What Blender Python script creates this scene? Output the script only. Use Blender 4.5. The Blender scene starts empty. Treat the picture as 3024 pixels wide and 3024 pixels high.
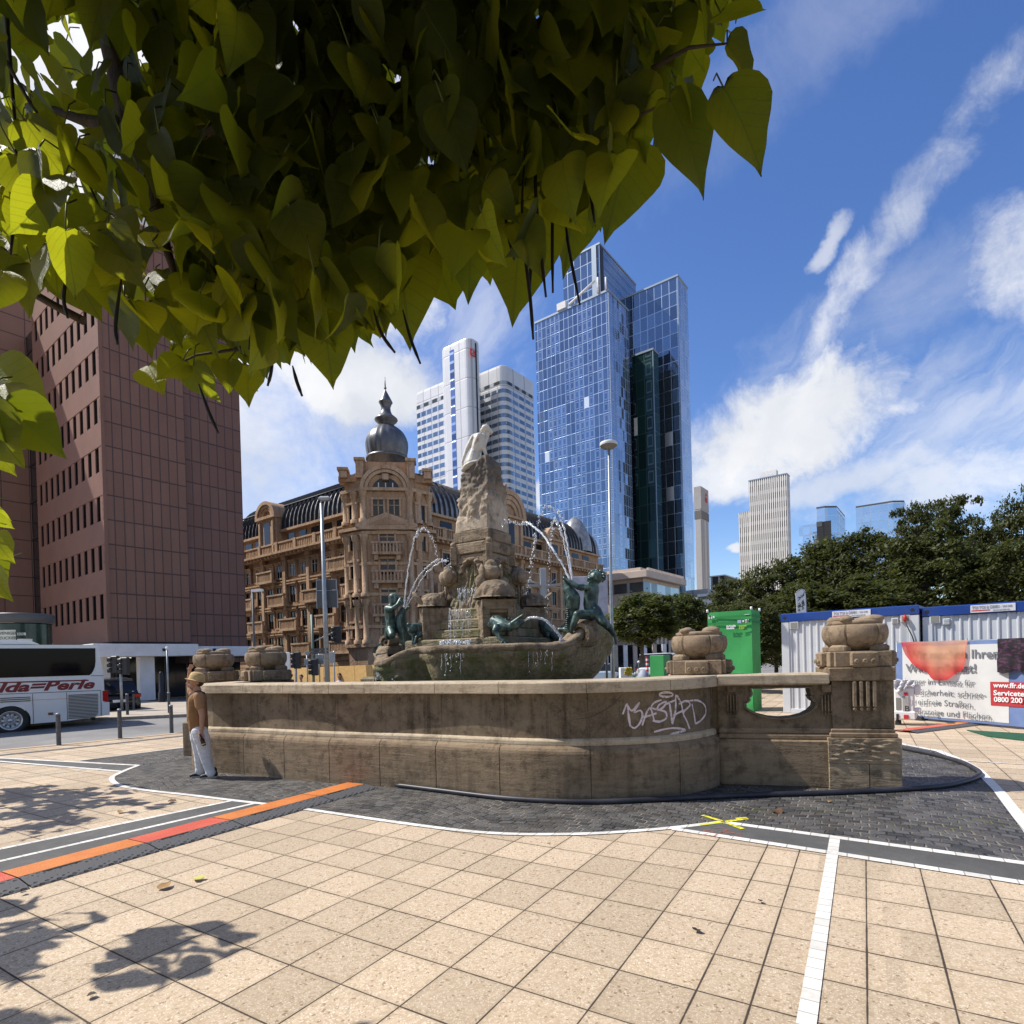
import bpy, bmesh, math, random
from math import sin, cos, pi, sqrt, radians as R
from mathutils import Vector as V, Matrix, noise as mnoise

SC = bpy.context.scene
COL = SC.collection
# ------------------------------------------------------------------ camera
H = 1.9                                   # eye height
FPX, CX, CY, PIT, ROL = 1723.5, 1512.0, 1957.6, -0.0072, -0.0272
_cp, _sp, _c, _s = cos(PIT), sin(PIT), cos(ROL), sin(ROL)
FW = V((0, _cp, _sp)); _u = V((0, -_sp, _cp)); _r = V((1, 0, 0))
RT = _c * _r + _s * _u; UP = -_s * _r + _c * _u
cam = bpy.data.objects.new('camera', bpy.data.cameras.new('camera'))
COL.objects.link(cam)
cam.data.sensor_width = 36; cam.data.sensor_fit = 'HORIZONTAL'
cam.data.lens = FPX / 3024 * 36
cam.data.shift_y = (CY - 1512) / 3024
cam.data.clip_start = 0.05; cam.data.clip_end = 6000
cam.matrix_world = Matrix(((RT.x, UP.x, -FW.x, 0), (RT.y, UP.y, -FW.y, 0), (RT.z, UP.z, -FW.z, H), (0, 0, 0, 1)))
SC.camera = cam
SC.render.resolution_x = SC.render.resolution_y = 1024
SC.view_settings.view_transform = 'Standard'; SC.view_settings.look = 'None'
SC.view_settings.exposure = 0.32; SC.view_settings.gamma = 1
SC.cycles.use_denoising = True
try: SC.cycles.denoiser = 'OPENIMAGEDENOISE'
except Exception: pass
SC.cycles.max_bounces = 8; SC.cycles.transparent_max_bounces = 12
SC.cycles.sample_clamp_indirect = 6

def ray(x, y): return RT * ((x - CX) / FPX) + UP * ((CY - y) / FPX) + FW
def G(x, y, z=0.0):                       # photo point on a level plane -> place
    d = ray(x, y); return V((0, 0, H)) + d * ((z - H) / d.z)
def D(x, y, Y):                           # photo point at forward distance Y
    d = ray(x, y); return V((0, 0, H)) + d * (Y / d.y)
def ZA(x, y, Y): return D(x, y, Y).z
def PR(p):
    p = V(p) - V((0, 0, H)); d = p.dot(FW)
    if d < .05: return (-9999, -9999)
    return (CX + FPX * p.dot(RT) / d, CY - FPX * p.dot(UP) / d)

# ------------------------------------------------------------------ sun and sky
SUN_EL = R(51)
SH = V((-0.985, 0.172, 0)).normalized()
SDIR = V((SH.x * cos(SUN_EL), SH.y * cos(SUN_EL), sin(SUN_EL)))
sun = bpy.data.objects.new('sun', bpy.data.lights.new('sun', 'SUN'))
COL.objects.link(sun)
sun.data.energy = 4.8; sun.data.angle = R(0.53); sun.data.color = (1, .955, .87)
sun.rotation_euler = SDIR.to_track_quat('Z', 'Y').to_euler()

W = bpy.data.worlds.new('World'); SC.world = W; W.use_nodes = True

class NT:
    """small node-tree writer"""
    def __init__(s, nt): s.nt = nt; s.N = nt.nodes; s.L = nt.links
    def n(s, t, **kw):
        a = s.N.new(t)
        for k, v in kw.items(): setattr(a, k, v)
        return a
    def put(s, sock, v):
        if v is None: return
        if hasattr(v, 'is_output') or isinstance(v, bpy.types.NodeSocket): s.L.new(v, sock)
        else:
            try: sock.default_value = v
            except Exception:
                sock.default_value = tuple(v) + (1,) if len(v) == 3 else v
    def m(s, op, a, b=None, c=None, clamp=False):
        x = s.n('ShaderNodeMath', operation=op); x.use_clamp = clamp
        s.put(x.inputs[0], a); s.put(x.inputs[1], b)
        if c is not None: s.put(x.inputs[2], c)
        return x.outputs[0]
    def vm(s, op, a, b=None, scale=None):
        x = s.n('ShaderNodeVectorMath', operation=op)
        s.put(x.inputs[0], a)
        if b is not None: s.put(x.inputs[1], b)
        if scale is not None: s.put(x.inputs['Scale'], scale)
        return x.outputs['Value'] if op in ('DOT_PRODUCT', 'LENGTH', 'DISTANCE') else x.outputs['Vector']
    def noise(s, vec, scale, detail=4, rough=.55, dist=0.0, dim='3D'):
        x = s.n('ShaderNodeTexNoise'); x.noise_dimensions = dim
        if vec is not None: s.L.new(vec, x.inputs['Vector'])
        x.inputs['Scale'].default_value = scale; x.inputs['Detail'].default_value = detail
        x.inputs['Roughness'].default_value = rough; x.inputs['Distortion'].default_value = dist
        return x.outputs['Fac']
    def rng(s, v, a, b, c=0.0, d=1.0, smooth=False):
        x = s.n('ShaderNodeMapRange'); x.clamp = True
        if smooth: x.interpolation_type = 'SMOOTHSTEP'
        s.put(x.inputs[0], v)
        for i, q in enumerate((a, b, c, d)): s.put(x.inputs[i + 1], q)
        return x.outputs[0]
    def mix(s, f, a, b, blend='MIX'):
        x = s.n('ShaderNodeMix', data_type='RGBA', blend_type=blend)
        s.put(x.inputs[0], f); s.put(x.inputs[6], a); s.put(x.inputs[7], b)
        return x.outputs[2]
    def map(s, vec, scale=(1, 1, 1), rot=(0, 0, 0), loc=(0, 0, 0)):
        x = s.n('ShaderNodeMapping'); s.L.new(vec, x.inputs[0])
        x.inputs['Scale'].default_value = scale; x.inputs['Rotation'].default_value = rot
        x.inputs['Location'].default_value = loc
        return x.outputs[0]
    def sep(s, v):
        x = s.n('ShaderNodeSeparateXYZ'); s.L.new(v, x.inputs[0]); return x.outputs
    def comb(s, a, b, c):
        x = s.n('ShaderNodeCombineXYZ')
        for i, q in enumerate((a, b, c)): s.put(x.inputs[i], q)
        return x.outputs[0]

def build_sky():
    t = NT(W.node_tree); t.N.clear()
    out = t.n('ShaderNodeOutputWorld'); bg = t.n('ShaderNodeBackground')
    t.L.new(bg.outputs[0], out.inputs[0])
    bg.inputs[1].default_value = 0.1
    sky = t.n('ShaderNodeTexSky', sky_type='NISHITA'); sky.sun_disc = False
    sky.sun_elevation = SUN_EL; sky.sun_rotation = math.atan2(SDIR.x, SDIR.y)
    sky.altitude = 100; sky.air_density = 1.0; sky.dust_density = .6; sky.ozone_density = 2.5
    hs = t.n('ShaderNodeHueSaturation'); hs.inputs['Saturation'].default_value = 1.22; hs.inputs['Hue'].default_value = .512
    hs.inputs['Value'].default_value = 1.45
    t.L.new(sky.outputs[0], hs.inputs['Color'])
    dirv = t.n('ShaderNodeTexCoord').outputs['Generated']
    # gently curled direction for ragged edges
    nz = t.n('ShaderNodeTexNoise'); t.L.new(dirv, nz.inputs['Vector'])
    nz.inputs['Scale'].default_value = 7; nz.inputs['Detail'].default_value = 7; nz.inputs['Roughness'].default_value = .6
    wob = t.vm('SCALE', t.vm('SUBTRACT', nz.outputs['Color'], (.5, .5, .5)), scale=.10)
    dw = t.vm('ADD', dirv, wob)
    S = 1932 / 3024
    def blob(cx, cy, wa, wb, ang):        # cloud patch: centre and half-sizes as angles, seen from the square
        c = ray(cx / S, cy / S).normalized()
        e1 = V((c.y, -c.x, 0)).normalized(); e2 = e1.cross(c).normalized()
        if e2.z < 0: e2 = -e2
        ca, sa = cos(R(ang)), sin(R(ang))
        a, b = e1 * ca + e2 * sa, e2 * ca - e1 * sa
        k = FPX * S / (ray(cx / S, cy / S).length)
        x = t.vm('DOT_PRODUCT', t.vm('SUBTRACT', dw, tuple(c)), tuple(a * (k / wa)))
        y = t.vm('DOT_PRODUCT', t.vm('SUBTRACT', dw, tuple(c)), tuple(b * (k / wb)))
        r = t.m('ADD', t.m('MULTIPLY', x, x), t.m('MULTIPLY', y, y))
        m = t.m('SUBTRACT', 1.0, r)
        front = t.m('GREATER_THAN', t.vm('DOT_PRODUCT', dirv, tuple(c)), .3)
        return t.m('MULTIPLY', m, front)
    n1 = t.m('ADD', t.m('MULTIPLY', t.noise(dirv, 8, 12, .66, .5), .7), t.m('MULTIPLY', t.noise(dw, 26, 8, .65, .3), .3))
    # streaky cirrus grain, long axis rising to the right
    c0 = ray(2500, 1000).normalized(); e1 = V((c0.y, -c0.x, 0)).normalized(); e2 = e1.cross(c0)
    if e2.z < 0: e2 = -e2
    ax = (e1 * .72 + e2 * .69); bx = (e2 * .72 - e1 * .69)
    st = t.comb(t.vm('DOT_PRODUCT', dw, tuple(ax * 6)), t.vm('DOT_PRODUCT', dw, tuple(bx * 19)), 0.0)
    n2 = t.noise(st, 1.0, 9, .6, .4)
    def dens(m, n, amp, lo, hi, w=1.0):
        x = t.m('ADD', m, t.m('MULTIPLY', t.m('SUBTRACT', n, .5), amp))
        return t.m('MULTIPLY', t.rng(x, lo, hi, smooth=True), w)
    ds = [dens(blob(1490, 815, 180, 85, 8), n1, 2.9, -.05, .9, 1.0),
          dens(blob(1415, 880, 110, 48, 5), n1, 2.2, 0, .8, .9),
          dens(blob(1800, 800, 270, 105, -4), n2, 3.0, .1, 1.6, .5),
          dens(blob(1830, 915, 220, 45, 0), n1, 3.0, .1, 1.2, .7),
          dens(blob(1600, 905, 130, 30, 6), n1, 1.8, -.1, .9, .7),
          dens(blob(1692, 432, 150, 36, 46), n1, 3.6, .05, 1.6, .8),
          dens(blob(1610, 500, 45, 30, 50), n1, 3.2, .1, 1.3, .75),
          dens(blob(1552, 455, 34, 14, 35), n1, 1.8, .0, .9, .6),
          dens(blob(1760, 545, 110, 55, 25), n1, 2.2, .1, 1.6, .35),
          dens(blob(1965, 510, 55, 80, 40), n1, 2.8, .0, 1.1, .85),
          dens(blob(1450, 715, 130, 60, 40), n2, 3.0, .2, 1.9, .5),
          dens(blob(1560, 30, 200, 50, 18), n1, 2.4, .1, 1.6, .2),
          dens(blob(650, 705, 150, 70, 0), n1, 2.2, -.1, .8, 1.0),
          dens(blob(640, 600, 150, 60, 10), n1, 2.2, .0, .9, .9),
          dens(blob(900, 590, 120, 120, 45), n2, 2.4, .1, 1.5, .5),
          dens(blob(790, 735, 60, 40, 30), n2, 2.2, .0, 1.1, .6),
          dens(blob(1015, 930, 30, 40, 0), n1, 1.6, -.1, .7, .8),
          dens(blob(480, 930, 70, 18, 5), n1, 1.6, .0, 1.2, .5),
          dens(blob(1392, 1037, 22, 11, 0), n1, 1.2, .1, .8, .9),
          dens(blob(60, 300, 330, 420, 0), n1, 1.6, -.2, .9, .95)]  # last patch is the sun's glare in the sky, drawn as white cloud
    # fair-weather clouds over the rest of the sky, away from the view ahead
    sp = t.sep(dirv)
    behind = t.rng(sp[1], .15, -.25)
    up = t.rng(sp[2], .03, .2)
    n3 = t.noise(dirv, 3.2, 8, .58, .2)
    ds.append(t.m('MULTIPLY', t.m('MULTIPLY', behind, up), t.rng(n3, .53, .66, smooth=True)))
    d = ds[0]
    for q in ds[1:]: d = t.m('MAXIMUM', d, q)
    n4 = t.noise(dw, 5, 5, .5)
    cloud = t.mix(t.rng(n4, .35, .62), (5.8, 6.1, 6.7, 1), (8.3, 8.3, 8.4, 1))
    col = t.mix(d, hs.outputs[0], cloud)
    t.L.new(col, bg.inputs[0])
build_sky()

# ------------------------------------------------------------------ naming
def tag(o, label=None, cat=None, group=None, kind=None):
    if label: o['label'] = label
    if cat: o['category'] = cat
    if group: o['group'] = group
    if kind: o['kind'] = kind
    return o
_MW = {}
def empty(name, loc=(0, 0, 0), rz=0.0, label=None, cat=None, group=None):
    o = bpy.data.objects.new(name, None); COL.objects.link(o)
    o.location = loc; o.rotation_euler = (0, 0, rz); o.empty_display_size = .3
    _MW[o.name] = Matrix.Translation(V(loc)) @ Matrix.Rotation(rz, 4, 'Z')
    return tag(o, label, cat, group)
def link_obj(name, data, parent=None, local=False):
    o = bpy.data.objects.new(name, data); COL.objects.link(o)
    if parent is not None:
        o.parent = parent
        if not local:                      # mesh written in world coordinates
            M = _MW.get(parent.name, Matrix.Identity(4))   # mesh parents stand at the origin
            o.matrix_parent_inverse = M.inverted()
    return o
def copy_tree(o, parent=None):
    c = o.copy(); COL.objects.link(c)
    if parent is not None: c.parent = parent
    for ch in list(o.children): copy_tree(ch, c)
    return c

class MB:
    def __init__(s): s.v = []; s.f = []; s.mi = []; s.sm = []; s.m = 0; s.smooth = False; s.X = None
    def add(s, vs, fs, smooth=None):
        k = len(s.v)
        if s.X is not None: vs = [s.X @ V(p) for p in vs]
        s.v.extend(tuple(p) for p in vs)
        sm = s.smooth if smooth is None else smooth
        for f in fs:
            s.f.append(tuple(i + k for i in f)); s.mi.append(s.m); s.sm.append(sm)
        return s
    def box(s, x0, y0, z0, x1, y1, z1, bev=0.0):
        if bev <= 0:
            vs = [(x, y, z) for z in (z0, z1) for y in (y0, y1) for x in (x0, x1)]
            return s.add(vs, [(0, 2, 3, 1), (4, 5, 7, 6), (0, 1, 5, 4), (2, 6, 7, 3), (0, 4, 6, 2), (1, 3, 7, 5)], False)
        b = min(bev, (x1 - x0) / 2.01, (y1 - y0) / 2.01, (z1 - z0) / 2.01)
        rings = []
        for z, i in ((z0, b), (z0 + b, 0), (z1 - b, 0), (z1, b)):
            c = b * .6
            X0, X1, Y0, Y1 = x0 + i, x1 - i, y0 + i, y1 - i
            rings.append([(X0 + c, Y0, z), (X1 - c, Y0, z), (X1, Y0 + c, z), (X1, Y1 - c, z), (X1 - c, Y1, z), (X0 + c, Y1, z), (X0, Y1 - c, z), (X0, Y0 + c, z)])
        return s.loft(rings, True, True, False)
    def obox(s, c, ux, uy, uz, sx, sy, sz):
        c = V(c); vs = []
        for k in (-.5, .5):
            for j in (-.5, .5):
                for i in (-.5, .5): vs.append(c + V(ux) * (sx * i) + V(uy) * (sy * j) + V(uz) * (sz * k))
        return s.add(vs, [(0, 2, 3, 1), (4, 5, 7, 6), (0, 1, 5, 4), (2, 6, 7, 3), (0, 4, 6, 2), (1, 3, 7, 5)], False)
    def prism(s, poly, z0, z1):
        n = len(poly)
        vs = [(p[0], p[1], z0) for p in poly] + [(p[0], p[1], z1) for p in poly]
        fs = [tuple(range(n))[::-1], tuple(range(n, 2 * n))] + [(i, (i + 1) % n, n + (i + 1) % n, n + i) for i in range(n)]
        return s.add(vs, fs, False)
    def extr(s, poly3, off):               # planar 3-D outline thickened by vector off
        n = len(poly3); off = V(off)
        vs = [V(p) for p in poly3] + [V(p) + off for p in poly3]
        fs = [tuple(range(n)), tuple(range(n, 2 * n))[::-1]] + [((i + 1) % n, i, n + i, n + (i + 1) % n) for i in range(n)]
        return s.add(vs, fs, False)
    def loft(s, rings, closed=True, caps=False, smooth=None):
        n = len(rings[0]); vs = [p for r in rings for p in r]; fs = []
        for i in range(len(rings) - 1):
            for j in range(n if closed else n - 1):
                a, b = i * n + j, i * n + (j + 1) % n
                fs.append((a, b, b + n, a + n))
        s.add(vs, fs, smooth)
        if caps:
            k = len(s.v) - len(vs)
            s.f.append(tuple(k + j for j in range(n))[::-1]); s.mi.append(s.m); s.sm.append(False)
            s.f.append(tuple(k + (len(rings) - 1) * n + j for j in range(n))); s.mi.append(s.m); s.sm.append(False)
        return s
    def lathe(s, prof, n=24, c=(0, 0, 0), a0=0.0, a1=2 * pi, smooth=True, rf=None):
        full = abs(a1 - a0 - 2 * pi) < 1e-6
        k = n if full else n + 1; rings = []
        for r, z in prof:
            rings.append([(c[0] + (r * (rf(a0 + (a1 - a0) * j / n, z) if rf else 1)) * cos(a0 + (a1 - a0) * j / n),
                           c[1] + (r * (rf(a0 + (a1 - a0) * j / n, z) if rf else 1)) * sin(a0 + (a1 - a0) * j / n), c[2] + z) for j in range(k)])
        return s.loft(rings, full, False, smooth)
    def tube(s, pts, rad, n=8, caps=True, smooth=True, flat=1.0, up=None):
        pts = [V(p) for p in pts]; rings = []
        if not isinstance(rad, (list, tuple)): rad = [rad] * len(pts)
        prev = None
        for i, p in enumerate(pts):
            d = (pts[min(i + 1, len(pts) - 1)] - pts[max(i - 1, 0)])
            if d.length < 1e-9: d = V((0, 0, 1))
            d.normalize()
            if prev is None:
                a = up and V(up) or (V((0, 0, 1)) if abs(d.z) < .9 else V((1, 0, 0)))
            else: a = prev
            a = a - d * a.dot(d)
            if a.length < 1e-6: a = V((1, 0, 0)) - d * d.x
            a.normalize(); prev = a; b = d.cross(a)
            rings.append([p + a * (rad[i] * cos(2 * pi * j / n) * flat) + b * (rad[i] * sin(2 * pi * j / n)) for j in range(n)])
        return s.loft(rings, True, caps, smooth)
    def sweep(s, path, prof, closed=False, smooth=False, offs=None):
        """2-D path, profile of (outward, z); outward = right-hand side of travel"""
        n = len(path); rings = []
        P = [V((p[0], p[1])) for p in path]
        for i in range(n):
            a = P[(i - 1) % n] if (closed or i > 0) else P[i]
            b = P[(i + 1) % n] if (closed or i < n - 1) else P[i]
            d1 = (P[i] - a); d2 = (b - P[i])
            if d1.length < 1e-9: d1 = d2
            if d2.length < 1e-9: d2 = d1
            d1 = d1.normalized(); d2 = d2.normalized()
            n1 = V((d1.y, -d1.x)); n2 = V((d2.y, -d2.x)); m = (n1 + n2)
            m = m.normalized() if m.length > 1e-6 else n1
            k = 1 / max(.35, m.dot(n1))
            o = offs[i] if offs else 0
            rings.append([(P[i].x + m.x * k * (q[0] + o * (1 if len(q) < 3 else q[2])), P[i].y + m.y * k * (q[0] + o * (1 if len(q) < 3 else q[2])), q[1]) for q in prof])
        if closed: rings.append(rings[0])
        return s.loft(rings, False, False, smooth)
    def blob(s, c, r, n=2, amp=0.0, fr=2.0, seed=0, rot=None, smooth=True):
        bm = bmesh.new(); bmesh.ops.create_icosphere(bm, subdivisions=n, radius=1)
        vs = []
        for v in bm.verts:
            p = v.co.copy(); k = 1 + amp * mnoise.noise(p * fr + V((seed * 7.3, seed * 1.7, seed * 3.1)))
            q = V((p.x * r[0] * k, p.y * r[1] * k, p.z * r[2] * k))
            if rot is not None: q = rot @ q
            vs.append(q + V(c))
        fs = [tuple(v.index for v in f.verts) for f in bm.faces]; bm.free()
        return s.add(vs, fs, smooth)
    def surf(s, nu, nv, fn, smooth=True, closed=False):
        rows = [[fn(i / nu, j / nv) for j in range(nv + (0 if closed else 1))] for i in range(nu + 1)]
        return s.loft(rows, closed, False, smooth)
    def build(s, name, mats, parent=None, local=False):
        me = bpy.data.meshes.new(name)
        me.from_pydata(s.v, [], s.f)
        if not isinstance(mats, (list, tuple)): mats = [mats]
        for m in mats: me.materials.append(m)
        if len(mats) > 1: me.polygons.foreach_set('material_index', s.mi)
        me.polygons.foreach_set('use_smooth', s.sm)
        me.update()
        return link_obj(name, me, parent, local)
def fixn(o):
    bm = bmesh.new(); bm.from_mesh(o.data); bmesh.ops.recalc_face_normals(bm, faces=bm.faces); bm.to_mesh(o.data); bm.free(); return o
def rough_mod(o, lv=0):
    return o

# ------------------------------------------------------------------ materials
def principled(name):
    m = bpy.data.materials.new(name); m.use_nodes = True
    t = NT(m.node_tree); b = t.N['Principled BSDF']
    return m, t, b
def mat(name, col, rough=.8, metal=0.0, n=None, n2=None, bump=None, spec=.5, coat=0.0, emit=None, trans=0.0, ior=1.45):
    """n=(scale, colour2, contrast lo, hi[, stretch]); bump=(scale, strength[, stretch])"""
    m, t, b = principled(name)
    oc = t.n('ShaderNodeTexCoord').outputs['Object']
    c = tuple(col) + (1,)
    for q in (n, n2):
        if q:
            vec = t.map(oc, q[4]) if len(q) > 4 else oc
            f = t.rng(t.noise(vec, q[0], 6, .6), q[2], q[3])
            c = t.mix(f, c, tuple(q[1]) + (1,))
    t.put(b.inputs['Base Color'], c)
    b.inputs['Roughness'].default_value = rough; b.inputs['Metallic'].default_value = metal
    b.inputs['Specular IOR Level'].default_value = spec; b.inputs['Coat Weight'].default_value = coat
    b.inputs['Transmission Weight'].default_value = trans; b.inputs['IOR'].default_value = ior
    if bump:
        vec = t.map(oc, bump[2]) if len(bump) > 2 else oc
        bp = t.n('ShaderNodeBump'); bp.inputs['Strength'].default_value = bump[1]; bp.inputs['Distance'].default_value = .02
        t.L.new(t.noise(vec, bump[0], 6, .6), bp.inputs['Height']); t.L.new(bp.outputs[0], b.inputs['Normal'])
    if emit:
        b.inputs['Emission Color'].default_value = tuple(emit[:3]) + (1,); b.inputs['Emission Strength'].default_value = emit[3]
    return m
def text(name, body, size, origin, ux, uy, m, parent=None, extr=.002, align='LEFT', shear=0.0, offset=0.0, sx=1.0, lift=.004):
    cu = bpy.data.curves.new(name, 'FONT'); cu.body = body; cu.size = size; cu.extrude = extr
    cu.align_x = align; cu.shear = shear; cu.offset = offset; cu.materials.append(m); cu.resolution_u = 3
    ux = V(ux).normalized(); uy = V(uy).normalized(); uz = ux.cross(uy).normalized()
    tmp = bpy.data.objects.new(name, cu); COL.objects.link(tmp)
    me = bpy.data.meshes.new_from_object(tmp.evaluated_get(bpy.context.evaluated_depsgraph_get()))
    bpy.data.objects.remove(tmp); o = bpy.data.objects.new(name, me); COL.objects.link(o)
    M = Matrix(((ux.x * sx, uy.x, uz.x, 0), (ux.y * sx, uy.y, uz.y, 0), (ux.z * sx, uy.z, uz.z, 0), (0, 0, 0, 1)))
    M.translation = V(origin) + uz * lift
    if parent is not None:
        o.parent = parent
        base = _MW.get(parent.name, Matrix.Identity(4))
        o.matrix_parent_inverse = base.inverted()
    o.matrix_basis = M
    return o
PH = R(52.76)                              # the street grid behind the square
U2 = V((cos(PH), sin(PH), 0)); V2 = V((-sin(PH), cos(PH), 0)); ZV = V((0, 0, 1))
def reach(c, px, d, py=1800):              # length along d from c until photo column px
    r = ray(px, py); det = d.x * (-r.y) + r.x * d.y
    return (c[0] * r.y - c[1] * r.x) / (r.x * d.y - r.y * d.x) * 1.0
# ================================================================== GROUND
YAW = -.543; GP0 = V((-.4744 * H, 2.8943 * H, 0)); GT = .2427 * H
GC = V((cos(YAW), sin(YAW), 0)); GR = V((sin(YAW), -cos(YAW), 0))
def gpt(c, r, z=0.0): return GP0 + GC * (c * GT) + GR * (r * GT) + V((0, 0, z))

def paving_mat():
    m, t, b = principled('exposed_aggregate_slabs')
    oc = t.n('ShaderNodeTexCoord').outputs['Object']
    rel = t.vm('SUBTRACT', oc, tuple(GP0))
    c = t.vm('DOT_PRODUCT', rel, tuple(GC / GT)); r = t.vm('DOT_PRODUCT', rel, tuple(GR / GT))
    def line(v):                          # distance to nearest whole number
        f = t.m('FRACT', v); return t.m('MINIMUM', f, t.m('SUBTRACT', 1.0, f))
    right = t.m('GREATER_THAN', c, 8.2); mid = t.m('MULTIPLY', t.m('GREATER_THAN', c, 6.3), t.m('LESS_THAN', c, 8.2))
    cs = t.m('SUBTRACT', c, t.m('MULTIPLY', right, .65))
    dmid = t.m('MINIMUM', t.m('ABSOLUTE', t.m('SUBTRACT', c, 6.62)), t.m('ABSOLUTE', t.m('SUBTRACT', c, 7.79)))
    dc = t.m('ADD', t.m('MULTIPLY', line(cs), t.m('SUBTRACT', 1.0, mid)), t.m('MULTIPLY', dmid, mid))
    wob = t.m('MULTIPLY', t.m('SUBTRACT', t.noise(oc, 9, 3), .5), .012)
    dj = t.m('ADD', t.m('MINIMUM', dc, line(r)), wob)
    jw = t.rng(t.noise(oc, 1.3, 3), .3, .7, .006, .013)
    joint = t.rng(t.m('SUBTRACT', dj, jw), -.003, .006, 1, 0)
    # per-slab tone
    cell = t.comb(t.m('FLOOR', cs), t.m('FLOOR', r), t.m('MULTIPLY', mid, t.m('GREATER_THAN', c, 7.0)))
    wn = t.n('ShaderNodeTexWhiteNoise'); t.L.new(cell, wn.inputs['Vector'])
    tone = t.rng(wn.outputs['Value'], 0, 1, .86, 1.1)
    vo = t.n('ShaderNodeTexVoronoi'); t.L.new(oc, vo.inputs['Vector']); vo.inputs['Scale'].default_value = 62
    peb = t.sep(vo.outputs['Color'])[0]
    col = t.mix(t.rng(peb, .1, .9), (.43, .33, .225, 1), (.57, .462, .34, 1))
    col = t.mix(t.rng(peb, .95, .97), col, (.24, .17, .11, 1))
    vo2 = t.n('ShaderNodeTexVoronoi'); t.L.new(oc, vo2.inputs['Vector']); vo2.inputs['Scale'].default_value = 140
    p2 = t.sep(vo2.outputs['Color'])[1]
    col = t.mix(t.rng(p2, .0, 1.0, 0, .4), col, (.40, .29, .185, 1))
    col = t.mix(t.rng(p2, .9, .93), col, (.68, .58, .46, 1))
    # trodden dirt, spots of gum
    big = t.noise(oc, .55, 5, .6)
    col = t.mix(t.rng(big, .35, .75, 0, .38), col, (.38, .29, .205, 1))
    vg = t.n('ShaderNodeTexVoronoi'); t.L.new(oc, vg.inputs['Vector']); vg.inputs['Scale'].default_value = 2.6
    gum = t.m('MULTIPLY', t.m('LESS_THAN', vg.outputs['Distance'], .055), t.m('GREATER_THAN', t.sep(vg.outputs['Color'])[0], .62))
    col = t.mix(t.m('MULTIPLY', gum, .75), col, (.1, .08, .065, 1))
    edge = t.rng(dj, .0, .09, .35, 0)
    col = t.mix(edge, col, (.31, .235, .16, 1))
    col = t.mix(1.0, col, t.comb(tone, tone, tone), 'MULTIPLY')
    moss = t.rng(t.noise(oc, 1.1, 3), .6, .75)
    jc = t.mix(moss, (.055, .04, .03, 1), (.06, .06, .025, 1))
    col = t.mix(joint, col, jc)
    t.L.new(col, b.inputs['Base Color']); b.inputs['Roughness'].default_value = .85
    b.inputs['Specular IOR Level'].default_value = .25
    h = t.m('ADD', t.m('MULTIPLY', peb, .25), t.m('MULTIPLY', t.m('SUBTRACT', 1.0, joint), 1.0))
    bp = t.n('ShaderNodeBump'); bp.inputs['Strength'].default_value = .5; bp.inputs['Distance'].default_value = .006
    t.L.new(h, bp.inputs['Height']); t.L.new(bp.outputs[0], b.inputs['Normal'])
    return m
def cobble_mat():
    m, t, b = principled('basalt_setts')
    oc = t.n('ShaderNodeTexCoord').outputs['Object']
    ctr = (-.9, 11.4, 0)
    rel = t.vm('SUBTRACT', oc, ctr); s = t.sep(rel)
    # courses bend round the fountain in shallow fans
    a = t.vm('DOT_PRODUCT', rel, tuple(GC)); q = t.vm('DOT_PRODUCT', rel, tuple(GR))
    fan = t.m('MULTIPLY', t.m('ABSOLUTE', t.m('SINE', t.m('MULTIPLY', a, 1.15))), .34)
    q2 = t.m('ADD', q, fan)
    nz = t.n('ShaderNodeTexNoise'); t.L.new(oc, nz.inputs['Vector']); nz.inputs['Scale'].default_value = 3.2; nz.inputs['Detail'].default_value = 3
    w = t.vm('SCALE', t.vm('SUBTRACT', nz.outputs['Color'], (.5, .5, .5)), scale=.10)
    vec = t.vm('ADD', t.comb(a, q2, 0.0), w)
    br = t.n('ShaderNodeTexBrick'); t.L.new(vec, br.inputs['Vector'])
    br.offset = .5; br.inputs['Scale'].default_value = 1.0
    br.inputs['Brick Width'].default_value = .15; br.inputs['Row Height'].default_value = .125
    br.inputs['Mortar Size'].default_value = .015; br.inputs['Mortar Smooth'].default_value = .6
    br.inputs['Color1'].default_value = (.018, .018, .019, 1); br.inputs['Color2'].default_value = (.10, .097, .094, 1)
    br.inputs['Mortar'].default_value = (.25, .215, .175, 1)
    fine = t.noise(oc, 40, 4)
    col = t.mix(t.rng(fine, .35, .7, 0, .35), br.outputs['Color'], (.12, .115, .11, 1))
    dirt = t.rng(t.noise(oc, 1.2, 4), .5, .72, 0, .45)
    col = t.mix(t.m('MULTIPLY', t.rng(t.noise(oc, 2.3, 4), .4, .6), br.outputs['Fac']), col, (.02, .018, .016, 1)); col = t.mix(dirt, col, (.09, .075, .06, 1))
    mo = t.m('MULTIPLY', t.rng(t.noise(oc, .9, 5, .6), .56, .68), t.m('MULTIPLY', br.outputs['Fac'], t.m('GREATER_THAN', t.sep(oc)[0], 2.5)))
    col = t.mix(mo, col, (.13, .125, .03, 1))
    t.L.new(col, b.inputs['Base Color']); b.inputs['Roughness'].default_value = .6
    h = t.m('SUBTRACT', t.m('MULTIPLY', fine, .35), br.outputs['Fac'])
    bp = t.n('ShaderNodeBump'); bp.inputs['Strength'].default_value = 1.0; bp.inputs['Distance'].default_value = .04
    t.L.new(h, bp.inputs['Height']); t.L.new(bp.outputs[0], b.inputs['Normal'])
    return m
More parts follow.
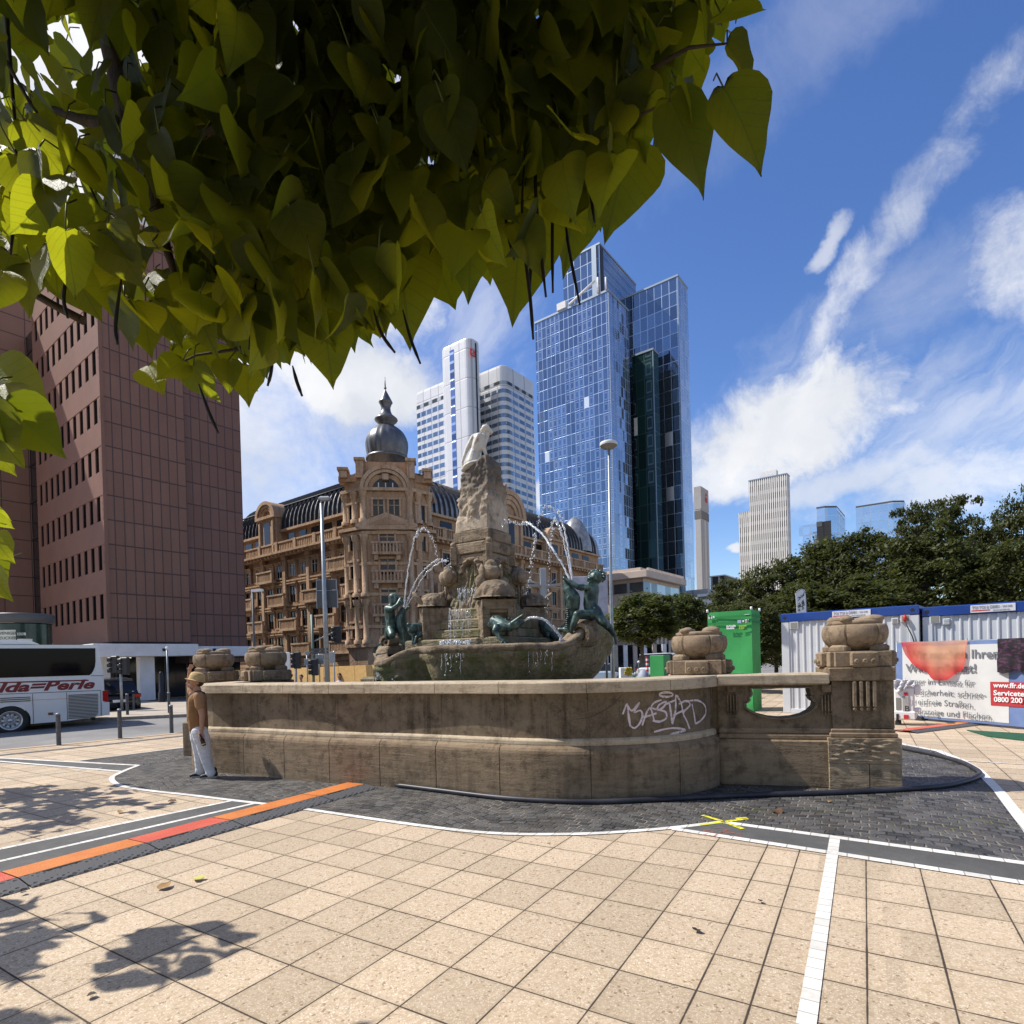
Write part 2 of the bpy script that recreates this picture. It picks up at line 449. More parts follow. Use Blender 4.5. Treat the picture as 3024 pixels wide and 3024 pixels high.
def white_sett_mat(axis, pitch, name):
    m, t, b = principled(name)
    oc = t.n('ShaderNodeTexCoord').outputs['Object']
    v = t.vm('DOT_PRODUCT', oc, tuple(axis / pitch))
    f = t.m('FRACT', v); d = t.m('MINIMUM', f, t.m('SUBTRACT', 1.0, f))
    wn = t.n('ShaderNodeTexWhiteNoise'); wn.noise_dimensions = '1D'; t.L.new(t.m('FLOOR', v), wn.inputs['W'])
    c = t.mix(t.rng(wn.outputs['Value'], 0, 1), (.56, .54, .5, 1), (.74, .72, .68, 1))
    c = t.mix(t.rng(t.noise(oc, 14, 5), .5, .7, 0, .4), c, (.38, .36, .33, 1))
    c = t.mix(t.rng(d, .02, .045, .75, 0), c, (.2, .18, .15, 1))
    t.L.new(c, b.inputs['Base Color']); b.inputs['Roughness'].default_value = .8
    return m
M_PAVE = paving_mat(); M_COB = cobble_mat()
M_WLINE = white_sett_mat(GC, .17, 'white_setts_across'); M_WLINE2 = white_sett_mat(GR, .125, 'white_setts_along')
M_DARKSLAB = mat('dark_grey_slabs', (.085, .083, .08), .8, n=(9, (.12, .115, .11), .35, .7), n2=(.8, (.065, .063, .06), .4, .7), bump=(60, .3))
M_ASPHALT = mat('road_asphalt', (.2, .195, .185), .85, n=(50, (.28, .27, .26), .35, .7), n2=(.35, (.15, .145, .14), .4, .65), bump=(120, .4))
M_FARPAVE = mat('far_pavement', (.42, .36, .29), .85, n=(.8, (.33, .28, .23), .35, .7), n2=(25, (.5, .44, .36), .5, .8))
M_KERB = mat('kerb_stone', (.3, .27, .235), .8, n=(6, (.2, .18, .16), .4, .7))

def sheet(name, poly, z, m, kind='structure'):
    me = bpy.data.meshes.new(name); me.from_pydata([(p[0], p[1], z) for p in poly], [], [tuple(range(len(poly)))])
    me.materials.append(m); o = link_obj(name, me)
    if me.polygons[0].normal.z < 0: me.flip_normals()
    return tag(o, kind=kind)
def ribbon(name, pts, w, z, m, closed=False):
    mb = MB(); mb.sweep([(p[0], p[1]) for p in pts], [(-w / 2, z), (w / 2, z)], closed)
    o = mb.build(name, m)
    if o.data.polygons[0].normal.z < 0: o.data.flip_normals()
    return tag(o, kind='structure')
def smoothp(pts, n=4):
    P = [V((p[0], p[1], 0)) for p in pts]; out = []
    for i in range(len(P) - 1):
        p0, p1, p2, p3 = P[max(i - 1, 0)], P[i], P[i + 1], P[min(i + 2, len(P) - 1)]
        for k in range(n):
            t = k / n
            out.append(.5 * ((2 * p1) + (p2 - p0) * t + (2 * p0 - 5 * p1 + 4 * p2 - p3) * t * t + (3 * p1 - p0 - 3 * p2 + p3) * t ** 3))
    out.append(P[-1]); return out

# wide ground sheet, one mesh
gm = MB(); gm.add([(-1500, -300, 0), (1500, -300, 0), (1500, 2500, 0), (-1500, 2500, 0)], [(0, 1, 2, 3)])
tag(gm.build('plaza_paving', M_PAVE), kind='structure')

# outer edge of the sett apron round the fountain
ap_px = [(409, 2261), (372, 2275), (346, 2287), (331, 2296), (334, 2309), (362, 2323), (440, 2336), (560, 2349), (673, 2363), (812, 2379), (917, 2393), (1040, 2411), (1128, 2424), (1299, 2447), (1412, 2459), (1526, 2465), (1640, 2465.5), (1754, 2463), (1868, 2456), (1987, 2446), (2133, 2429)]
ap_front = smoothp([G(*p) for p in ap_px], 4)
ap_right = [G(*p) for p in [(2156, 2432), (3024, 2551), (3127, 2565), (3024, 2432), (2947, 2333), (2889, 2275), (2837, 2245), (2773, 2219), (2668, 2199), (2560, 2172)]]
ap_back = [V((3.0, 19.5, 0)), V((-3, 20, 0)), V((-8, 18, 0)), G(575, 2204), G(233, 2247)]
sheet('cobble_apron', list(ap_front) + ap_right + ap_back, .004, M_COB)
ribbon('white_paving_line', ap_front, .085, .009, M_WLINE)
ribbon('white_paving_line', [G(*p) for p in [(2133, 2429), (2560, 2487), (3060, 2556)]], .1, .0085, M_WLINE)
ribbon('white_paving_line', [G(*p) for p in [(1987, 2449), (2500, 2527), (3060, 2615)]], .1, .0088, M_WLINE)
sheet('dark_slab_band', [G(*p) for p in [(1990, 2448), (2140, 2430), (3060, 2556), (3060, 2614)]], .0055, M_DARKSLAB)
ribbon('white_paving_line', [G(*p) for p in [(3110, 2545), (3024, 2432), (2947, 2333), (2889, 2275), (2837, 2245), (2773, 2219), (2668, 2199), (2560, 2172)]], .12, .0086, M_WLINE)
ribbon('white_paving_line', [G(2842, 2247), G(3100, 2263)], .05, .0075, M_WLINE)
# pale strip running towards the camera
ribbon('white_sett_strip', [gpt(7.21, -5.35), gpt(7.21, 14)], .2 * GT, .0072, M_WLINE2)
# bands at the left
ribbon('white_paving_line', [G(-160, 2231), G(409, 2261)], .085, .0083, M_WLINE)
ribbon('white_paving_line', [G(-160, 2240), G(0, 2249), G(357, 2279)], .085, .0081, M_WLINE)
sheet('dark_slab_band', [G(-160, 2231), G(409, 2261), G(357, 2279), G(-160, 2240)], .0052, M_DARKSLAB)
ribbon('white_paving_line', [G(233, 2247), G(575, 2204)], .06, .0082, M_WLINE)
ribbon('white_paving_line', [G(300, 2269), G(0, 2302), G(-120, 2315)], .035, .0065, M_WLINE)
ribbon('white_paving_line', [G(-120, 2534), G(0, 2509), G(688, 2365)], .075, .0084, M_WLINE2)
ribbon('white_paving_line', [G(-120, 2572), G(0, 2545), G(750, 2374)], .075, .008, M_WLINE2)
sheet('dark_slab_band', [G(-120, 2534), G(688, 2365), G(800, 2378), G(-120, 2615)], .0058, M_DARKSLAB)
ribbon('white_paving_line', [G(-120, 2622), G(0, 2589), G(145, 2551)], .05, .0085, M_WLINE2)

# road with kerbs, far pavement
kn = [G(-420, 2256), G(0, 2216), G(278, 2190), G(554, 2163), G(760, 2143)]
kf = [G(-420, 2196), G(0, 2152), G(272, 2131), G(551, 2118), G(700, 2109)]
sheet('road', kn + kf[::-1], .003, M_ASPHALT)
fb = [G(-420, 2085), G(0, 2079), G(300, 2077), G(560, 2078), G(700, 2080)]
sheet('far_pavement', kf + fb[::-1], .12, M_FARPAVE)
kb = MB(); kb.sweep([(p.x, p.y) for p in kf], [(.0, .0), (.0, .12), (-.0, .121), (-.18, .121)])
tag(kb.build('kerb', M_KERB), kind='structure')
kb = MB(); kb.sweep([(p.x, p.y) for p in kn], [(-.10, .0), (-.10, .012), (.14, .012), (.14, .0)])
tag(kb.build('kerb', mat('warm_kerb_stone', (.5, .36, .22), .8, n=(3, (.4, .29, .19), .4, .7))), kind='structure')
ribbon('dark_slab_band', [G(-420, 2273), G(0, 2231), G(278, 2203), G(554, 2172), G(640, 2162)], .26, .005, M_DARKSLAB)
# the street surface beyond the fountain
sheet('street', [V((-15, 26, 0)), V((-9.5, 21, 0)), V((10, 30, 0)), V((60, 60, 0)), V((60, 110, 0)), V((-40, 110, 0)), V((-28, 40, 0))], .002, M_ASPHALT)

# marks sprayed on the setts
def mark(name, strokes, w, z, m):
    mb = MB()
    for st in strokes:
        P = [G(*p, z) for p in st]
        mb.sweep([(p.x, p.y) for p in P], [(-w / 2, z), (w / 2, z)])
    o = mb.build(name, m); bm = bmesh.new(); bm.from_mesh(o.data)
    for f in bm.faces:
        f.normal_update()
        if f.normal.z < 0: f.normal_flip()
    bm.to_mesh(o.data); bm.free()
    return tag(o, kind='structure')
def spray_mat(name, col, cov):
    m, t, b = principled(name); oc = t.n('ShaderNodeTexCoord').outputs['Object']
    b.inputs['Base Color'].default_value = tuple(col) + (1,); b.inputs['Roughness'].default_value = .8
    tr = t.n('ShaderNodeBsdfTransparent'); mx = t.n('ShaderNodeMixShader')
    t.L.new(t.rng(t.noise(oc, 28, 4, .6), cov - .08, cov + .08), mx.inputs[0])
    t.L.new(tr.outputs[0], mx.inputs[1]); t.L.new(b.outputs[0], mx.inputs[2])
    t.L.new(mx.outputs[0], t.N['Material Output'].inputs[0]); return m
z3 = lambda x, y: (1900 + x * .5818, 2100 + y * .5818)
mark('yellow_spray_cross', [[z3(298, 527), z3(400, 558), z3(505, 597)], [z3(283, 577), z3(400, 562), z3(528, 545)], [z3(470, 545), z3(526, 541)]], .055, .0115, spray_mat('yellow_paint', (.68, .62, .03), .42))
mark('red_spray_scribble', [[z3(296, 612), z3(340, 600), z3(352, 615), z3(310, 625), z3(360, 635), z3(400, 612)], [z3(360, 592), z3(400, 590), z3(440, 600), z3(390, 612), z3(470, 620), z3(500, 628)], [z3(400, 640), z3(455, 632), z3(500, 640)]], .018, .0095, spray_mat('red_paint', (.42, .1, .06), .5))
# ================================================================== STONE ENCLOSURE
def stone_mat(name, lo, hi, dark, band=(1.2, 1.2, 9), streak=.5, algae=None, bump=.5, grain=38, pit=.35, top_dark=None, bd=.02):
    m, t, b = principled(name)
    oc = t.n('ShaderNodeTexCoord').outputs['Object']
    n1 = t.noise(t.map(oc, band), 1.6, 7, .62, .6)
    c = t.mix(t.rng(n1, .3, .7), tuple(lo) + (1,), tuple(hi) + (1,))
    n2 = t.noise(oc, 1.1, 5, .6)
    c = t.mix(t.rng(n2, .45, .72, 0, .55), c, tuple(dark) + (1,))
    n3 = t.noise(t.map(oc, (7, 7, .5)), 1.0, 5, .6)
    c = t.mix(t.m('MULTIPLY', t.rng(n3, .52, .7, 0, streak), t.rng(n2, .3, .6)), c, tuple(x * .55 for x in dark) + (1,))
    gr = t.noise(oc, grain, 4, .7)
    c = t.mix(t.rng(gr, .35, .7, 0, .35), c, tuple(x * 1.25 for x in hi) + (1,))
    n5 = t.noise(oc, 5.5, 6, .7); c = t.mix(t.rng(n5, .5, .66, 0, .6), c, tuple(x * .7 for x in dark) + (1,))
    vo = t.n('ShaderNodeTexVoronoi'); vo.inputs['Scale'].default_value = 16
    t.L.new(t.map(oc, (1, 1, 2.2)), vo.inputs['Vector'])
    pits = t.m('MULTIPLY', t.rng(vo.outputs['Distance'], .12, .28, 1, 0), t.rng(t.noise(oc, 2.4, 4), .55, .66))
    c = t.mix(t.m('MULTIPLY', pits, pit * 2), c, tuple(x * .35 for x in dark) + (1,))
    if top_dark:                               # darker grey towards the top, broken up by noise
        z = t.sep(oc)[2]; f = t.m('MULTIPLY', t.rng(t.m('ADD', z, t.m('MULTIPLY', t.noise(oc, 1.6, 5, .65), .9)), top_dark[0] + .45, top_dark[1] + .45), t.rng(gr, .2, .5, .5, .85)); c = t.mix(f, c, (.07, .06, .05, 1))
    if algae:
        z = t.sep(t.n('ShaderNodeNewGeometry').outputs['Position'])[2]
        f = t.m('MULTIPLY', t.rng(t.noise(t.map(oc, (2.5, 2.5, .6)), 1.5, 5, .6), .42, .62), algae[1])
        c = t.mix(f, c, tuple(algae[0]) + (1,))
    t.L.new(c, b.inputs['Base Color']); b.inputs['Roughness'].default_value = .88
    b.inputs['Specular IOR Level'].default_value = .2
    hh = t.m('SUBTRACT', t.m('ADD', t.m('MULTIPLY', gr, .35), t.m('MULTIPLY', n1, .8)), t.m('MULTIPLY', pits, 1.2))
    bp = t.n('ShaderNodeBump'); bp.inputs['Strength'].default_value = bump; bp.inputs['Distance'].default_value = bd
    t.L.new(hh, bp.inputs['Height']); t.L.new(bp.outputs[0], b.inputs['Normal'])
    return m
M_STONE = stone_mat('weathered_shell_limestone', (.165, .118, .074), (.29, .215, .143), (.085, .06, .038), streak=.8)
M_STONE_UP = stone_mat('stained_limestone', (.135, .10, .066), (.24, .183, .123), (.05, .037, .025), band=(2, 2, 3), streak=1.0)
M_COPING = stone_mat('coping_limestone', (.38, .30, .205), (.52, .43, .315), (.24, .18, .12), streak=.6, pit=.2)
M_URN = stone_mat('urn_stone', (.20, .145, .095), (.33, .25, .172), (.1, .074, .05), band=(1, 1, 1), bump=.8, grain=24, pit=.5)
M_ROUGHB = stone_mat('rough_travertine_block', (.23, .172, .115), (.37, .29, .2), (.08, .06, .042), band=(2, 2, 14), bump=1.0, grain=20, pit=.5)

wp = [G(*p) for p in [(562, 2268), (616, 2281), (719, 2288), (839, 2300), (972, 2313), (1121, 2323), (1288, 2337), (1478, 2355), (1615, 2365), (1749, 2367), (1885, 2362), (2008, 2350), (2085, 2334), (2134, 2316)]]
left0 = wp[0] + V((.25, 1.3, 0))
# dense path with the joint positions kept
front = [left0, wp[0] + V((.02, .03, 0))]
seg = smoothp(wp[1:], 5)
front += [wp[0] * .5 + wp[1] * .5 + V((-.03, -.03, 0))] + seg
fr2 = [(p.x, p.y) for p in front]
def plen(path):
    s = [0.0]
    for i in range(1, len(path)): s.append(s[-1] + math.dist(path[i - 1][:2], path[i][:2]))
    return s
def at_px(path, px):                       # arclength where the path meets a photo column
    s = plen(path)
    for i in range(1, len(path)):
        a = PR((path[i - 1][0], path[i - 1][1], .4))[0]; b = PR((path[i][0], path[i][1], .4))[0]
        if i > 2 and a <= px <= b: return s[i - 1] + (s[i] - s[i - 1]) * (px - a) / (b - a)
    return None
def with_joints(path, cols, d=.012, w=.007):
    s = plen(path); js = [at_px(path, c) for c in cols]; js = [j for j in js if j]
    S = [(v, 0.0) for v in s if all(abs(v - j) > 2.2 * w for j in js)]
    for j in js: S += [(j - w, 0), (j - w * .4, -d), (j + w * .4, -d), (j + w, 0)]
    S.sort(); out = []; of = []
    for v, o in S:
        i = max(1, next((k for k in range(1, len(s)) if s[k] >= v - 1e-9), len(s) - 1))
        t = (v - s[i - 1]) / max(1e-9, s[i] - s[i - 1])
        out.append((path[i - 1][0] + (path[i][0] - path[i - 1][0]) * t, path[i - 1][1] + (path[i][1] - path[i - 1][1]) * t)); of.append(o)
    return out, of
wall = empty('fountain_wall', tuple(wp[7]), 0, 'long brown stone wall with a rounded end and white graffiti around the fountain pool', 'wall')
p, o = with_joints(fr2, [719, 839, 972, 1121, 1287, 1475, 1745, 2008])
mb = MB(); mb.sweep(p, [(0, 0), (0, .62, 1), (-.008, .655, 1), (-.03, .69, 1), (-.06, .712, 1), (-.075, .72, 0)], offs=o); mb.build('plinth', M_STONE, wall)
p, o = with_joints(fr2, [726, 980, 1296, 1745, 2000], .008, .005)
mb = MB(); mb.sweep(p, [(-.075, .72, 0), (-.072, .735, 1), (-.072, .775, 1), (-.08, .79, 1), (-.105, .808, 1), (-.12, .812, 0)], offs=o); mb.build('moulding', M_COPING, wall)
p, o = with_joints(fr2, [728, 840, 980, 1118, 1295, 1484, 1742, 1990], .009, .005)
mb = MB(); mb.sweep(p, [(-.12, .812, 0), (-.12, 1.418, 1)], offs=o); mb.build('wall_face', M_STONE_UP, wall)
p, o = with_joints(fr2, [722, 840, 975, 1080, 1288, 1477, 1738, 1987], .012, .005)
mb = MB(); mb.sweep(p, [(-.12, 1.418, 0), (-.012, 1.422, 0), (-.006, 1.43, 1), (-.006, 1.56, 1), (-.02, 1.578, 1), (-.04, 1.583, 1), (-.66, 1.583, 0), (-.66, .9, 0)], offs=o); mb.build('coping', M_COPING, wall)

def offpath(path, d):
    P = [V((q[0], q[1], 0)) for q in path]; out = []
    for i in range(len(P)):
        a = P[max(i - 1, 0)]; b = P[min(i + 1, len(P) - 1)]; t = (b - a).normalized()
        out.append(P[i] + V((t.y, -t.x, 0)) * d)
    return out
WF = offpath(fr2, -.12)
def on_wall(px, py):
    r = ray(px, py)
    for i in range(len(WF) - 1, 2, -1):
        a, b = WF[i - 1], WF[i]; d = b - a
        den = r.x * d.y - r.y * d.x
        if abs(den) < 1e-9: continue
        t = (a.x * d.y - a.y * d.x) / den; u = (a.x * r.y - a.y * r.x) / den
        if -.001 <= u <= 1.001 and t > 0:
            q = r * t + V((0, 0, H)); n = V((d.y, -d.x, 0)).normalized(); return q, n
    return None
def wall_strokes(name, strokes, w, m, parent, conv):
    mb = MB()
    for k, st in enumerate(strokes):
        pts = []
        for i in range(len(st) - 1):
            for j in range(5):
                f = j / 5; pts.append((st[i][0] + (st[i + 1][0] - st[i][0]) * f, st[i][1] + (st[i + 1][1] - st[i][1]) * f))
        pts.append(st[-1]); q = [on_wall(*conv(*p)) for p in pts]; q = [a for a in q if a]
        ring = []
        for i, (p, n) in enumerate(q):
            tg = (q[min(i + 1, len(q) - 1)][0] - q[max(i - 1, 0)][0]); tg.normalize()
            sd = n.cross(tg).normalized(); lift = n * (.003 + .0004 * k)
            ww = w * (.8 + .35 * mnoise.noise(p * 9))
            ring.append([p + sd * ww / 2 + lift, p - sd * ww / 2 + lift])
        mb.loft(ring, False, False, False)
    return mb.build(name, m, parent)
M_CHALK = spray_mat('pale_pink_spray', (.72, .6, .62), .36)
z5 = lambda x, y: (1250 + x * .5176, 1900 + y * .5176)
sc_ = lambda pts: smoothp([(a, b) for a, b in pts], 3)
gs = [[(1138, 405), (1162, 345), (1172, 420), (1180, 468)], [(1165, 352), (1190, 385), (1232, 338), (1202, 393), (1238, 382), (1250, 412), (1235, 455), (1205, 483), (1178, 468)],
      [(1248, 468), (1290, 365), (1318, 447)], [(1255, 422), (1290, 412), (1330, 398)],
      [(1358, 322), (1318, 338), (1300, 366), (1340, 378), (1382, 392), (1384, 428), (1345, 446), (1308, 440)], [(1330, 385), (1345, 350), (1385, 332), (1372, 360), (1345, 380)],
      [(1372, 352), (1440, 322)], [(1402, 332), (1412, 400), (1420, 462)],
      [(1418, 462), (1438, 380), (1440, 296), (1470, 345), (1480, 400)], [(1425, 412), (1455, 395), (1490, 380)],
      [(1455, 345), (1500, 328), (1520, 352), (1482, 396), (1500, 440), (1518, 488)],
      [(1530, 345), (1542, 400), (1550, 458)], [(1497, 330), (1560, 325), (1602, 352), (1608, 400), (1580, 440), (1550, 458)],
      [(1385 + 38 * cos(a * pi / 6), 292 + 13 * sin(a * pi / 6)) for a in range(13)],
      [(1315, 505), (1380, 488), (1440, 483), (1492, 495), (1430, 512), (1408, 524), (1470, 503)]]
wall_strokes('graffiti', [[(q.x, q.y) for q in sc_(s)] for s in gs], .034, M_CHALK, wall, z5)
wall_strokes('scratch', [[(870, 432), (940, 425), (1000, 400), (1060, 365), (1100, 330), (1135, 293)]], .01, mat('dark_scratch', (.06, .05, .04)), wall, z5)

# ---------------------------------------------------------------- balustrade
B0, B1 = G(2138, 2319), G(2452, 2329)
bx = (B1 - B0).normalized(); by = V((-bx.y, bx.x, 0)); BL = (B1 - B0).length
def on_plane(px, py, o, n):
    r = ray(px, py); t = ((o - V((0, 0, H))).dot(n)) / r.dot(n); return V((0, 0, H)) + r * t
def BX(o): M = Matrix((bx.to_4d(), by.to_4d(), V((0, 0, 1, 0)), V((0, 0, 0, 1)))).transposed(); M[0][3], M[1][3], M[2][3] = o.x, o.y, o.z; M[0][0:3] = (bx.x, by.x, 0); M[1][0:3] = (bx.y, by.y, 0); M[2][0:3] = (0, 0, 1); M[3][0:3] = (0, 0, 0); M[3][3] = 1; return M
BM = BX(B0)
z3b = lambda x, y: (1900 + x * .5818, 1350 + y * .5818)
def bsz(x, y, off=.09):
    q = on_plane(*z3b(x, y), B0 + by * off, by) - B0; return q.dot(bx), q.z
bal = empty('stone_balustrade', tuple(B0), 0, 'pierced stone balustrade panel between the wall end and the square pier', 'balustrade')
mb = MB(); mb.X = BM
mb.box(-.05, 0, 0, BL + .1, .62, .66, .02); mb.box(-.05, .035, .66, BL + .1, .6, .74, .02); mb.box(-.05, .06, .74, BL + .1, .58, .82, .015); mb.build('plinth', M_STONE, bal)
# panel with the shaped opening
op = [(548, 1176), (700, 1173), (842, 1172), (846, 1195), (852, 1208), (842, 1214), (850, 1226), (858, 1238), (872, 1246), (868, 1268), (845, 1290), (810, 1308), (760, 1320), (700, 1325), (640, 1320), (590, 1308), (550, 1288), (524, 1268), (522, 1250), (536, 1244), (546, 1232), (540, 1222), (552, 1212), (556, 1198)]
inn = [bsz(*q) for q in op]
pz0, pz1, px0, px1 = .82, 1.43, -.05, BL + .06
cxs = sum(q[0] for q in inn) / len(inn); czs = sum(q[1] for q in inn) / len(inn)
def to_rect(q):
    dx, dz = q[0] - cxs, q[1] - czs; k = 1e9
    if dx > 1e-6: k = min(k, (px1 - cxs) / dx)
    if dx < -1e-6: k = min(k, (px0 - cxs) / dx)
    if dz > 1e-6: k = min(k, (pz1 - czs) / dz)
    if dz < -1e-6: k = min(k, (pz0 - czs) / dz)
    return (cxs + dx * k, czs + dz * k)
inn2 = []
for i in range(len(inn)):
    a, b = inn[i], inn[(i + 1) % len(inn)]
    for j in range(4): inn2.append((a[0] + (b[0] - a[0]) * j / 4, a[1] + (b[1] - a[1]) * j / 4))
for cx_, cz_ in ((px0, pz0), (px1, pz0), (px1, pz1), (px0, pz1)):   # exact corners
    i = min(range(len(inn2)), key=lambda k: abs(math.atan2(to_rect(inn2[k])[1] - czs, to_rect(inn2[k])[0] - cxs) - math.atan2(cz_ - czs, cx_ - cxs)))
    inn2[i] = inn2[i] + (cx_, cz_)
outr = [(q[2], q[3]) if len(q) > 2 else to_rect(q) for q in inn2]; inn2 = [q[:2] for q in inn2]
mb = MB(); mb.X = BM
mb.loft([[(q[0], .09, q[1]) for q in outr], [(cxs + (q[0] - cxs) * 1.1, .09, czs + (q[1] - czs) * 1.13) for q in inn2],
         [(cxs + (q[0] - cxs) * 1.07, .055, czs + (q[1] - czs) * 1.09) for q in inn2], [(q[0], .06, q[1]) for q in inn2], [(q[0], .38, q[1]) for q in inn2], [(q[0], .38, q[1]) for q in outr]], True, False, False)
fixn(mb.build('pierced_panel', M_STONE_UP, bal))
mb = MB(); mb.X = BM
mb.box(-.06, -.02, 1.432, BL + .02, .52, 1.585, .02); mb.build('top_rail', M_COPING, bal)
for xs in ((425, 470), (903, 950)):
    a, b = bsz(xs[0], 1150)[0], bsz(xs[1], 1150)[0]; zt, zb = bsz(xs[0], 1152)[1], bsz(xs[0], 1192)[1]
    if zt > 1.425: zt = 1.425
    mb = MB(); mb.X = BM; mb.box(a, .045, zb, b, .1, zt, .006)
    c = ((a + b) / 2, (zt + zb) / 2); h = (b - a) * .36
    mb.add([(c[0] - h, .044, c[1] - h), (c[0] + h, .044, c[1] - h), (c[0] + h, .044, c[1] + h), (c[0] - h, .044, c[1] + h), (c[0], .01, c[1])], [(0, 1, 4), (1, 2, 4), (2, 3, 4), (3, 0, 4)], False)
    fixn(mb.build('rosette', M_STONE, bal))
    mb = MB(); mb.X = BM; n = 4; zt2, zb2 = bsz(xs[0], 1206)[1], bsz(xs[0], 1290)[1]
    for k in range(n):
        x = a - .02 + (b - a + .04) * (k + .5) / n; w = (b - a) / n * .32
        mb.box(x - w, .05, zb2, x + w, .1, zt2, .008); mb.blob((x, .07, zb2 - .03), (w * 1.15, .03, .022), 1)
    mb.build('fluting', M_STONE, bal)

# ---------------------------------------------------------------- pier
P0, P1 = G(2450, 2331), G(2667, 2338)
qx = (P1 - P0).normalized(); qy = V((-qx.y, qx.x, 0)); PL = (P1 - P0).length
PM = Matrix(((qx.x, qy.x, 0, P0.x), (qx.y, qy.y, 0, P0.y), (0, 0, 1, 0), (0, 0, 0, 1)))
zu = lambda x, y: (2480 + x * .16566, 1800 + y * .16566)
def psz(x, y, off=.05):
    q = on_plane(*zu(x, y), P0 + qy * off, qy) - P0; return q.dot(qx), q.z
pier = empty('stone_pier', tuple(P0), 0, 'square stone pier with fluted front and rough pitted foot at the balustrade end', 'pier')
random.seed(4)
mb = MB(); mb.X = PM
def rough_face(x0, x1, z0, z1, y, amp, nx=44, nz=30, y1=.95):
    def f(u, v):
        x, z = x0 + (x1 - x0) * v, z0 + (z1 - z0) * u
        e = min(u, 1 - u, v, 1 - v) * 8; e = min(1, e)
        h = mnoise.fractal(V((x * 7, z * 26, 3)), 1.0, 2.0, 4)
        return (x, y + e * amp * (-h), z)
    mb.surf(nz, nx, f)
rough_face(0, PL, .36, .70, .0, .028); mb.add([(0, 0, .36), (0, 0, .70), (0, .95, .70), (0, .95, .36), (PL, 0, .36), (PL, 0, .70), (PL, .95, .70), (PL, .95, .36)], [(0, 3, 2, 1), (4, 5, 6, 7), (1, 2, 6, 5), (3, 7, 6, 2)], False)
mb.box(.004, .004, 0, PL * .56 - .004, .95, .358, .008); mb.box(PL * .56 + .004, .006, 0, PL - .002, .95, .358, .008)
fixn(mb.build('plinth', M_ROUGHB, pier))
mb = MB(); mb.X = PM
mb.box(.03, .035, .702, PL - .03, .9, .77, .015); mb.box(.05, .06, .77, PL - .05, .88, .82, .012); mb.build('moulding', M_STONE, pier)
mb = MB(); mb.X = PM
sh_t = psz(600, 1272)[1]; s0, s1 = .075, psz(985, 1400)[0]
mb.box(s0, .09, .82, s1, .86, sh_t, .008); mb.build('shaft', M_STONE_UP, pier)
mb = MB(); mb.X = PM
capz = psz(600, 1025)[1]
mb.box(s0 - .035, .045, sh_t + .002, s1 + .01, .9, capz, .012); mb.build('cap_block', M_STONE, pier)
bars = [(232, 300), (352, 415), (470, 536), (586, 655)]
for a, b in bars:
    xa, xb = psz(a, 1500)[0], psz(b, 1500)[0]; zb = psz(a, 1742)[1]
    mb = MB(); mb.X = PM; mb.box(xa, .04, zb, xb, .1, sh_t - .001, .012)
    r = (xb - xa) * .5; zk = zb - r * 1.25
    M0 = mb.X; mb.X = M0 @ Matrix.Translation(((xa + xb) / 2, .1, zk)) @ Matrix.Rotation(pi / 2, 4, 'X')
    mb.lathe([(r, -.0), (r, .045), (r * .8, .058), (r * .35, .058), (r * .3, .05), (0, .05)], 14, smooth=False)
    fixn(mb.build('flute_bar', M_URN, pier))

# ---------------------------------------------------------------- urns
def bowl_rf(a, z):
    d = abs(((a + pi / 4) % (pi / 2)) - pi / 4); d = pi / 4 - d       # distance from the diagonal
    d = abs(d)
    if d < R(15): return 1.025
    if d < R(17.5): return .93
    return .995
def make_urn():
    root = empty('stone_urn', (0, 0, 0), 0)
    mb = MB()
    w = .40
    mb.box(-w, -w * .86, 0, w, w * .86, .22, .015); mb.box(-w * .86, -w, .001, w * .86, w, .219, .015)
    mb.lathe([(.2, .2), (.19, .23), (.24, .27)], 20)
    mb.build('foot_block', M_URN, root, True)
    for k in range(4):
        mb = MB(); mb.X = Matrix.Rotation(k * pi / 2, 4, 'Z')
        mb.box(-.165, -w - .075, .006, .165, -w + .01, .215, .025)
        M0 = mb.X.copy()
        for x in (-.1, 0, .1):
            mb.X = M0 @ Matrix.Translation((x, -w - .074, .085)) @ Matrix.Rotation(pi / 2, 4, 'X')
            mb.lathe([(.031, 0), (.031, .022), (.024, .032), (.01, .032), (.008, .026), (0, .026)], 12, smooth=False)
        fixn(mb.build('disc_panel', M_URN, root, True))
    mb = MB()
    prof = [(.2, .22), (.26, .245), (.32, .285), (.372, .335), (.403, .39), (.416, .45), (.414, .51), (.402, .56), (.38, .588), (.33, .59)]
    mb.lathe(prof, 240, rf=bowl_rf)
    o = mb.build('bowl', M_URN, root, True)
    for k in range(4):
        mb = MB(); mb.X = Matrix.Rotation(pi / 4 + k * pi / 2, 4, 'Z')
        mb.box(.26, -.12, .2, .42, .12, .31, .03); mb.build('strap_foot', M_URN, root, True)
    mb = MB(); mb.lathe([(.0, .59), (.335, .59), (.345, .605), (.34, .64), (.30, .65), (0, .64)], 28); mb.build('lid_slab', M_URN, root, True)
    for k in range(4):
        a = pi / 4 + k * pi / 2 + .1; mb = MB()
        mb.blob((.25 * cos(a), .25 * sin(a), .66), (.135, .105, .06), 2, .25, 1.6, k, Matrix.Rotation(a + .6, 3, 'Z')); mb.build('boulder', M_URN, root, True)
    return root
urn0 = make_urn()
ang = math.atan2(qx.y, qx.x)
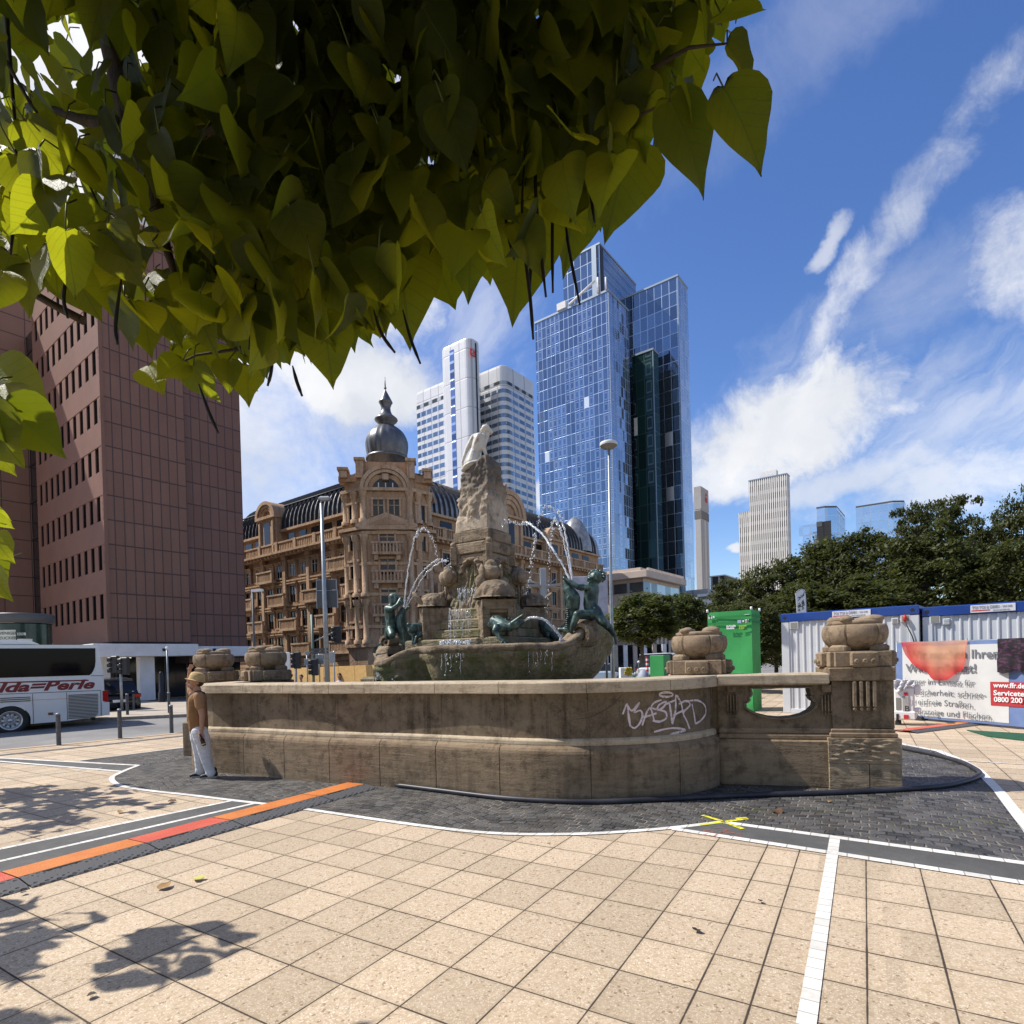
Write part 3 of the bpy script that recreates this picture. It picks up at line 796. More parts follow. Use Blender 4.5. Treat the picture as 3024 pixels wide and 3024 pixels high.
spots = [(P0 + qx * ((psz(225, 900)[0] + psz(650, 900)[0]) / 2) + qy * .49, capz, ang, 'large round stone urn on top of the square pier, nearest the white containers'),
         (D(2066, 1984, 9.0), None, ang - .12, 'round stone urn standing on the rounded wall end in front of the green tent'),
         (D(788, 2022, 12.3), None, ang + pi / 4 + .12, 'weathered stone urn with its strap facing front, before the orange hoarding'),
         (D(634, 2022, 12.9), None, ang + pi / 4 + .05, 'weathered stone urn just behind the man in the straw hat')]
for k, (p, z, a, lab) in enumerate(spots):
    u = urn0 if k == 0 else copy_tree(urn0)
    u.location = (p.x, p.y, 1.585 if z is None else z); u.rotation_euler = (0, 0, a)
    tag(u, lab, 'urn', 'stone urns on the enclosure')
# plain piers that carry the other urns
for k, i in enumerate((1, 2, 3)):
    p = spots[i][0]; a = spots[i][2] - (pi / 4 if i > 1 else 0)
    r = empty('urn_pier', (p.x, p.y, 0), a, ['stone pier at the rounded wall end under its urn', 'stone pier behind the pool wall carrying the urn before the hoarding', 'stone pier behind the pool wall carrying the urn near the man'][k], 'pier', 'piers under the urns')
    mb = MB(); mb.box(-.46, -.46, 0, .46, .46, .72, .02); mb.build('plinth', M_STONE, r, True)
    mb = MB(); mb.box(-.4, -.4, .72, .4, .4, 1.582, .015); mb.build('shaft', M_STONE_UP, r, True)
# back of the pool enclosure (low wall beyond the water) and the water sheet
M_WATER = mat('pool_water', (.03, .05, .045), .05, spec=.6, bump=(9, .35))
sheet('pool_water', [(-5.2, 11.6), (-4.6, 10.6), (-1.2, 9.3), (.9, 8.6), (2.4, 8.9), (2.9, 10.2), (2.5, 13.5), (0, 15.6), (-3, 16), (-5.2, 14)], 1.05, M_WATER)
tag(bpy.data.objects['pool_water'], kind='structure')
# ================================================================== FOUNTAIN
def cap(mb, p0, r0, p1, r1, n=12):
    p0, p1 = V(p0), V(p1); d = p1 - p0; L = d.length
    if L < 1e-6: d = V((0, 0, 1))
    d.normalize()
    pts, rs = [], []
    for k in range(4): a = pi / 2 * k / 4; pts.append(p0 - d * r0 * cos(a)); rs.append(max(1e-4, r0 * sin(a)))
    for k in range(5): f = k / 4; pts.append(p0.lerp(p1, f)); rs.append(r0 + (r1 - r0) * f)
    for k in range(1, 5): a = pi / 2 * k / 4; pts.append(p1 + d * r1 * sin(a)); rs.append(max(1e-4, r1 * cos(a)))
    mb.tube(pts, rs, n)
def body(name, caps, m, parent, voxel=.015, ells=(), sm=3, disp=None):
    mb = MB()
    for c in caps: cap(mb, *c)
    for e in ells: mb.blob(e[0], e[1], 2, 0, 1, 0, e[2] if len(e) > 2 else None)
    o = mb.build(name, m, parent)
    r = o.modifiers.new('Remesh', 'REMESH'); r.mode = 'VOXEL'; r.voxel_size = voxel; r.use_smooth_shade = True
    if sm: s = o.modifiers.new('Smooth', 'SMOOTH'); s.factor = .5; s.iterations = sm
    return o
M_FST = stone_mat('fountain_shell_limestone', (.17, .125, .08), (.34, .265, .182), (.055, .04, .028), band=(1.5, 1.5, 5), bump=1.0, grain=22, pit=.6, streak=.9, bd=.06)
M_WET = stone_mat('wet_algae_stone', (.16, .12, .072), (.31, .24, .15), (.05, .04, .026), band=(1, 1, 3), algae=((.1, .11, .035), .75), bump=1.0, grain=14, pit=.7, bd=.08)
M_WET.node_tree.nodes['Principled BSDF'].inputs['Roughness'].default_value = .5
M_ROCK = stone_mat('hewn_rock', (.36, .285, .2), (.54, .45, .34), (.15, .115, .08), band=(2, 2, 2), bump=.9, grain=16, pit=.4, top_dark=(5.15, 5.75))
M_MARBLE = mat('white_marble', (.56, .52, .45), .6, n=(5, (.42, .38, .32), .45, .65), n2=(11, (.24, .215, .18), .58, .72), bump=(30, .15))
def bronze():
    m, t, b = principled('green_bronze'); oc = t.n('ShaderNodeTexCoord').outputs['Object']
    n1 = t.noise(oc, 7, 6, .65, .4); n2 = t.noise(t.map(oc, (9, 9, 2)), 1.4, 5, .6)
    c = t.mix(t.rng(n1, .38, .68), (.014, .028, .025, 1), (.085, .145, .125, 1))
    c = t.mix(t.rng(n2, .55, .72, 0, .7), c, (.28, .39, .34, 1)); c = t.mix(t.rng(n1, .25, .36, .8, 0), c, (.01, .014, .013, 1))
    t.L.new(c, b.inputs['Base Color']); b.inputs['Metallic'].default_value = .25; b.inputs['Roughness'].default_value = .42
    bp = t.n('ShaderNodeBump'); bp.inputs['Strength'].default_value = .4; bp.inputs['Distance'].default_value = .02
    t.L.new(n1, bp.inputs['Height']); t.L.new(bp.outputs[0], b.inputs['Normal']); return m
M_BRONZE = bronze()
FC0 = D(1435, 1945, 12.6); FC = V((FC0.x, FC0.y, 0)); FA_ = R(-31)
fa = V((cos(FA_), sin(FA_), 0)); fb = V((-fa.y, fa.x, 0))
FM = Matrix(((fa.x, fb.x, 0, FC.x), (fa.y, fb.y, 0, FC.y), (0, 0, 1, 0), (0, 0, 0, 1)))
def fl(x, y, z): return FC + fa * x + fb * y + V((0, 0, z))
ftn = empty('fountain', tuple(FC), 0, 'tall stone fountain with a stepped centre and hewn rock above its boat shaped basin', 'fountain')

# basin hull
def bump_(a, c, w):
    d = abs((a - c + pi) % (2 * pi) - pi); return max(0, 1 - (d / w)) ** 2 * (3 - 2 * max(0, 1 - d / w)) if d < w else 0
def hull(u, v, inner=False):
    a = v * 2 * pi
    ca, sa = cos(a), sin(a); e = .82
    px = math.copysign(abs(ca) ** e, ca); py = math.copysign(abs(sa) ** e, sa)
    lf = max(0, min(1, (a - 3.3) / .4)) * max(0, min(1, (4.62 - a) / .25)); lf = lf * lf * (3 - 2 * lf)
    zr = 2.14 + .50 * bump_(a, 0, .5) + .14 * bump_(a, pi, .5) - .24 * lf + .1 * bump_(a, 4.45, .22)
    k = .60 + .40 * (sin(min(1, u * 1.06) * pi / 2)) ** .8
    k *= (1 - .09 * lf) * (1 - .2 * bump_(a, 4.58, .2)) * (1 + .05 * bump_(a, 4.3, .3))
    if u > .8: k += .025
    if u > .93: k -= .03 * (u - .93) / .07
    z = .95 + (zr - .95) * u
    q = fl(2.62 * px * k, 2.05 * py * k, z)
    n = mnoise.fractal(q * 2.6, .9, 2, 4) * (.025 + .15 * lf)
    return q + (q - V((FC.x, FC.y, q.z))).normalized() * n
mb = MB(); mb.surf(22, 120, hull, True, True); mb.build('basin_hull', M_WET, ftn)
mb = MB()
rim = []
for kk, (k, dz) in enumerate(((1.0, -.11), (1.035, -.10), (1.04, .0), (1.02, .035), (.93, .04), (.90, .0), (.90, -.2))):
    row = []
    for j in range(120):
        q = hull(1, j / 120); c = V((FC.x, FC.y, q.z)); row.append(c + (q - c) * (k + .018 * mnoise.fractal(q * 3 + V((0, 0, dz * 9)), 1, 2, 4)) + V((0, 0, dz + .03 * mnoise.noise(q * 2.2))))
    rim.append(row)
mb.loft(rim, True, False, True); mb.build('basin_rim', M_FST, ftn)
mb = MB(); mb.add([(lambda q: V((q.x, q.y, 2.06)))(FC + (hull(1, j / 60) - FC) * .93) for j in range(60)], [tuple(range(60))]); mb.build('basin_water', M_WATER, ftn)
for dx, dz, s in ((-.62, 1.5, .3), (-.35, 1.72, .26)):
    c = D(1192, 1990, 12.5); mb = MB(); mb.X = Matrix.Translation((c.x + dx, c.y, dz)) @ Matrix.Rotation(FA_, 4, 'Z')
    mb.box(-.2, -.25, -s, .25, .3, .1, .05); mb.build('spill_step', M_WET, ftn)
# scrolls on the two bows
def scroll(c, r, w, flip, tilt):
    mb = MB(); rings = []; n = 60
    for i in range(n + 1):
        f = i / n; a = pi * (-.5) + f * pi * 3.1; rr = r * (1.15 - .95 * f); th = r * .22 * (1 - .5 * f)
        wx = w * (1 - .25 * f); pts = []
        for (q, s) in ((rr + th, -1), (rr + th, 1), (rr - th, 1), (rr - th, -1)):
            pts.append(c + fa * (cos(a) * q * flip) + V((0, 0, sin(a) * q)) + fb * (wx * s))
        rings.append(pts)
    mb.loft(rings, True, True, False); return fixn(mb.build('scroll', M_FST, ftn))
scroll(D(1724, 1872, 10.9), .185, .26, 1, 0); scroll(D(1153, 1896, 13.6), .15, .2, -1, 0)
mb = MB(); q = D(1690, 1893, 10.95); mb.X = Matrix.Translation(q) @ Matrix.Rotation(FA_, 4, 'Z'); mb.box(-.3, -.28, -.12, .22, .28, .0, .03); mb.build('scroll_ledge', M_FST, ftn)

# stepped centre
mb = MB(); mb.X = FM; mb.box(-1.22, -1.22, 1.2, 1.22, 1.22, 2.33, .03); mb.build('step_base', M_WET, ftn)
for k, (h, z0, z1) in enumerate(((1.02, 2.33, 2.52), (.92, 2.52, 2.73), (.8, 2.73, 2.95))):
    mb = MB(); mb.X = FM; mb.box(-h, -h, z0, h, h, z1, .03); mb.build('cascade_step', M_WET, ftn)
for k, (sx, sy, w, zt) in enumerate(((1, -1, .33, 3.06), (-1, -1, .29, 3.0), (1, 1, .29, 3.0), (-1, 1, .29, 3.0))):
    c = fl(.76 * sx, .76 * sy, 0); mb = MB(); mb.X = Matrix.Translation(c) @ Matrix.Rotation(FA_ + pi / 4, 4, 'Z')
    if k == 0:
        mb.X = Matrix.Translation(c) @ Matrix.Rotation(math.atan2(.24, .97), 4, 'Z')
        y = -.33                        # niche block: frame round a dark opening
        mb.box(-w, y + .14, 1.9, w, .33, zt, .02); mb.box(-w, y, 2.2, -w + .15, y + .16, zt, .015); mb.box(w - .15, y, 2.2, w, y + .16, zt, .015)
        mb.box(-w + .14, y, zt - .2, w - .14, y + .16, zt, .015); mb.box(-w + .14, y + .04, zt - .27, w - .14, y + .15, zt - .19, .015)
        mb.box(-w - .06, y - .06, 1.9, w + .06, .2, 2.2, .02)
    else: mb.box(-w, -w, 1.9, w, w, zt, .02)
    mb.build('corner_block', M_FST, ftn)
    # shell on top
    mb = MB(); a0 = math.atan2(fa.y * sx + fb.y * sy, fa.x * sx + fb.x * sy)
    def shell(u, v, c=c, zt=zt, a0=a0, big=(k == 0)):
        a = v * 2 * pi; th = u * pi / 2; s = 1.12 if big else .9
        r = s * (.4 - .1 * u if u < .12 else .31 * cos((u - .12) / .88 * pi / 2) ** .7 + .02)
        r *= 1 + .05 * cos(a * 9) * (1 - u) + .10 * mnoise.fractal(V((cos(a) * 3, sin(a) * 3, u * 4 + sx * 3)), 1, 2, 4); zz = zt + (.03 if u < .12 else .03 + .33 * sin((u - .12) / .88 * pi / 2)) * s
        return c + V((r * cos(a), r * sin(a), 0)) + V((0, 0, zz)) + V((cos(a0), sin(a0), 0)) * (.05 * (1 - u))
    mb.surf(26, 96, shell, True, True); mb.build('shell', M_FST, ftn)
    if k in (1, 2):                       # upright fin shell leaning out
        d = V((cos(a0), sin(a0), 0)); mb = MB(); rot = Matrix.Rotation(a0, 3, 'Z') @ Matrix.Rotation(R(38), 3, 'Y')
        mb.blob(c + d * .3 + V((0, 0, zt + .15)), (.06, .17, .26), 2, .05, 2, k, rot); mb.build('shell_fin', M_FST, ftn)
# lower pedestal with niches
mb = MB(); mb.X = FM; h = .44
mb.box(-h, -h + .14, 2.9, h - .14, h, 4.13, .01)
mb.box(-h, -h, 2.9, -h + .16, -h + .16, 4.13, .02); mb.box(h - .16, -h, 2.9, h, -h + .16, 4.13, .02); mb.box(h - .16, h - .16, 2.9, h, h, 4.13, .02)
mb.box(-h + .15, -h + .01, 3.93, h - .15, -h + .2, 4.12, .02); mb.box(h - .2, -h + .15, 3.93, h - .01, h - .15, 4.12, .02)
mb.build('lower_pedestal', M_FST, ftn)
# cascading dripstone in the two niches
def drip(face):
    mb = MB()
    def f(u, v):
        z = 2.7 + 1.25 * u; s = (v - .5) * (.95 - .42 * u)
        dpt = .05 + .35 * (1 - u) ** 1.4 + .09 * mnoise.fractal(V((s * 9, z * 3.0, face * 5)), 1, 2, 4) + .05 * abs(sin(s * 30 + 2 * sin(z * 3)))
        return fl(s, -h + .1 - dpt, z) if face == 0 else fl(h - .1 + dpt, s, z)
    mb.surf(30, 40, f); return mb.build('dripstone', M_WET, ftn)
drip(0); drip(1)
rnd_ = random.Random(5)
for face in (0, 1):                         # grotesque rockwork heaped round the niches
    els = []
    for k in range(64):
        s = rnd_.uniform(-.78, .78); z = 2.92 + .62 * rnd_.random() ** 1.6 * (1 if abs(s) > .3 else .6); dd = .03 + .33 * rnd_.random() * (3.75 - z)
        p = fl(s, -h - dd + .1, z) if face == 0 else fl(h + dd - .1, s, z); r = rnd_.uniform(.05, .12); els.append((p, (r, r * rnd_.uniform(.6, 1.2), r * rnd_.uniform(.7, 1.6))))
    body('rockwork', [], M_FST, ftn, .022, els, 1)
for face in (0, 1):                         # arch shell over each niche
    mb = MB()
    def arch(u, v, face=face):
        a = pi * v; r = .17 + .12 * u; s = r * cos(a) * (1 + .05 * cos(14 * a)); z = 3.72 + r * 1.15 * sin(a); dd = .02 + .13 * (1 - (u - .5) ** 2 * 3.2) + .02 * cos(14 * a) * u
        return fl(s, -h - dd + .06, z) if face == 0 else fl(h + dd - .06, s, z)
    mb.surf(6, 44, arch); mb.build('niche_arch', M_FST, ftn)
# lidded pots on three legs at the pedestal corners
for k, (sx, sy) in enumerate(((1, -1), (-1, -1), (1, 1))):
    c = fl(.53 * sx, .53 * sy, 0); pz = 3.66
    mb = MB(); mb.lathe([(.02, pz - .2), (.13, pz - .17), (.2, pz - .06), (.205, pz + .03), (.17, pz + .11), (.12, pz + .13), (.125, pz + .16), (.1, pz + .21), (.05, pz + .26), (.0, pz + .27)], 72, (c.x, c.y, 0), rf=lambda a, z: 1 + .05 * abs(cos(a * 4)) + .06 * mnoise.noise(V((cos(a) * 3, sin(a) * 3, z * 9)))); mb.build('pot', M_FST, ftn)
    a0 = math.atan2(c.y - FC.y, c.x - FC.x)
    for q in (-1, 1):
        mb = MB(); d = a0 + q * 1.35; mb.blob(c + V((cos(d) * .2, sin(d) * .2, pz + .0)), (.05, .11, .17), 2, .08, 2, k, Matrix.Rotation(d, 3, 'Z')); mb.build('pot_leaf', M_FST, ftn)
    for q in range(3):
        d = a0 + q * 2 * pi / 3 + .5; p = c + V((cos(d) * .09, sin(d) * .09, 0)); mb = MB(); mb.tube([p + V((0, 0, 3.0)), p + V((0, 0, 3.3)), p + V((0, 0, pz - .12))], [.03, .022, .034], 8); mb.build('pot_leg', M_FST, ftn)
    mb = MB(); mb.box(-.07, -.07, 3.9, .07, .07, 4.3, .02); mb.X = None
    o = mb.build('finial', M_FST, ftn); cc = fl(.45 * sx, .45 * sy, 0); o.data.transform(Matrix.Translation(cc))
    mb = MB(); mb.blob(cc + V((0, 0, 4.34)), (.07, .07, .07), 2, .1, 2, k); mb.build('finial_knob', M_FST, ftn)
mb = MB(); mb.X = FM; mb.box(-.46, -.46, 4.13, .46, .46, 4.36, .02); mb.box(-.45, -.45, 4.362, .45, .45, 4.62, .03); mb.build('upper_course', M_FST, ftn)
# hewn rock
def rock(u, v):
    a = v * 2 * pi; ca, sa = cos(a), sin(a); m_ = max(abs(ca), abs(sa)); k = 1 / (m_ ** .82)
    top = 5.86 + .33 * max(0, min(1, (ca * .9 - sa * .45) * .6 + .5))
    z = 4.62 + (top - 4.62) * u
    hs = .44 * (1 - .27 * u ** 1.3)
    q = V((ca * k * hs + .07 * u, sa * k * hs, 0))
    amp = min(1, max(0, (z - 4.76) * 6)); smooth_side = .25 if (ca > .6 and z < 5.2) else 1
    n = mnoise.fractal(V((q.x * 4.4, q.y * 4.4, z * 4.2)), .8, 2, 5) * .06 + mnoise.noise(V((q.x * 13, q.y * 13, z * 12))) * .022
    q *= 1 + (n * amp * smooth_side) / hs
    if u > .93: q *= 1 - (u - .93) * 2.5
    return fl(q.x, q.y, z)
mb = MB(); mb.surf(64, 120, rock, True, True)
topc = [rock(1, j / 120) for j in range(120)]; cen = sum(topc, V((0, 0, 0))) / 120; cen.z -= .02
mb.loft([topc, [cen + (p - cen) * .5 + V((0, 0, .04 * mnoise.noise(p * 5))) for p in topc], [cen + (p - cen) * .02 for p in topc]], True, False, True)
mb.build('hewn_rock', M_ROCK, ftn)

# ---------------------------------------------------------------- marble figure on the rock
st = empty('marble_statue', tuple(D(1400, 1390, 12.55)), 0, 'white marble nude seated on the rock, seen from behind with head turned right', 'statue')
s_ = lambda x, y, d=0.0: D(1350 + x * .0932, 1240 + y * .0932, 12.55 + d)
px_ = 12.55 / FPX * .0932
def rr_(k): return k * px_
caps = [(s_(880, 420), rr_(75), s_(900, 350), rr_(70)), (s_(560, 540, .02), rr_(105), s_(930, 500, 0), rr_(95)), (s_(700, 600), rr_(190), s_(600, 900), rr_(165)), (s_(820, 600, -.02), rr_(120), s_(700, 900), rr_(130)),
        (s_(560, 1000), rr_(155), s_(480, 1330), rr_(200)), (s_(460, 1360), rr_(205), s_(420, 1430, .08), rr_(190)), (s_(640, 1400), rr_(150), s_(700, 1430, .1), rr_(120)),
        (s_(935, 500), rr_(88), s_(835, 860, -.06), rr_(70)), (s_(835, 860, -.06), rr_(72), s_(945, 1200, -.02), rr_(48)), (s_(945, 1210), rr_(48), s_(1080, 1250), rr_(52)), (s_(1080, 1245), rr_(48), s_(1150, 1290), rr_(38)),
        (s_(500, 560), rr_(85), s_(300, 950, .03), rr_(66)), (s_(300, 950, .03), rr_(64), s_(165, 1330, 0), rr_(46)), (s_(165, 1330), rr_(44), s_(175, 1600, -.02), rr_(40)),
        (s_(520, 1400, .12), rr_(150), s_(760, 1330, .5), rr_(110)), (s_(380, 1400, .12), rr_(150), s_(420, 1330, .52), rr_(110)), (s_(760, 1330, .5), rr_(100), s_(780, 1700, .6), rr_(70)), (s_(420, 1330, .52), rr_(100), s_(420, 1700, .6), rr_(70))]
ell = [(s_(930, 300), (rr_(135), rr_(150), rr_(135))), (s_(1040, 370), (rr_(85), rr_(90), rr_(105))), (s_(1115, 390), (rr_(32), rr_(35), rr_(40)))]
body('figure', caps, M_MARBLE, st, .013, ell, 3)
mb = MB(); mb.blob(s_(900, 270), (rr_(140), rr_(150), rr_(115)), 3, .12, 5, 2); mb.blob(s_(800, 330), (rr_(75), rr_(85), rr_(75)), 2, .1, 4, 3); mb.build('hair', M_MARBLE, st)
mb = MB(); mb.tube([s_(760, 430, -.09), s_(660, 470, -.13), s_(610, 600, -.14), s_(540, 780, -.12)], [rr_(34), rr_(40), rr_(32), rr_(14)], 8); mb.build('braid', M_MARBLE, st)
mb = MB(); mb.blob(s_(520, 1480, 0), (rr_(420), .3, rr_(120)), 3, .2, 3, 5, Matrix.Rotation(R(-14), 3, 'Y')); mb.build('drapery', M_MARBLE, st)
mb = MB(); mb.tube([s_(943, 200), s_(935, 110)], .006, 6); mb.build('hair_pin', M_MARBLE, st)

# ---------------------------------------------------------------- bronze boys with fish, toads
def bz(ox, oy, k, Y): return lambda x, y, d=0.0: D(ox + x * k, oy + y * k, Y + d)
b = bz(1600, 1650, .207, 10.9); q = .207 * 10.9 / FPX
boy = empty('bronze_boy', tuple(b(740, 820)), 0, 'green bronze boy riding the right scroll and grasping an upright spouting fish', 'statue', 'bronze boys with fish')
caps = [(b(760, 360), 55 * q, b(700, 400), 75 * q), (b(690, 420), 85 * q, b(680, 640), 90 * q), (b(680, 640), 92 * q, b(720, 780), 105 * q), (b(760, 420), 60 * q, b(730, 640), 70 * q),
        (b(650, 400, -.1), 52 * q, b(520, 405, -.16), 42 * q), (b(520, 405, -.16), 42 * q, b(390, 320, -.1), 32 * q), (b(390, 322, -.1), 30 * q, b(318, 280, -.06), 26 * q),
        (b(700, 400, .12), 50 * q, b(560, 420, .16), 42 * q), (b(560, 420, .16), 40 * q, b(430, 345, .08), 30 * q),
        (b(720, 790, -.08), 78 * q, b(510, 800, -.18), 66 * q), (b(505, 800, -.18), 60 * q, b(440, 960, -.2), 42 * q), (b(440, 960, -.2), 38 * q, b(420, 1040, -.2), 30 * q),
        (b(770, 740, -.05), 85 * q, b(850, 880, -.14), 70 * q), (b(850, 880, -.14), 66 * q, b(960, 980, -.1), 52 * q), (b(960, 980, -.1), 50 * q, b(1040, 1100, -.06), 30 * q), (b(1040, 1100, -.06), 28 * q, b(1062, 1210, -.06), 16 * q)]
body('figure', caps, M_BRONZE, boy, .014, [(b(775, 268), (112 * q, 110 * q, 98 * q)), (b(690, 300), (50 * q, 55 * q, 50 * q))], 2)
mb = MB()
for k in range(26):
    random.seed(k); a = random.uniform(-1.2, 3.6); e = random.uniform(-.9, .9)
    mb.blob(b(785 + 105 * cos(a), 255 - 88 * sin(a), e * .12), (34 * q, 34 * q, 28 * q), 1, .2, 3, k)
mb.build('curly_hair', M_BRONZE, boy)
fish = empty('bronze_fish', tuple(b(430, 900)), 0, 'green bronze fish held upright with open mouth at the right scroll', 'statue', 'bronze fish spouting water')
caps = [(b(335, 330), 42 * q, b(385, 450), 80 * q), (b(385, 450), 85 * q, b(440, 560), 112 * q), (b(440, 560), 112 * q, b(450, 680), 95 * q), (b(450, 680), 80 * q, b(400, 880), 50 * q), (b(400, 880), 52 * q, b(370, 1020), 60 * q), (b(370, 1020), 50 * q, b(250, 1010, .05), 30 * q),
        (b(330, 330), 30 * q, b(315, 270), 22 * q), (b(370, 330), 30 * q, b(420, 380), 34 * q)]
body('fish_body', caps, M_BRONZE, fish, .014, (), 2)
mb = MB(); mb.lathe([(0, .0), (30 * q, 0), (34 * q, 6 * q), (24 * q, 12 * q), (14 * q, 8 * q), (0, 12 * q)], 14); o = mb.build('eye', M_BRONZE, fish)
o.data.transform(Matrix.Translation(b(395, 560, -.13)) @ Matrix.Rotation(pi / 2, 4, 'X'))
mb = MB()
for k in range(11): mb.blob(b(372 + 3 * k * (1 if k < 5 else -.3), 720 + k * 28, -.06), (38 * q, .05, 15 * q), 1)
mb.build('belly_scutes', M_BRONZE, fish)
mb = MB(); mb.extr([b(230, 1000, .1), b(300, 940, .1), b(365, 870, .08), b(372, 960, .08), b(300, 1010, .1), b(235, 1015, .1)], (0, .03, 0)); fixn(mb.build('tail_fin', M_BRONZE, fish))
# left boy
b = bz(1100, 1700, .1812, 13.1); q = .1812 * 13.1 / FPX
boy2 = empty('bronze_boy', tuple(b(300, 950)), 0, 'green bronze boy at the left scroll bending over a spouting fish', 'statue', 'bronze boys with fish')
caps = [(b(320, 470), 55 * q, b(300, 540), 75 * q), (b(280, 560), 90 * q, b(290, 740), 85 * q), (b(290, 740), 85 * q, b(310, 880), 90 * q),
        (b(250, 540, -.1), 62 * q, b(330, 545, -.2), 46 * q), (b(330, 545, -.2), 44 * q, b(410, 480, -.15), 36 * q), (b(410, 480, -.15), 36 * q, b(465, 390, -.08), 40 * q), (b(465, 390, -.08), 34 * q, b(480, 440, -.1), 34 * q),
        (b(300, 900, -.1), 78 * q, b(320, 970, -.25), 60 * q), (b(270, 900, .1), 78 * q, b(250, 990, .1), 56 * q)]
body('figure', caps, M_BRONZE, boy2, .014, [(b(355, 390), (85 * q, 90 * q, 105 * q)), (b(345, 450), (60 * q, 70 * q, 50 * q)), (b(425, 430, -.05), (22 * q, 22 * q, 28 * q))], 2)
mb = MB(); mb.blob(b(345, 355), (84 * q, 88 * q, 75 * q), 3, .1, 6, 1); mb.build('hair', M_BRONZE, boy2)
fish2 = empty('bronze_fish', tuple(b(520, 1100)), 0, 'green bronze fish upright in front of the left boy, spouting three jets', 'statue', 'bronze fish spouting water')
caps = [(b(505, 560), 60 * q, b(470, 680), 88 * q), (b(470, 680), 90 * q, b(480, 850), 100 * q), (b(480, 850), 100 * q, b(540, 1060), 96 * q), (b(540, 1060), 90 * q, b(570, 1150), 70 * q), (b(540, 560), 34 * q, b(600, 510), 18 * q), (b(490, 560), 30 * q, b(500, 510), 16 * q), (b(560, 1050), 60 * q, b(640, 1010), 40 * q)]
body('fish_body', caps, M_BRONZE, fish2, .015, (), 2)
mb = MB(); mb.extr([b(0, 1250), b(20, 1180), b(90, 1120), b(170, 1085), b(160, 1110), b(95, 1150), b(60, 1215), b(40, 1270)], (0, .04, 0)); fixn(mb.build('tail_fin', M_BRONZE, fish2))
# toads / sea creatures
b = bz(1350, 1600, .1812, 10.9); q = .1812 * 10.9 / FPX
t1 = empty('bronze_toad', tuple(b(700, 1560)), 0, 'green bronze crocodile-like creature crawling from the front niche and spouting to the right', 'statue', 'bronze creatures on the steps')
caps = [(b(560, 1350, .25), 70 * q, b(640, 1320, .05), 130 * q), (b(640, 1320, .05), 130 * q, b(760, 1370, -.1), 105 * q), (b(760, 1370, -.1), 105 * q, b(880, 1390, -.2), 75 * q), (b(880, 1370, -.2), 62 * q, b(980, 1330, -.25), 62 * q), (b(900, 1330, -.25), 42 * q, b(1075, 1190, -.3), 20 * q), (b(960, 1390, -.25), 48 * q, b(1080, 1300, -.3), 24 * q),
        (b(640, 1390, -.2), 62 * q, b(610, 1470, -.28), 46 * q), (b(610, 1450, -.28), 46 * q, b(700, 1575, -.34), 30 * q), (b(700, 1575, -.34), 32 * q, b(760, 1620, -.38), 34 * q), (b(760, 1620, -.38), 20 * q, b(840, 1635, -.4), 12 * q), (b(750, 1620, -.38), 18 * q, b(790, 1655, -.44), 12 * q), (b(740, 1620, -.38), 18 * q, b(720, 1650, -.42), 12 * q)]
body('creature_body', caps, M_BRONZE, t1, .012, (), 2)
for k in range(7): mb = MB(); mb.blob(b(590 + k * 50, 1215 + 12 * k + (k > 4) * -25, -.05), (14 * q, 14 * q, 18 * q), 1); mb.build('back_spike', M_BRONZE, t1)
b = bz(1100, 1700, .1812, 12.2); q = .1812 * 12.2 / FPX
t2 = empty('bronze_toad', tuple(b(760, 1100)), 0, 'glistening dark bronze creature on the steps right of the left boy', 'statue', 'bronze creatures on the steps')
caps = [(b(880, 880, .25), 100 * q, b(780, 860, 0), 105 * q), (b(780, 860), 100 * q, b(660, 860, -.1), 85 * q), (b(660, 860, -.1), 70 * q, b(590, 800, -.15), 36 * q), (b(650, 900, -.1), 50 * q, b(600, 900, -.15), 30 * q), (b(800, 940, -.1), 46 * q, b(720, 1010, -.2), 34 * q), (b(720, 1010, -.2), 30 * q, b(690, 1100, -.22), 24 * q), (b(680, 960, -.1), 40 * q, b(660, 1100, -.12), 24 * q)]
body('creature_body', caps, M_BRONZE, t2, .013, (), 2)
b = bz(1350, 1600, .1812, 12.6); q = .1812 * 12.6 / FPX
t3 = empty('bronze_toad', tuple(b(1440, 1560)), 0, 'dark bronze creature half hidden behind the short jet near the right fish', 'statue', 'bronze creatures on the steps')
caps = [(b(1400, 1330), 80 * q, b(1440, 1430), 90 * q), (b(1440, 1430), 85 * q, b(1500, 1350), 45 * q), (b(1440, 1450), 50 * q, b(1470, 1540, -.1), 34 * q), (b(1560, 1520), 70 * q, b(1600, 1560), 70 * q)]
body('creature_body', caps, M_BRONZE, t3, .014, (), 2)

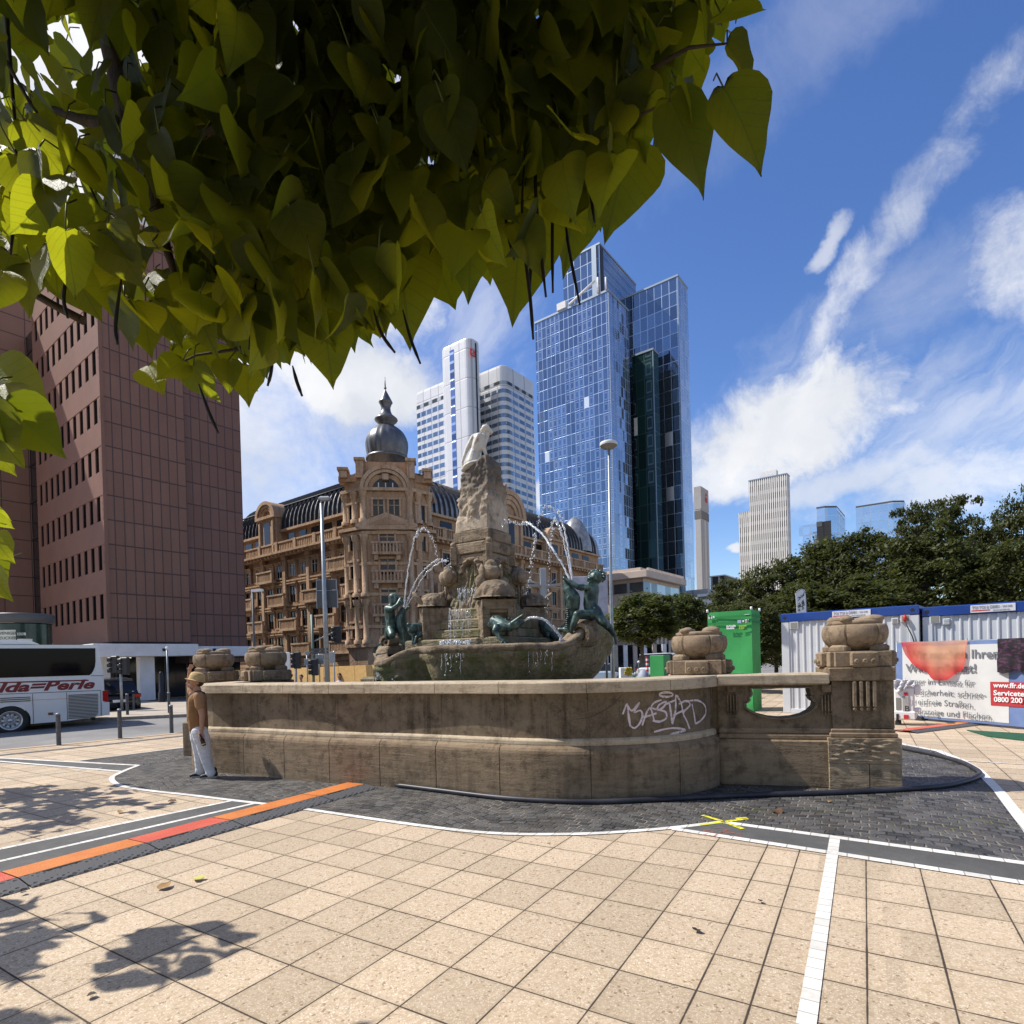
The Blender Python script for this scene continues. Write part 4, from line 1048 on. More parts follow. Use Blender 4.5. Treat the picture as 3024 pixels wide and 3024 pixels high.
# ---------------------------------------------------------------- water
def water_mat():
    m, t, b = principled('falling_water')
    b.inputs['Base Color'].default_value = (.92, .95, .97, 1); b.inputs['Roughness'].default_value = .12
    b.inputs['Transmission Weight'].default_value = .55; b.inputs['IOR'].default_value = 1.33
    return m
M_JET = water_mat()
def jet(pts, r0, r1, label, seed, breakup=.55, drops=40, group='water jets'):
    """pts: photo points along the arc with depths"""
    random.seed(seed)
    P = []
    for i in range(len(pts) - 1):
        p0, p1, p2, p3 = pts[max(i - 1, 0)], pts[i], pts[i + 1], pts[min(i + 2, len(pts) - 1)]
        for k in range(10):
            t = k / 10; P.append(tuple(.5 * (2 * p1[j] + (p2[j] - p0[j]) * t + (2 * p0[j] - 5 * p1[j] + 4 * p2[j] - p3[j]) * t * t + (3 * p1[j] - p0[j] - 3 * p2[j] + p3[j]) * t ** 3) for j in range(3)))
    W = [D(*p) for p in P]; n = len(W); cut = int(n * breakup); mb = MB()
    mb.tube([w + V((random.gauss(0, 1), random.gauss(0, 1), random.gauss(0, 1))) * (.004 + .006 * i / n) for i, w in enumerate(W[:cut])], [(r0 + (r1 - r0) * i / cut) * random.uniform(.75, 1.3) for i in range(cut)], 6)
    for k in range(int(drops * 1.5)):
        f = (cut - 6 + (n - 1 - cut + 6) * (k + random.random()) / (drops * 1.5)); i = min(n - 2, max(0, int(f))); w = W[i].lerp(W[i + 1], f - i)
        s = random.uniform(.007, .021) * (1.15 - .4 * k / drops)
        mb.blob(w + V((random.gauss(0, .018), random.gauss(0, .03), random.gauss(0, .02))), (s, s, s * random.uniform(1, 1.8)), 1, .2, 2, k)
    o = mb.build('water_jet', M_JET); return tag(o, label, 'water jet', group)
e = lambda x, y, d: (1480 + x * .2174, 1480 + y * .2174, d)
jet([e(968, 1090, 10.8), e(930, 800, 10.9), e(880, 480, 11), e(830, 270, 11.1), e(740, 130, 11.2), e(640, 80, 11.3), e(570, 130, 11.5), e(520, 250, 11.6), e(500, 330, 11.7)], .016, .014, 'tall water jet from the right fish rising highest before the blue tower', 1, .38, 46)
jet([e(940, 1075, 10.8), e(830, 850, 10.9), e(710, 670, 11), e(600, 500, 11.2), e(480, 380, 11.4), e(370, 300, 11.6), e(270, 310, 11.8), e(160, 280, 11.9), e(60, 280, 12), e(0, 390, 12)], .019, .022, 'long water jet from the right fish arching left to the rock', 2, .60, 44)
jet([e(965, 1085, 10.8), e(910, 820, 10.9), e(855, 560, 11), e(800, 380, 11.1), e(730, 250, 11.2), e(700, 330, 11.3), e(680, 560, 11.4), e(660, 850, 11.5), e(640, 1250, 11.6), e(615, 1560, 11.7)], .011, .01, 'thin water jet from the right fish that falls as drops beside the grey pillar', 3, .36, 70)
jet([e(440, 450, 11.5), e(470, 540, 11.5), e(430, 700, 11.6), e(410, 850, 11.6), e(390, 1000, 11.7), e(370, 1150, 11.7), e(350, 1290, 11.8)], .006, .006, 'broken string of drops falling right of the stepped fountain centre', 4, .12, 40)
e = lambda x, y, d: (1100 + x * .1812, 1700 + y * .1812, d)
f_ = lambda x, y, d: (1050 + x * .44, 1200 + y * .44, d)
jet([e(515, 520, 12.7), f_(345, 1150, 12.7), f_(370, 1000, 12.7), f_(400, 880, 12.6), f_(450, 820, 12.6), f_(500, 860, 12.5), f_(530, 930, 12.5), f_(548, 1010, 12.4)], .014, .013, 'tall water jet from the left fish curving over to the right', 5, .5, 34)
jet([e(530, 530, 12.7), f_(370, 1250, 12.7), f_(420, 1150, 12.6), f_(490, 1070, 12.5), f_(560, 1030, 12.4), f_(630, 1030, 12.3)], .012, .014, 'middle water jet from the left fish reaching the fountain centre', 6, .85, 12)
jet([e(540, 535, 12.7), f_(390, 1260, 12.7), f_(450, 1150, 12.6), f_(520, 1080, 12.5), f_(590, 1040, 12.4), f_(640, 1070, 12.3), f_(575, 1120, 12.3)], .012, .014, 'lowest water jet from the left fish reaching the fountain centre', 7, .74, 18)
jet([f_(1130, 1440, 10.6), f_(1170, 1420, 10.6), f_(1220, 1418, 10.5), f_(1280, 1440, 10.5), f_(1330, 1490, 10.5), f_(1370, 1540, 10.5), f_(1400, 1585, 10.5)], .02, .022, 'short thick water jet from the creature in the niche falling into the basin', 8, .97, 8)
def spill(name_label, x0, x1, ytop, ybot, Y, n, seed, r=.012, gap=.35):
    random.seed(seed); mb = MB()
    for k in range(n):
        x = x0 + (x1 - x0) * (k + random.random()) / n; y = ytop + random.uniform(-4, 4); yb = ytop + (ybot - ytop) * random.uniform(gap, 1)
        pts = []; m_ = 7
        for i in range(m_): t = i / (m_ - 1); pts.append(D(x + random.gauss(0, 1.2) , y + (yb - y) * t, Y - .05 * t + random.gauss(0, .01)))
        mb.tube(pts, [r * random.uniform(.35, 1.2) for _ in pts], 5)
        if random.random() < .7: s = random.uniform(.008, .02); mb.blob(D(x + random.gauss(0, 4), yb + random.uniform(0, 14), Y - .05), (s, s, s * 1.3), 1)
    return tag(mb.build('water_fall', M_JET), name_label, 'waterfall', 'water running over the basin')
spill('wide white curtain of water spilling at the far left of the basin', 1112, 1146, 1962, 2010, 12.2, 22, 11, .013, .5)
spill('white gush of water spilling over the rocky left lobe', 1166, 1192, 1945, 2010, 11.7, 18, 12, .016, .5)
spill('thin threads of water dripping from the basin front left of its middle', 1302, 1372, 1932, 1995, 10.2, 9, 13, .0045, .15)
spill('thin threads of water dripping from the basin front right of its middle', 1560, 1636, 1922, 1990, 10.2, 7, 14, .0045, .15)
spill('splashing water running down the cascade steps', 1322, 1392, 1800, 1905, 11.3, 22, 15, .005, .05)
spill('foaming water on the dripstone above the cascade steps', 1352, 1405, 1738, 1800, 11.55, 16, 16, .008, .15)
spill('foam where the cascade meets the basin', 1300, 1390, 1893, 1916, 10.9, 44, 17, .016, .3)
# ================================================================== BUILDINGS
def bmat(c):                               # local frame: x along the right face, y along the left face
    return Matrix(((U2.x, V2.x, 0, c[0]), (U2.y, V2.y, 0, c[1]), (0, 0, 1, 0), (0, 0, 0, 1)))
class Bld:
    def __init__(s, name, px, Y, label, cat='building', py=1850, group=None):
        p = D(px, py, Y); s.c = V((p.x, p.y, 0)); s.M = bmat(s.c)
        s.e = empty(name, tuple(s.c), PH, label, cat, group)
    def R(s, px, x=None): return reach(s.c, px, U2)        # distance along the right face
    def L(s, px): return reach(s.c, px, V2)
    def zc(s, y, px=None):                                 # height at the corner edge
        return ZA(px if px else PR(s.c + V((0, 0, 10)))[0], y, s.c.y)
    def zr(s, px, py, off=0.0):
        q = s.c + U2 * s.R(px); return ZA(px, py, q.y)
    def zl(s, px, py):
        q = s.c + V2 * s.L(px); return ZA(px, py, q.y)
    def mb(s): m = MB(); m.X = s.M; return m
    def part(s, name, mb, m): return mb.build(name, m, s.e)
def panel_mat(name, c1, c2, joint, pw, ph, axis_u, z0=0.0, u0=0.0, jw=.02, rough=.6, streak=.3, extra=None):
    """cladding panels: columns along axis_u, rows in z"""
    m, t, b = principled(name); oc = t.n('ShaderNodeTexCoord').outputs['Object']
    u = t.m('DIVIDE', t.m('SUBTRACT', t.vm('DOT_PRODUCT', oc, tuple(axis_u)), u0), pw); z = t.m('DIVIDE', t.m('SUBTRACT', t.sep(oc)[2], z0), ph)
    def d(v, w):
        f = t.m('FRACT', v); return t.m('MULTIPLY', t.m('MINIMUM', f, t.m('SUBTRACT', 1.0, f)), w)
    dj = t.m('MINIMUM', d(u, pw), d(z, ph * .8))
    wn = t.n('ShaderNodeTexWhiteNoise'); t.L.new(t.comb(t.m('FLOOR', u), t.m('FLOOR', z), 0.0), wn.inputs['Vector'])
    c = t.mix(wn.outputs['Value'], tuple(c1) + (1,), tuple(c2) + (1,))
    n = t.noise(oc, .5, 5, .6); c = t.mix(t.rng(n, .35, .7, 0, .35), c, tuple(x * .8 for x in c1) + (1,))
    n2 = t.noise(t.map(oc, (2.2, 2.2, .12)), 1, 5, .6); c = t.mix(t.rng(n2, .5, .75, 0, streak), c, tuple(x * .6 for x in c1) + (1,))
    c = t.mix(t.rng(t.noise(oc, 14, 3), .4, .7, 0, .25), c, tuple(x * 1.2 for x in c2) + (1,))
    c = t.mix(t.rng(dj, jw * .5, jw, 1, 0), c, tuple(joint) + (1,))
    t.L.new(c, b.inputs['Base Color']); b.inputs['Roughness'].default_value = rough
    bp = t.n('ShaderNodeBump'); bp.inputs['Strength'].default_value = .6; bp.inputs['Distance'].default_value = .04
    t.L.new(t.rng(dj, 0, jw * 1.5), bp.inputs['Height']); t.L.new(bp.outputs[0], b.inputs['Normal'])
    return m
M_DGLASS = mat('dark_window_glass', (.012, .013, .016), .06, spec=.5)
M_SLOTG = mat('black_slot_glass', (.006, .006, .007), .7, spec=.0)
M_WHITEC = mat('white_rendered_concrete', (.72, .71, .7), .8, n=(1.5, (.62, .61, .6), .4, .7))
M_BLACK = mat('blackened_metal', (.018, .018, .02), .5)
M_GREYMET = mat('galvanised_steel', (.32, .34, .35), .45, .6, n=(8, (.24, .26, .27), .4, .7))
M_DKGREY = mat('dark_grey_paint', (.07, .075, .08), .5)

# ---------------------------------------------------------------- brown office block
A = Bld('brown_office_building', 320, 31.5, 'brown granite office block with narrow dark windows and white canopy at street level')
rl1, rl2 = A.R(562), A.R(734); ll = A.L(122); fh = 145.5 * 31.5 / FPX
zb = A.zc(1897); ztop = zb + fh * 8.9
M_BRP = panel_mat('brown_granite_panels', (.165, .077, .05), (.20, .098, .066), (.05, .03, .028), rl1 / 9, fh / 2, tuple(U2), zb, U2.dot(A.c), .03)
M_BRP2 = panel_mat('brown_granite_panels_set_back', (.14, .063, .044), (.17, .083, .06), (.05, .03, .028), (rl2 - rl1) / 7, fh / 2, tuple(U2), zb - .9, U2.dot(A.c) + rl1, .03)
M_BRL = mat('brown_granite_bands', (.19, .092, .063), .6, n=(.6, (.155, .075, .05), .35, .7), n2=(30, (.24, .125, .09), .5, .8), bump=(1, .1))
m = A.mb(); m.box(.0, .02, zb, rl1, .29, ztop); m.box(.55, .291, zb, rl1, 9, ztop); A.part('front_wall', m, M_BRP)
m = A.mb(); m.box(rl1 + .001, .35, zb - 1.2, rl2, 9, ztop - .01); A.part('set_back_wall', m, M_BRP2)
m = A.mb(); m.box(-.06, -.03, zb, .12, .018, ztop); A.part('corner_trim', m, M_BRL)
# left facade: bands, piers, windows
nw = 10; pitch = (ll - .5) / nw; wh = fh * .5
m = A.mb(); m.box(.25, .022, zb, .5, ll, ztop - .02); A.part('glass_backing', m, M_BLACK)
bands = []
for k in range(9):
    z0 = zb + fh * k; m = A.mb()
    m.box(-.02, .025, z0 if k else zb + .001, .24, ll, z0 + fh * .475 + .05, .01); A.part('spandrel_band', m, M_BRL)
for k in range(9):
    for j in range(nw + 1):
        y = .3 + pitch * j; m = A.mb(); m.box(0, y - pitch * .26 if j else .03, zb + fh * k + fh * .475 + .052, .2, y + pitch * .26, zb + fh * (k + 1) - .002); A.part('window_pier', m, M_BRL)
for k in range(9):
    for j in range(nw):
        y0 = .3 + pitch * j + pitch * .26; z0 = zb + fh * k + fh * .475 + .052; m = A.mb()
        m.box(.05, y0, z0, .08, y0 + pitch * .48, zb + fh * (k + 1) - .002); A.part('window', m, M_SLOTG)
# crown storeys: sun glare on the brown cladding put in as white colour
m = A.mb(); m.box(-.15, -.12, ztop + .002, rl2, 9, ztop + 1.0, .02); m.box(.6, .6, ztop + 1.002, rl2 - .5, 9, ztop + 5.2); A.part('sun_glare_storey', m, M_WHITEC)
# left wing beyond the dark glazed gap
l2 = A.L(56)
m = A.mb(); m.box(.9, ll, zb - 2.5, 3, l2 + .02, ztop - 1); A.part('glazed_gap', m, M_DGLASS)
m = A.mb(); m.box(.86, ll + (l2 - ll) * .45, zb - 2.5, .91, ll + (l2 - ll) * .52, ztop - 1.2)
for k in range(9): m.box(.86, ll + .02, zb + fh * k, .90, l2, zb + fh * k + .12)
A.part('gap_mullions', m, M_BLACK)
M_WING = panel_mat('orange_brown_panels', (.21, .105, .07), (.25, .125, .085), (.06, .03, .025), 1.6, fh / 2, tuple(U2), zb, 0, .03)
m = A.mb(); m.box(-9, l2 + .025, 0, 6, l2 + 14, 9.4 + 1.39 * l2); A.part('side_wing', m, M_WING)
# white canopy, columns, shop front
ct, cb = A.zc(1901) - .02, A.zc(1940)
m = A.mb(); m.box(-.9, -.55, cb, rl1 + .15, 2.5, ct, .02); m.box(-.9, 2.5, cb, 1.5, ll, ct - .01, .02); A.part('white_canopy', m, M_WHITEC)
m = A.mb(); m.box(rl1 + .155, -.1, cb - .05, rl2 + .6, 2.5, ct - .12, .02); A.part('canopy_set_back', m, M_WHITEC)
m = A.mb(); m.box(.8, 2.2, .1, rl2 + .5, 3, cb - .05); m.box(.8, 3.0, .1, 1.4, ll, cb); A.part('shop_glazing', m, M_DGLASS)
m = A.mb()
for q in range(5): m.box(.78, 2.9 + 2.2 * q, .1, .82, 2.98 + 2.2 * q, cb)
for q in range(6): m.box(1.0 + 1.3 * q, 2.14, .1, 1.07 + 1.3 * q, 2.22, cb - .06)
A.part('shop_mullions', m, M_DKGREY)
for x0, x1, yy in ((411, 456, 0.2), (337, 376, .9)):
    a, b_ = A.R(x0), A.R(x1)
    if x0 < 370: m = A.mb(); m.box(.05, 1.6, .1, .55, 2.1, cb - .002)
    else: m = A.mb(); m.box(a, yy, .1, b_, yy + .45, cb - .002, .01)
    A.part('white_column', m, M_WHITEC)
for px_ in (469, 627):
    a = A.R(px_); m = A.mb(); m.box(a - .1, -.58 if px_ < 500 else -.13, ct - .42, a + .1, -.55 if px_ < 500 else -.1, ct - .26); A.part('canopy_lamp', m, M_BLACK)

# round kiosk with posters in front of the left wing
kc = D(70, 1890, 25.5); K = empty('advert_kiosk', (kc.x, kc.y, 0), 0, 'dark green round pavilion with glazing and pale posters behind the coach roof', 'kiosk')
M_KG = mat('dark_green_glazing', (.015, .03, .024), .15, n=(3, (.03, .05, .04), .4, .7))
zt = ZA(70, 1815, 25.5)
mb = MB(); mb.lathe([(1.0, .1), (1.0, zt - .45)], 28, (kc.x, kc.y, 0)); mb.build('glazed_drum', M_KG, K)
mb = MB(); mb.lathe([(0, zt), (1.08, zt), (1.1, zt - .06), (1.1, zt - .4), (1.0, zt - .42)], 32, (kc.x, kc.y, 0)); mb.build('roof_ring', M_DKGREY, K)
M_PAPER = mat('pale_poster', (.6, .6, .52), .6, n=(4, (.5, .5, .43), .5, .7))
def kpanel(a0, a1, z0, z1, m, name):
    mb = MB(); mb.lathe([(1.015, z0), (1.03, z0), (1.03, z1), (1.015, z1)], 10, (kc.x, kc.y, 0), a0, a1, False); return mb.build(name, m, K)
kpanel(R(-112), R(-64), zt - 1.25, zt - .72, M_PAPER, 'poster'); kpanel(R(-62), R(-46), zt - .95, zt - .84, M_PAPER, 'poster'); kpanel(R(-62), R(-34), zt - 1.2, zt - 1.1, M_PAPER, 'poster'); kpanel(R(-100), R(-66), zt - .42, zt - .36, M_PAPER, 'poster')
M_INK = mat('dark_green_ink', (.03, .08, .05), .6)
for k, w_ in enumerate(('WENIGER', 'ZUCKER')):
    d_ = V((cos(R(-80)), sin(R(-80)), 0)); text('lettering', w_, .17, V((kc.x, kc.y, zt - .92 - .2 * k)) + d_ * 1.035, (-d_.y, d_.x, 0), (0, 0, 1), M_INK, K, align='CENTER')
d_ = V((cos(R(-55)), sin(R(-55)), 0)); text('lettering', '30%', .13, V((kc.x, kc.y, zt - .94)) + d_ * 1.035, (-d_.y, d_.x, 0), (0, 0, 1), M_INK, K, align='CENTER')

# ---------------------------------------------------------------- ornate corner building
O = Bld('ornate_sandstone_building', 1150, 46, 'ornate sandstone corner building with ribbed dark mansard roof and an onion dome')
def sandstone(name, c1, c2, dark, rust=0.0):
    m, t, b = principled(name); oc = t.n('ShaderNodeTexCoord').outputs['Object']
    n1 = t.noise(oc, .9, 6, .6); c = t.mix(t.rng(n1, .3, .7), tuple(c1) + (1,), tuple(c2) + (1,))
    n2 = t.noise(t.map(oc, (3, 3, .35)), 1, 6, .6); c = t.mix(t.rng(n2, .5, .72, 0, .65), c, tuple(dark) + (1,))
    n3 = t.noise(oc, 6, 5, .6); c = t.mix(t.rng(n3, .5, .75, 0, .45), c, tuple(x * .7 for x in dark) + (1,))
    z = t.sep(oc)[2]; h = n3
    if rust:
        f = t.m('FRACT', t.m('DIVIDE', z, rust)); dj = t.m('MINIMUM', f, t.m('SUBTRACT', 1.0, f))
        c = t.mix(t.rng(dj, .06, .12, .85, 0), c, (.05, .03, .02, 1))
    t.L.new(c, b.inputs['Base Color']); b.inputs['Roughness'].default_value = .85; b.inputs['Specular IOR Level'].default_value = .2
    bp = t.n('ShaderNodeBump'); bp.inputs['Strength'].default_value = .5; bp.inputs['Distance'].default_value = .08
    t.L.new(h, bp.inputs['Height']); t.L.new(bp.outputs[0], b.inputs['Normal']); return m
M_SAND = sandstone('golden_sandstone', (.34, .21, .125), (.47, .315, .2), (.11, .064, .038))
M_SANDL = sandstone('pale_sandstone', (.40, .265, .165), (.53, .375, .25), (.14, .083, .05))
M_RUST = sandstone('rusticated_sandstone', (.36, .225, .135), (.47, .32, .2), (.14, .08, .048), .42)
M_FRAME = mat('white_sash_frame', (.6, .58, .53), .6)
M_BRFRAME = mat('dark_sash_frame', (.06, .045, .035), .5)
def pane_mat():
    m, t, b = principled('old_window_glass'); oc = t.n('ShaderNodeTexCoord').outputs['Object']
    b.inputs['Base Color'].default_value = (.012, .012, .014, 1); b.inputs['Roughness'].default_value = .05; b.inputs['Specular IOR Level'].default_value = .38
    bp = t.n('ShaderNodeBump'); bp.inputs['Strength'].default_value = .06; bp.inputs['Distance'].default_value = .1
    t.L.new(t.noise(oc, .8, 2), bp.inputs['Height']); t.L.new(bp.outputs[0], b.inputs['Normal']); return m
M_PANE = pane_mat()
# heights measured on the tower edge
zO = lambda y: ZA(1150, y, 45.5)
z_cor, z_att, z_eave = ZA(1022, 1577, 47.5), ZA(1022, 1549, 47.5), ZA(1022, 1503, 47.8)      # main cornice, balustrade top, roof eave (at the tower)
sto = (z_cor - .2) / 5.2
LL = O.L(690); RL = O.R(1782)
tw = 4.6                                                  # tower half reach along each face
cw0, cw1 = 2.3, LL
o_part = lambda n, m, mm: O.part(n, m, mm)
m = O.mb(); m.box(.3, 2.0, 0, 9, LL, z_cor); m.box(2.0, .3, 0, RL, 9, z_cor - .01)
o_part('facade_wall', m, M_SAND)
m = O.mb(); m.box(.12, 2.2, 0, .305, LL, sto * 1.15); m.box(2.2, .12, 0, RL, .305, sto * 1.15); o_part('rusticated_base', m, M_RUST)
def face(side):                                            # returns box writer in face coords (s along, out, z)
    if side == 'L': return lambda m, s0, s1, o0, o1, z0, z1, bv=0: m.box(.3 - o1, s0, z0, .3 - o0, s1, z1, bv)
    return lambda m, s0, s1, o0, o1, z0, z1, bv=0: m.box(s0, .3 - o1, z0, s1, .3 - o0, z1, bv)
random.seed(9)
def window(side, s, z0, w, h, kind, sill=True):
    fb_ = face(side)
    m = O.mb(); fb_(m, s - w / 2, s + w / 2, .004, .03, z0, z0 + h); p = O.part('window', m, M_PANE)
    m = MB(); m.X = O.M
    fb_(m, s - w / 2, s - w / 2 + .07, .03, .08, z0, z0 + h); fb_(m, s + w / 2 - .07, s + w / 2, .03, .08, z0, z0 + h); fb_(m, s - w / 2 + .07, s + w / 2 - .07, .03, .075, z0 + h - .07, z0 + h); fb_(m, s - .03, s + .03, .031, .074, z0, z0 + h - .07); fb_(m, s - w / 2 + .07, s + w / 2 - .07, .032, .07, z0 + h * .62, z0 + h * .62 + .05)
    m.build('frame', M_FRAME if kind < 2 else M_BRFRAME, p)
    m = MB(); m.X = O.M
    fb_(m, s - w / 2 - .14, s - w / 2, .0, .15, z0 - .05, z0 + h + .02); fb_(m, s + w / 2, s + w / 2 + .14, .0, .15, z0 - .05, z0 + h + .02)
    fb_(m, s - w / 2 - .18, s + w / 2 + .18, .0, .2, z0 + h + .02, z0 + h + .2)
    fb_(m, s - w / 2 - .24, s + w / 2 + .24, .0, .32, z0 + h + .2, z0 + h + .3)
    m.build('surround', M_SANDL, p)
    if sill: m = MB(); m.X = O.M; fb_(m, s - w / 2 - .2, s + w / 2 + .2, 0, .26, z0 - .2, z0 - .052); m.build('sill', M_SANDL, p)
    return p
def balcony(side, s, z, w, dep=.7):
    fb_ = face(side); m = O.mb()
    fb_(m, s - w / 2, s + w / 2, .05, dep, z - .22, z); fb_(m, s - w / 2 - .04, s + w / 2 + .04, dep - .22, dep + .04, z + .78, z + .92)
    fb_(m, s - w / 2, s - w / 2 + .2, dep - .2, dep, z, z + .78); fb_(m, s + w / 2 - .2, s + w / 2, dep - .2, dep, z, z + .78)
    n = max(3, int(w / .24))
    for k in range(n): x = s - w / 2 + .25 + (w - .5) * (k + .5) / n; fb_(m, x - .05, x + .05, dep - .16, dep - .04, z, z + .78)
    for q in (-1, 1): fb_(m, s + q * (w / 2 - .3) - .12, s + q * (w / 2 - .3) + .12, .05, dep * .7, z - .62, z - .22)
    return O.part('balcony', m, M_SANDL)
def string(side, s0, s1, z, h, out, name='cornice', mm=None):
    fb_ = face(side); m = O.mb(); fb_(m, s0, s1, 0, out, z, z + h * .55); fb_(m, s0, s1, 0, out * .65, z - h * .45, z - .001); return O.part(name, m, mm or M_SANDL)
levels = [sto * .32 + sto * k for k in range(5)]
nL = 11; pL = (LL - 3.2) / nL
nR = 13; pR = (RL - 3.2) / nR
for k in range(1, 5):
    string('L', 2.6, LL, sto * (k + .12), .26, .3); string('R', 2.6, RL, sto * (k + .12), .26, .3)
for k in range(5):
    z0 = sto * k + sto * .33; hh = sto * (.60 if k < 4 else .5)
    for j in range(nL):
        s = 3.2 + pL * (j + .5) + (.18 if j % 3 == 0 else -.12); w = pL * .5
        window('L', s, z0, w, hh, 0 if k == 4 else 2, j % 2 == 0)
    for j in range(nR):
        if k in (1, 2, 3, 4):
            s = 3.2 + pR * (j + .5)
            if j < 10 and (k >= 3 or j > 2): window('R', s, z0, pR * .36, hh, 2, False)
for k, js in ((4, (1, 7)), (3, (0, 3, 6, 9)), (2, (2, 5, 8)), (1, (1, 4, 7))):
    for j in js: balcony('L', 3.2 + pL * (j + .5), sto * k + sto * .25, pL * 1.45)
for k, js in ((4, (2, 6)), (3, (1, 5)), (2, (3, 8))):
    for j in js: balcony('R', 3.2 + pR * (j + .5), sto * k + sto * .25, pR * 1.4)
for side, n, p_, L_ in (('L', nL, pL, LL), ('R', nR, pR, RL)):
    fb_ = face(side)
    for j in range(0, n + 1, 2 if side == 'L' else 3):
        s = 3.2 + p_ * j; m = O.mb(); fb_(m, s - .22, s + .22, 0, .34, sto * 1.2, z_cor - .65); fb_(m, s - .3, s + .3, 0, .44, z_cor - .65, z_cor - .3); fb_(m, s - .3, s + .3, 0, .44, sto * 1.15, sto * 1.32); O.part('pilaster', m, M_SANDL)
    # main cornice with brackets, balustrade, attic wall, attic windows
    m = O.mb(); fb_(m, 2.4, L_, 0, .95, z_cor - .12, z_cor + .08); fb_(m, 2.4, L_, 0, .6, z_cor - .3, z_cor - .121)
    q = int((L_ - 2.4) / .62)
    for k in range(q): s = 2.6 + k * .62; fb_(m, s, s + .2, .1, .85, z_cor - .34, z_cor - .1)
    O.part('main_cornice', m, M_SANDL)
    bt = z_att - z_cor + .25
    m = O.mb(); fb_(m, 2.4, L_, .35, .62, z_cor + bt - .14, z_cor + bt); fb_(m, 2.4, L_, .35, .6, z_cor + .08, z_cor + .2)
    q = int((L_ - 2.4) / .27)
    for k in range(q): s = 2.5 + k * .27; fb_(m, s, s + .12, .42, .55, z_cor + .2, z_cor + bt - .14)
    for k in range(int(L_ / 3)): s = 3.2 + k * 3; fb_(m, s - .2, s + .2, .33, .66, z_cor + .08, z_cor + bt + .04)
    O.part('balustrade', m, M_SANDL)
    m = O.mb(); fb_(m, 2.4, L_, -1.2, -.25, z_cor, z_eave); O.part('attic_wall', m, M_SAND)
    for j in range(n - 1):
        s = 3.4 + p_ * (j + .6)
        if side == 'L' and j in (6, 7): continue
        m = O.mb(); fb_(m, s - p_ * .3, s + p_ * .3, -.24, -.2, z_cor + bt * .45, z_eave - .25); O.part('attic_window', m, M_PANE)
    m = O.mb(); fb_(m, 2.4, L_, -.6, .12, z_eave - .02, z_eave + .2); O.part('gutter', m, M_SANDL)
# ribbed mansard roofs
def roof_mat():
    m, t, b = principled('ribbed_slate_zinc'); oc = t.n('ShaderNodeTexCoord').outputs['Object']
    b.inputs['Roughness'].default_value = .38; b.inputs['Metallic'].default_value = .25
    t.L.new(t.mix(t.rng(t.noise(oc, 2.5, 5), .4, .7), (.2, .205, .21, 1), (.36, .36, .36, 1)), b.inputs['Base Color']); return m
M_ROOF = roof_mat(); M_RIB = mat('dark_roof_rib', (.012, .012, .014), .5)
rh = ZA(1019, 1398, 50.3) - z_eave
def roofprof(u): a = u * pi / 2; return (.3 + 3.4 * (1 - cos(a)) ** 1.0 + .0, z_eave + .2 + rh * sin(a) ** .92)
for side, L_ in (('L', LL), ('R', RL)):
    pr_ = [roofprof(k / 9) for k in range(10)]
    m = O.mb(); ring = []
    for s in (2.4, L_): ring.append([((.1 + a, s, z) if side == 'L' else (s, .1 + a, z)) for a, z in pr_])
    m.loft(ring, False, False, True); m.add([(((3.8, 2.4, z_eave + .2 + rh) if side == 'L' else (2.4, 3.8, z_eave + .2 + rh))), ((3.8, L_, z_eave + .2 + rh) if side == 'L' else (L_, 3.8, z_eave + .2 + rh)), ((8, L_, z_eave + .6 + rh) if side == 'L' else (L_, 8, z_eave + .6 + rh)), ((8, 2.4, z_eave + .6 + rh) if side == 'L' else (2.4, 8, z_eave + .6 + rh))], [(0, 1, 2, 3)])
    fixn(O.part('mansard_roof', m, M_ROOF))
    m = O.mb(); n = int((L_ - 2.4) / .66)
    for k in range(n):
        s = 2.5 + k * .66
        m.tube([((.06 + a, s, z + .05) if side == 'L' else (s, .06 + a, z + .05)) for a, z in pr_], .14, 4, False, False)
    if side == 'L': m.tube([((.02 + roofprof(.42)[0]), s, roofprof(.42)[1] + .12) for s in (2.5, L_)], .09, 4)
    O.part('roof_ribs', m, M_RIB)
    m = O.mb(); q = 3.75
    m.box(q, 2.4, z_eave + .15 + rh, q + .3, L_, z_eave + .45 + rh) if side == 'L' else m.box(2.4, q, z_eave + .15 + rh, L_, q + .3, z_eave + .45 + rh); O.part('roof_ridge', m, M_RIB)
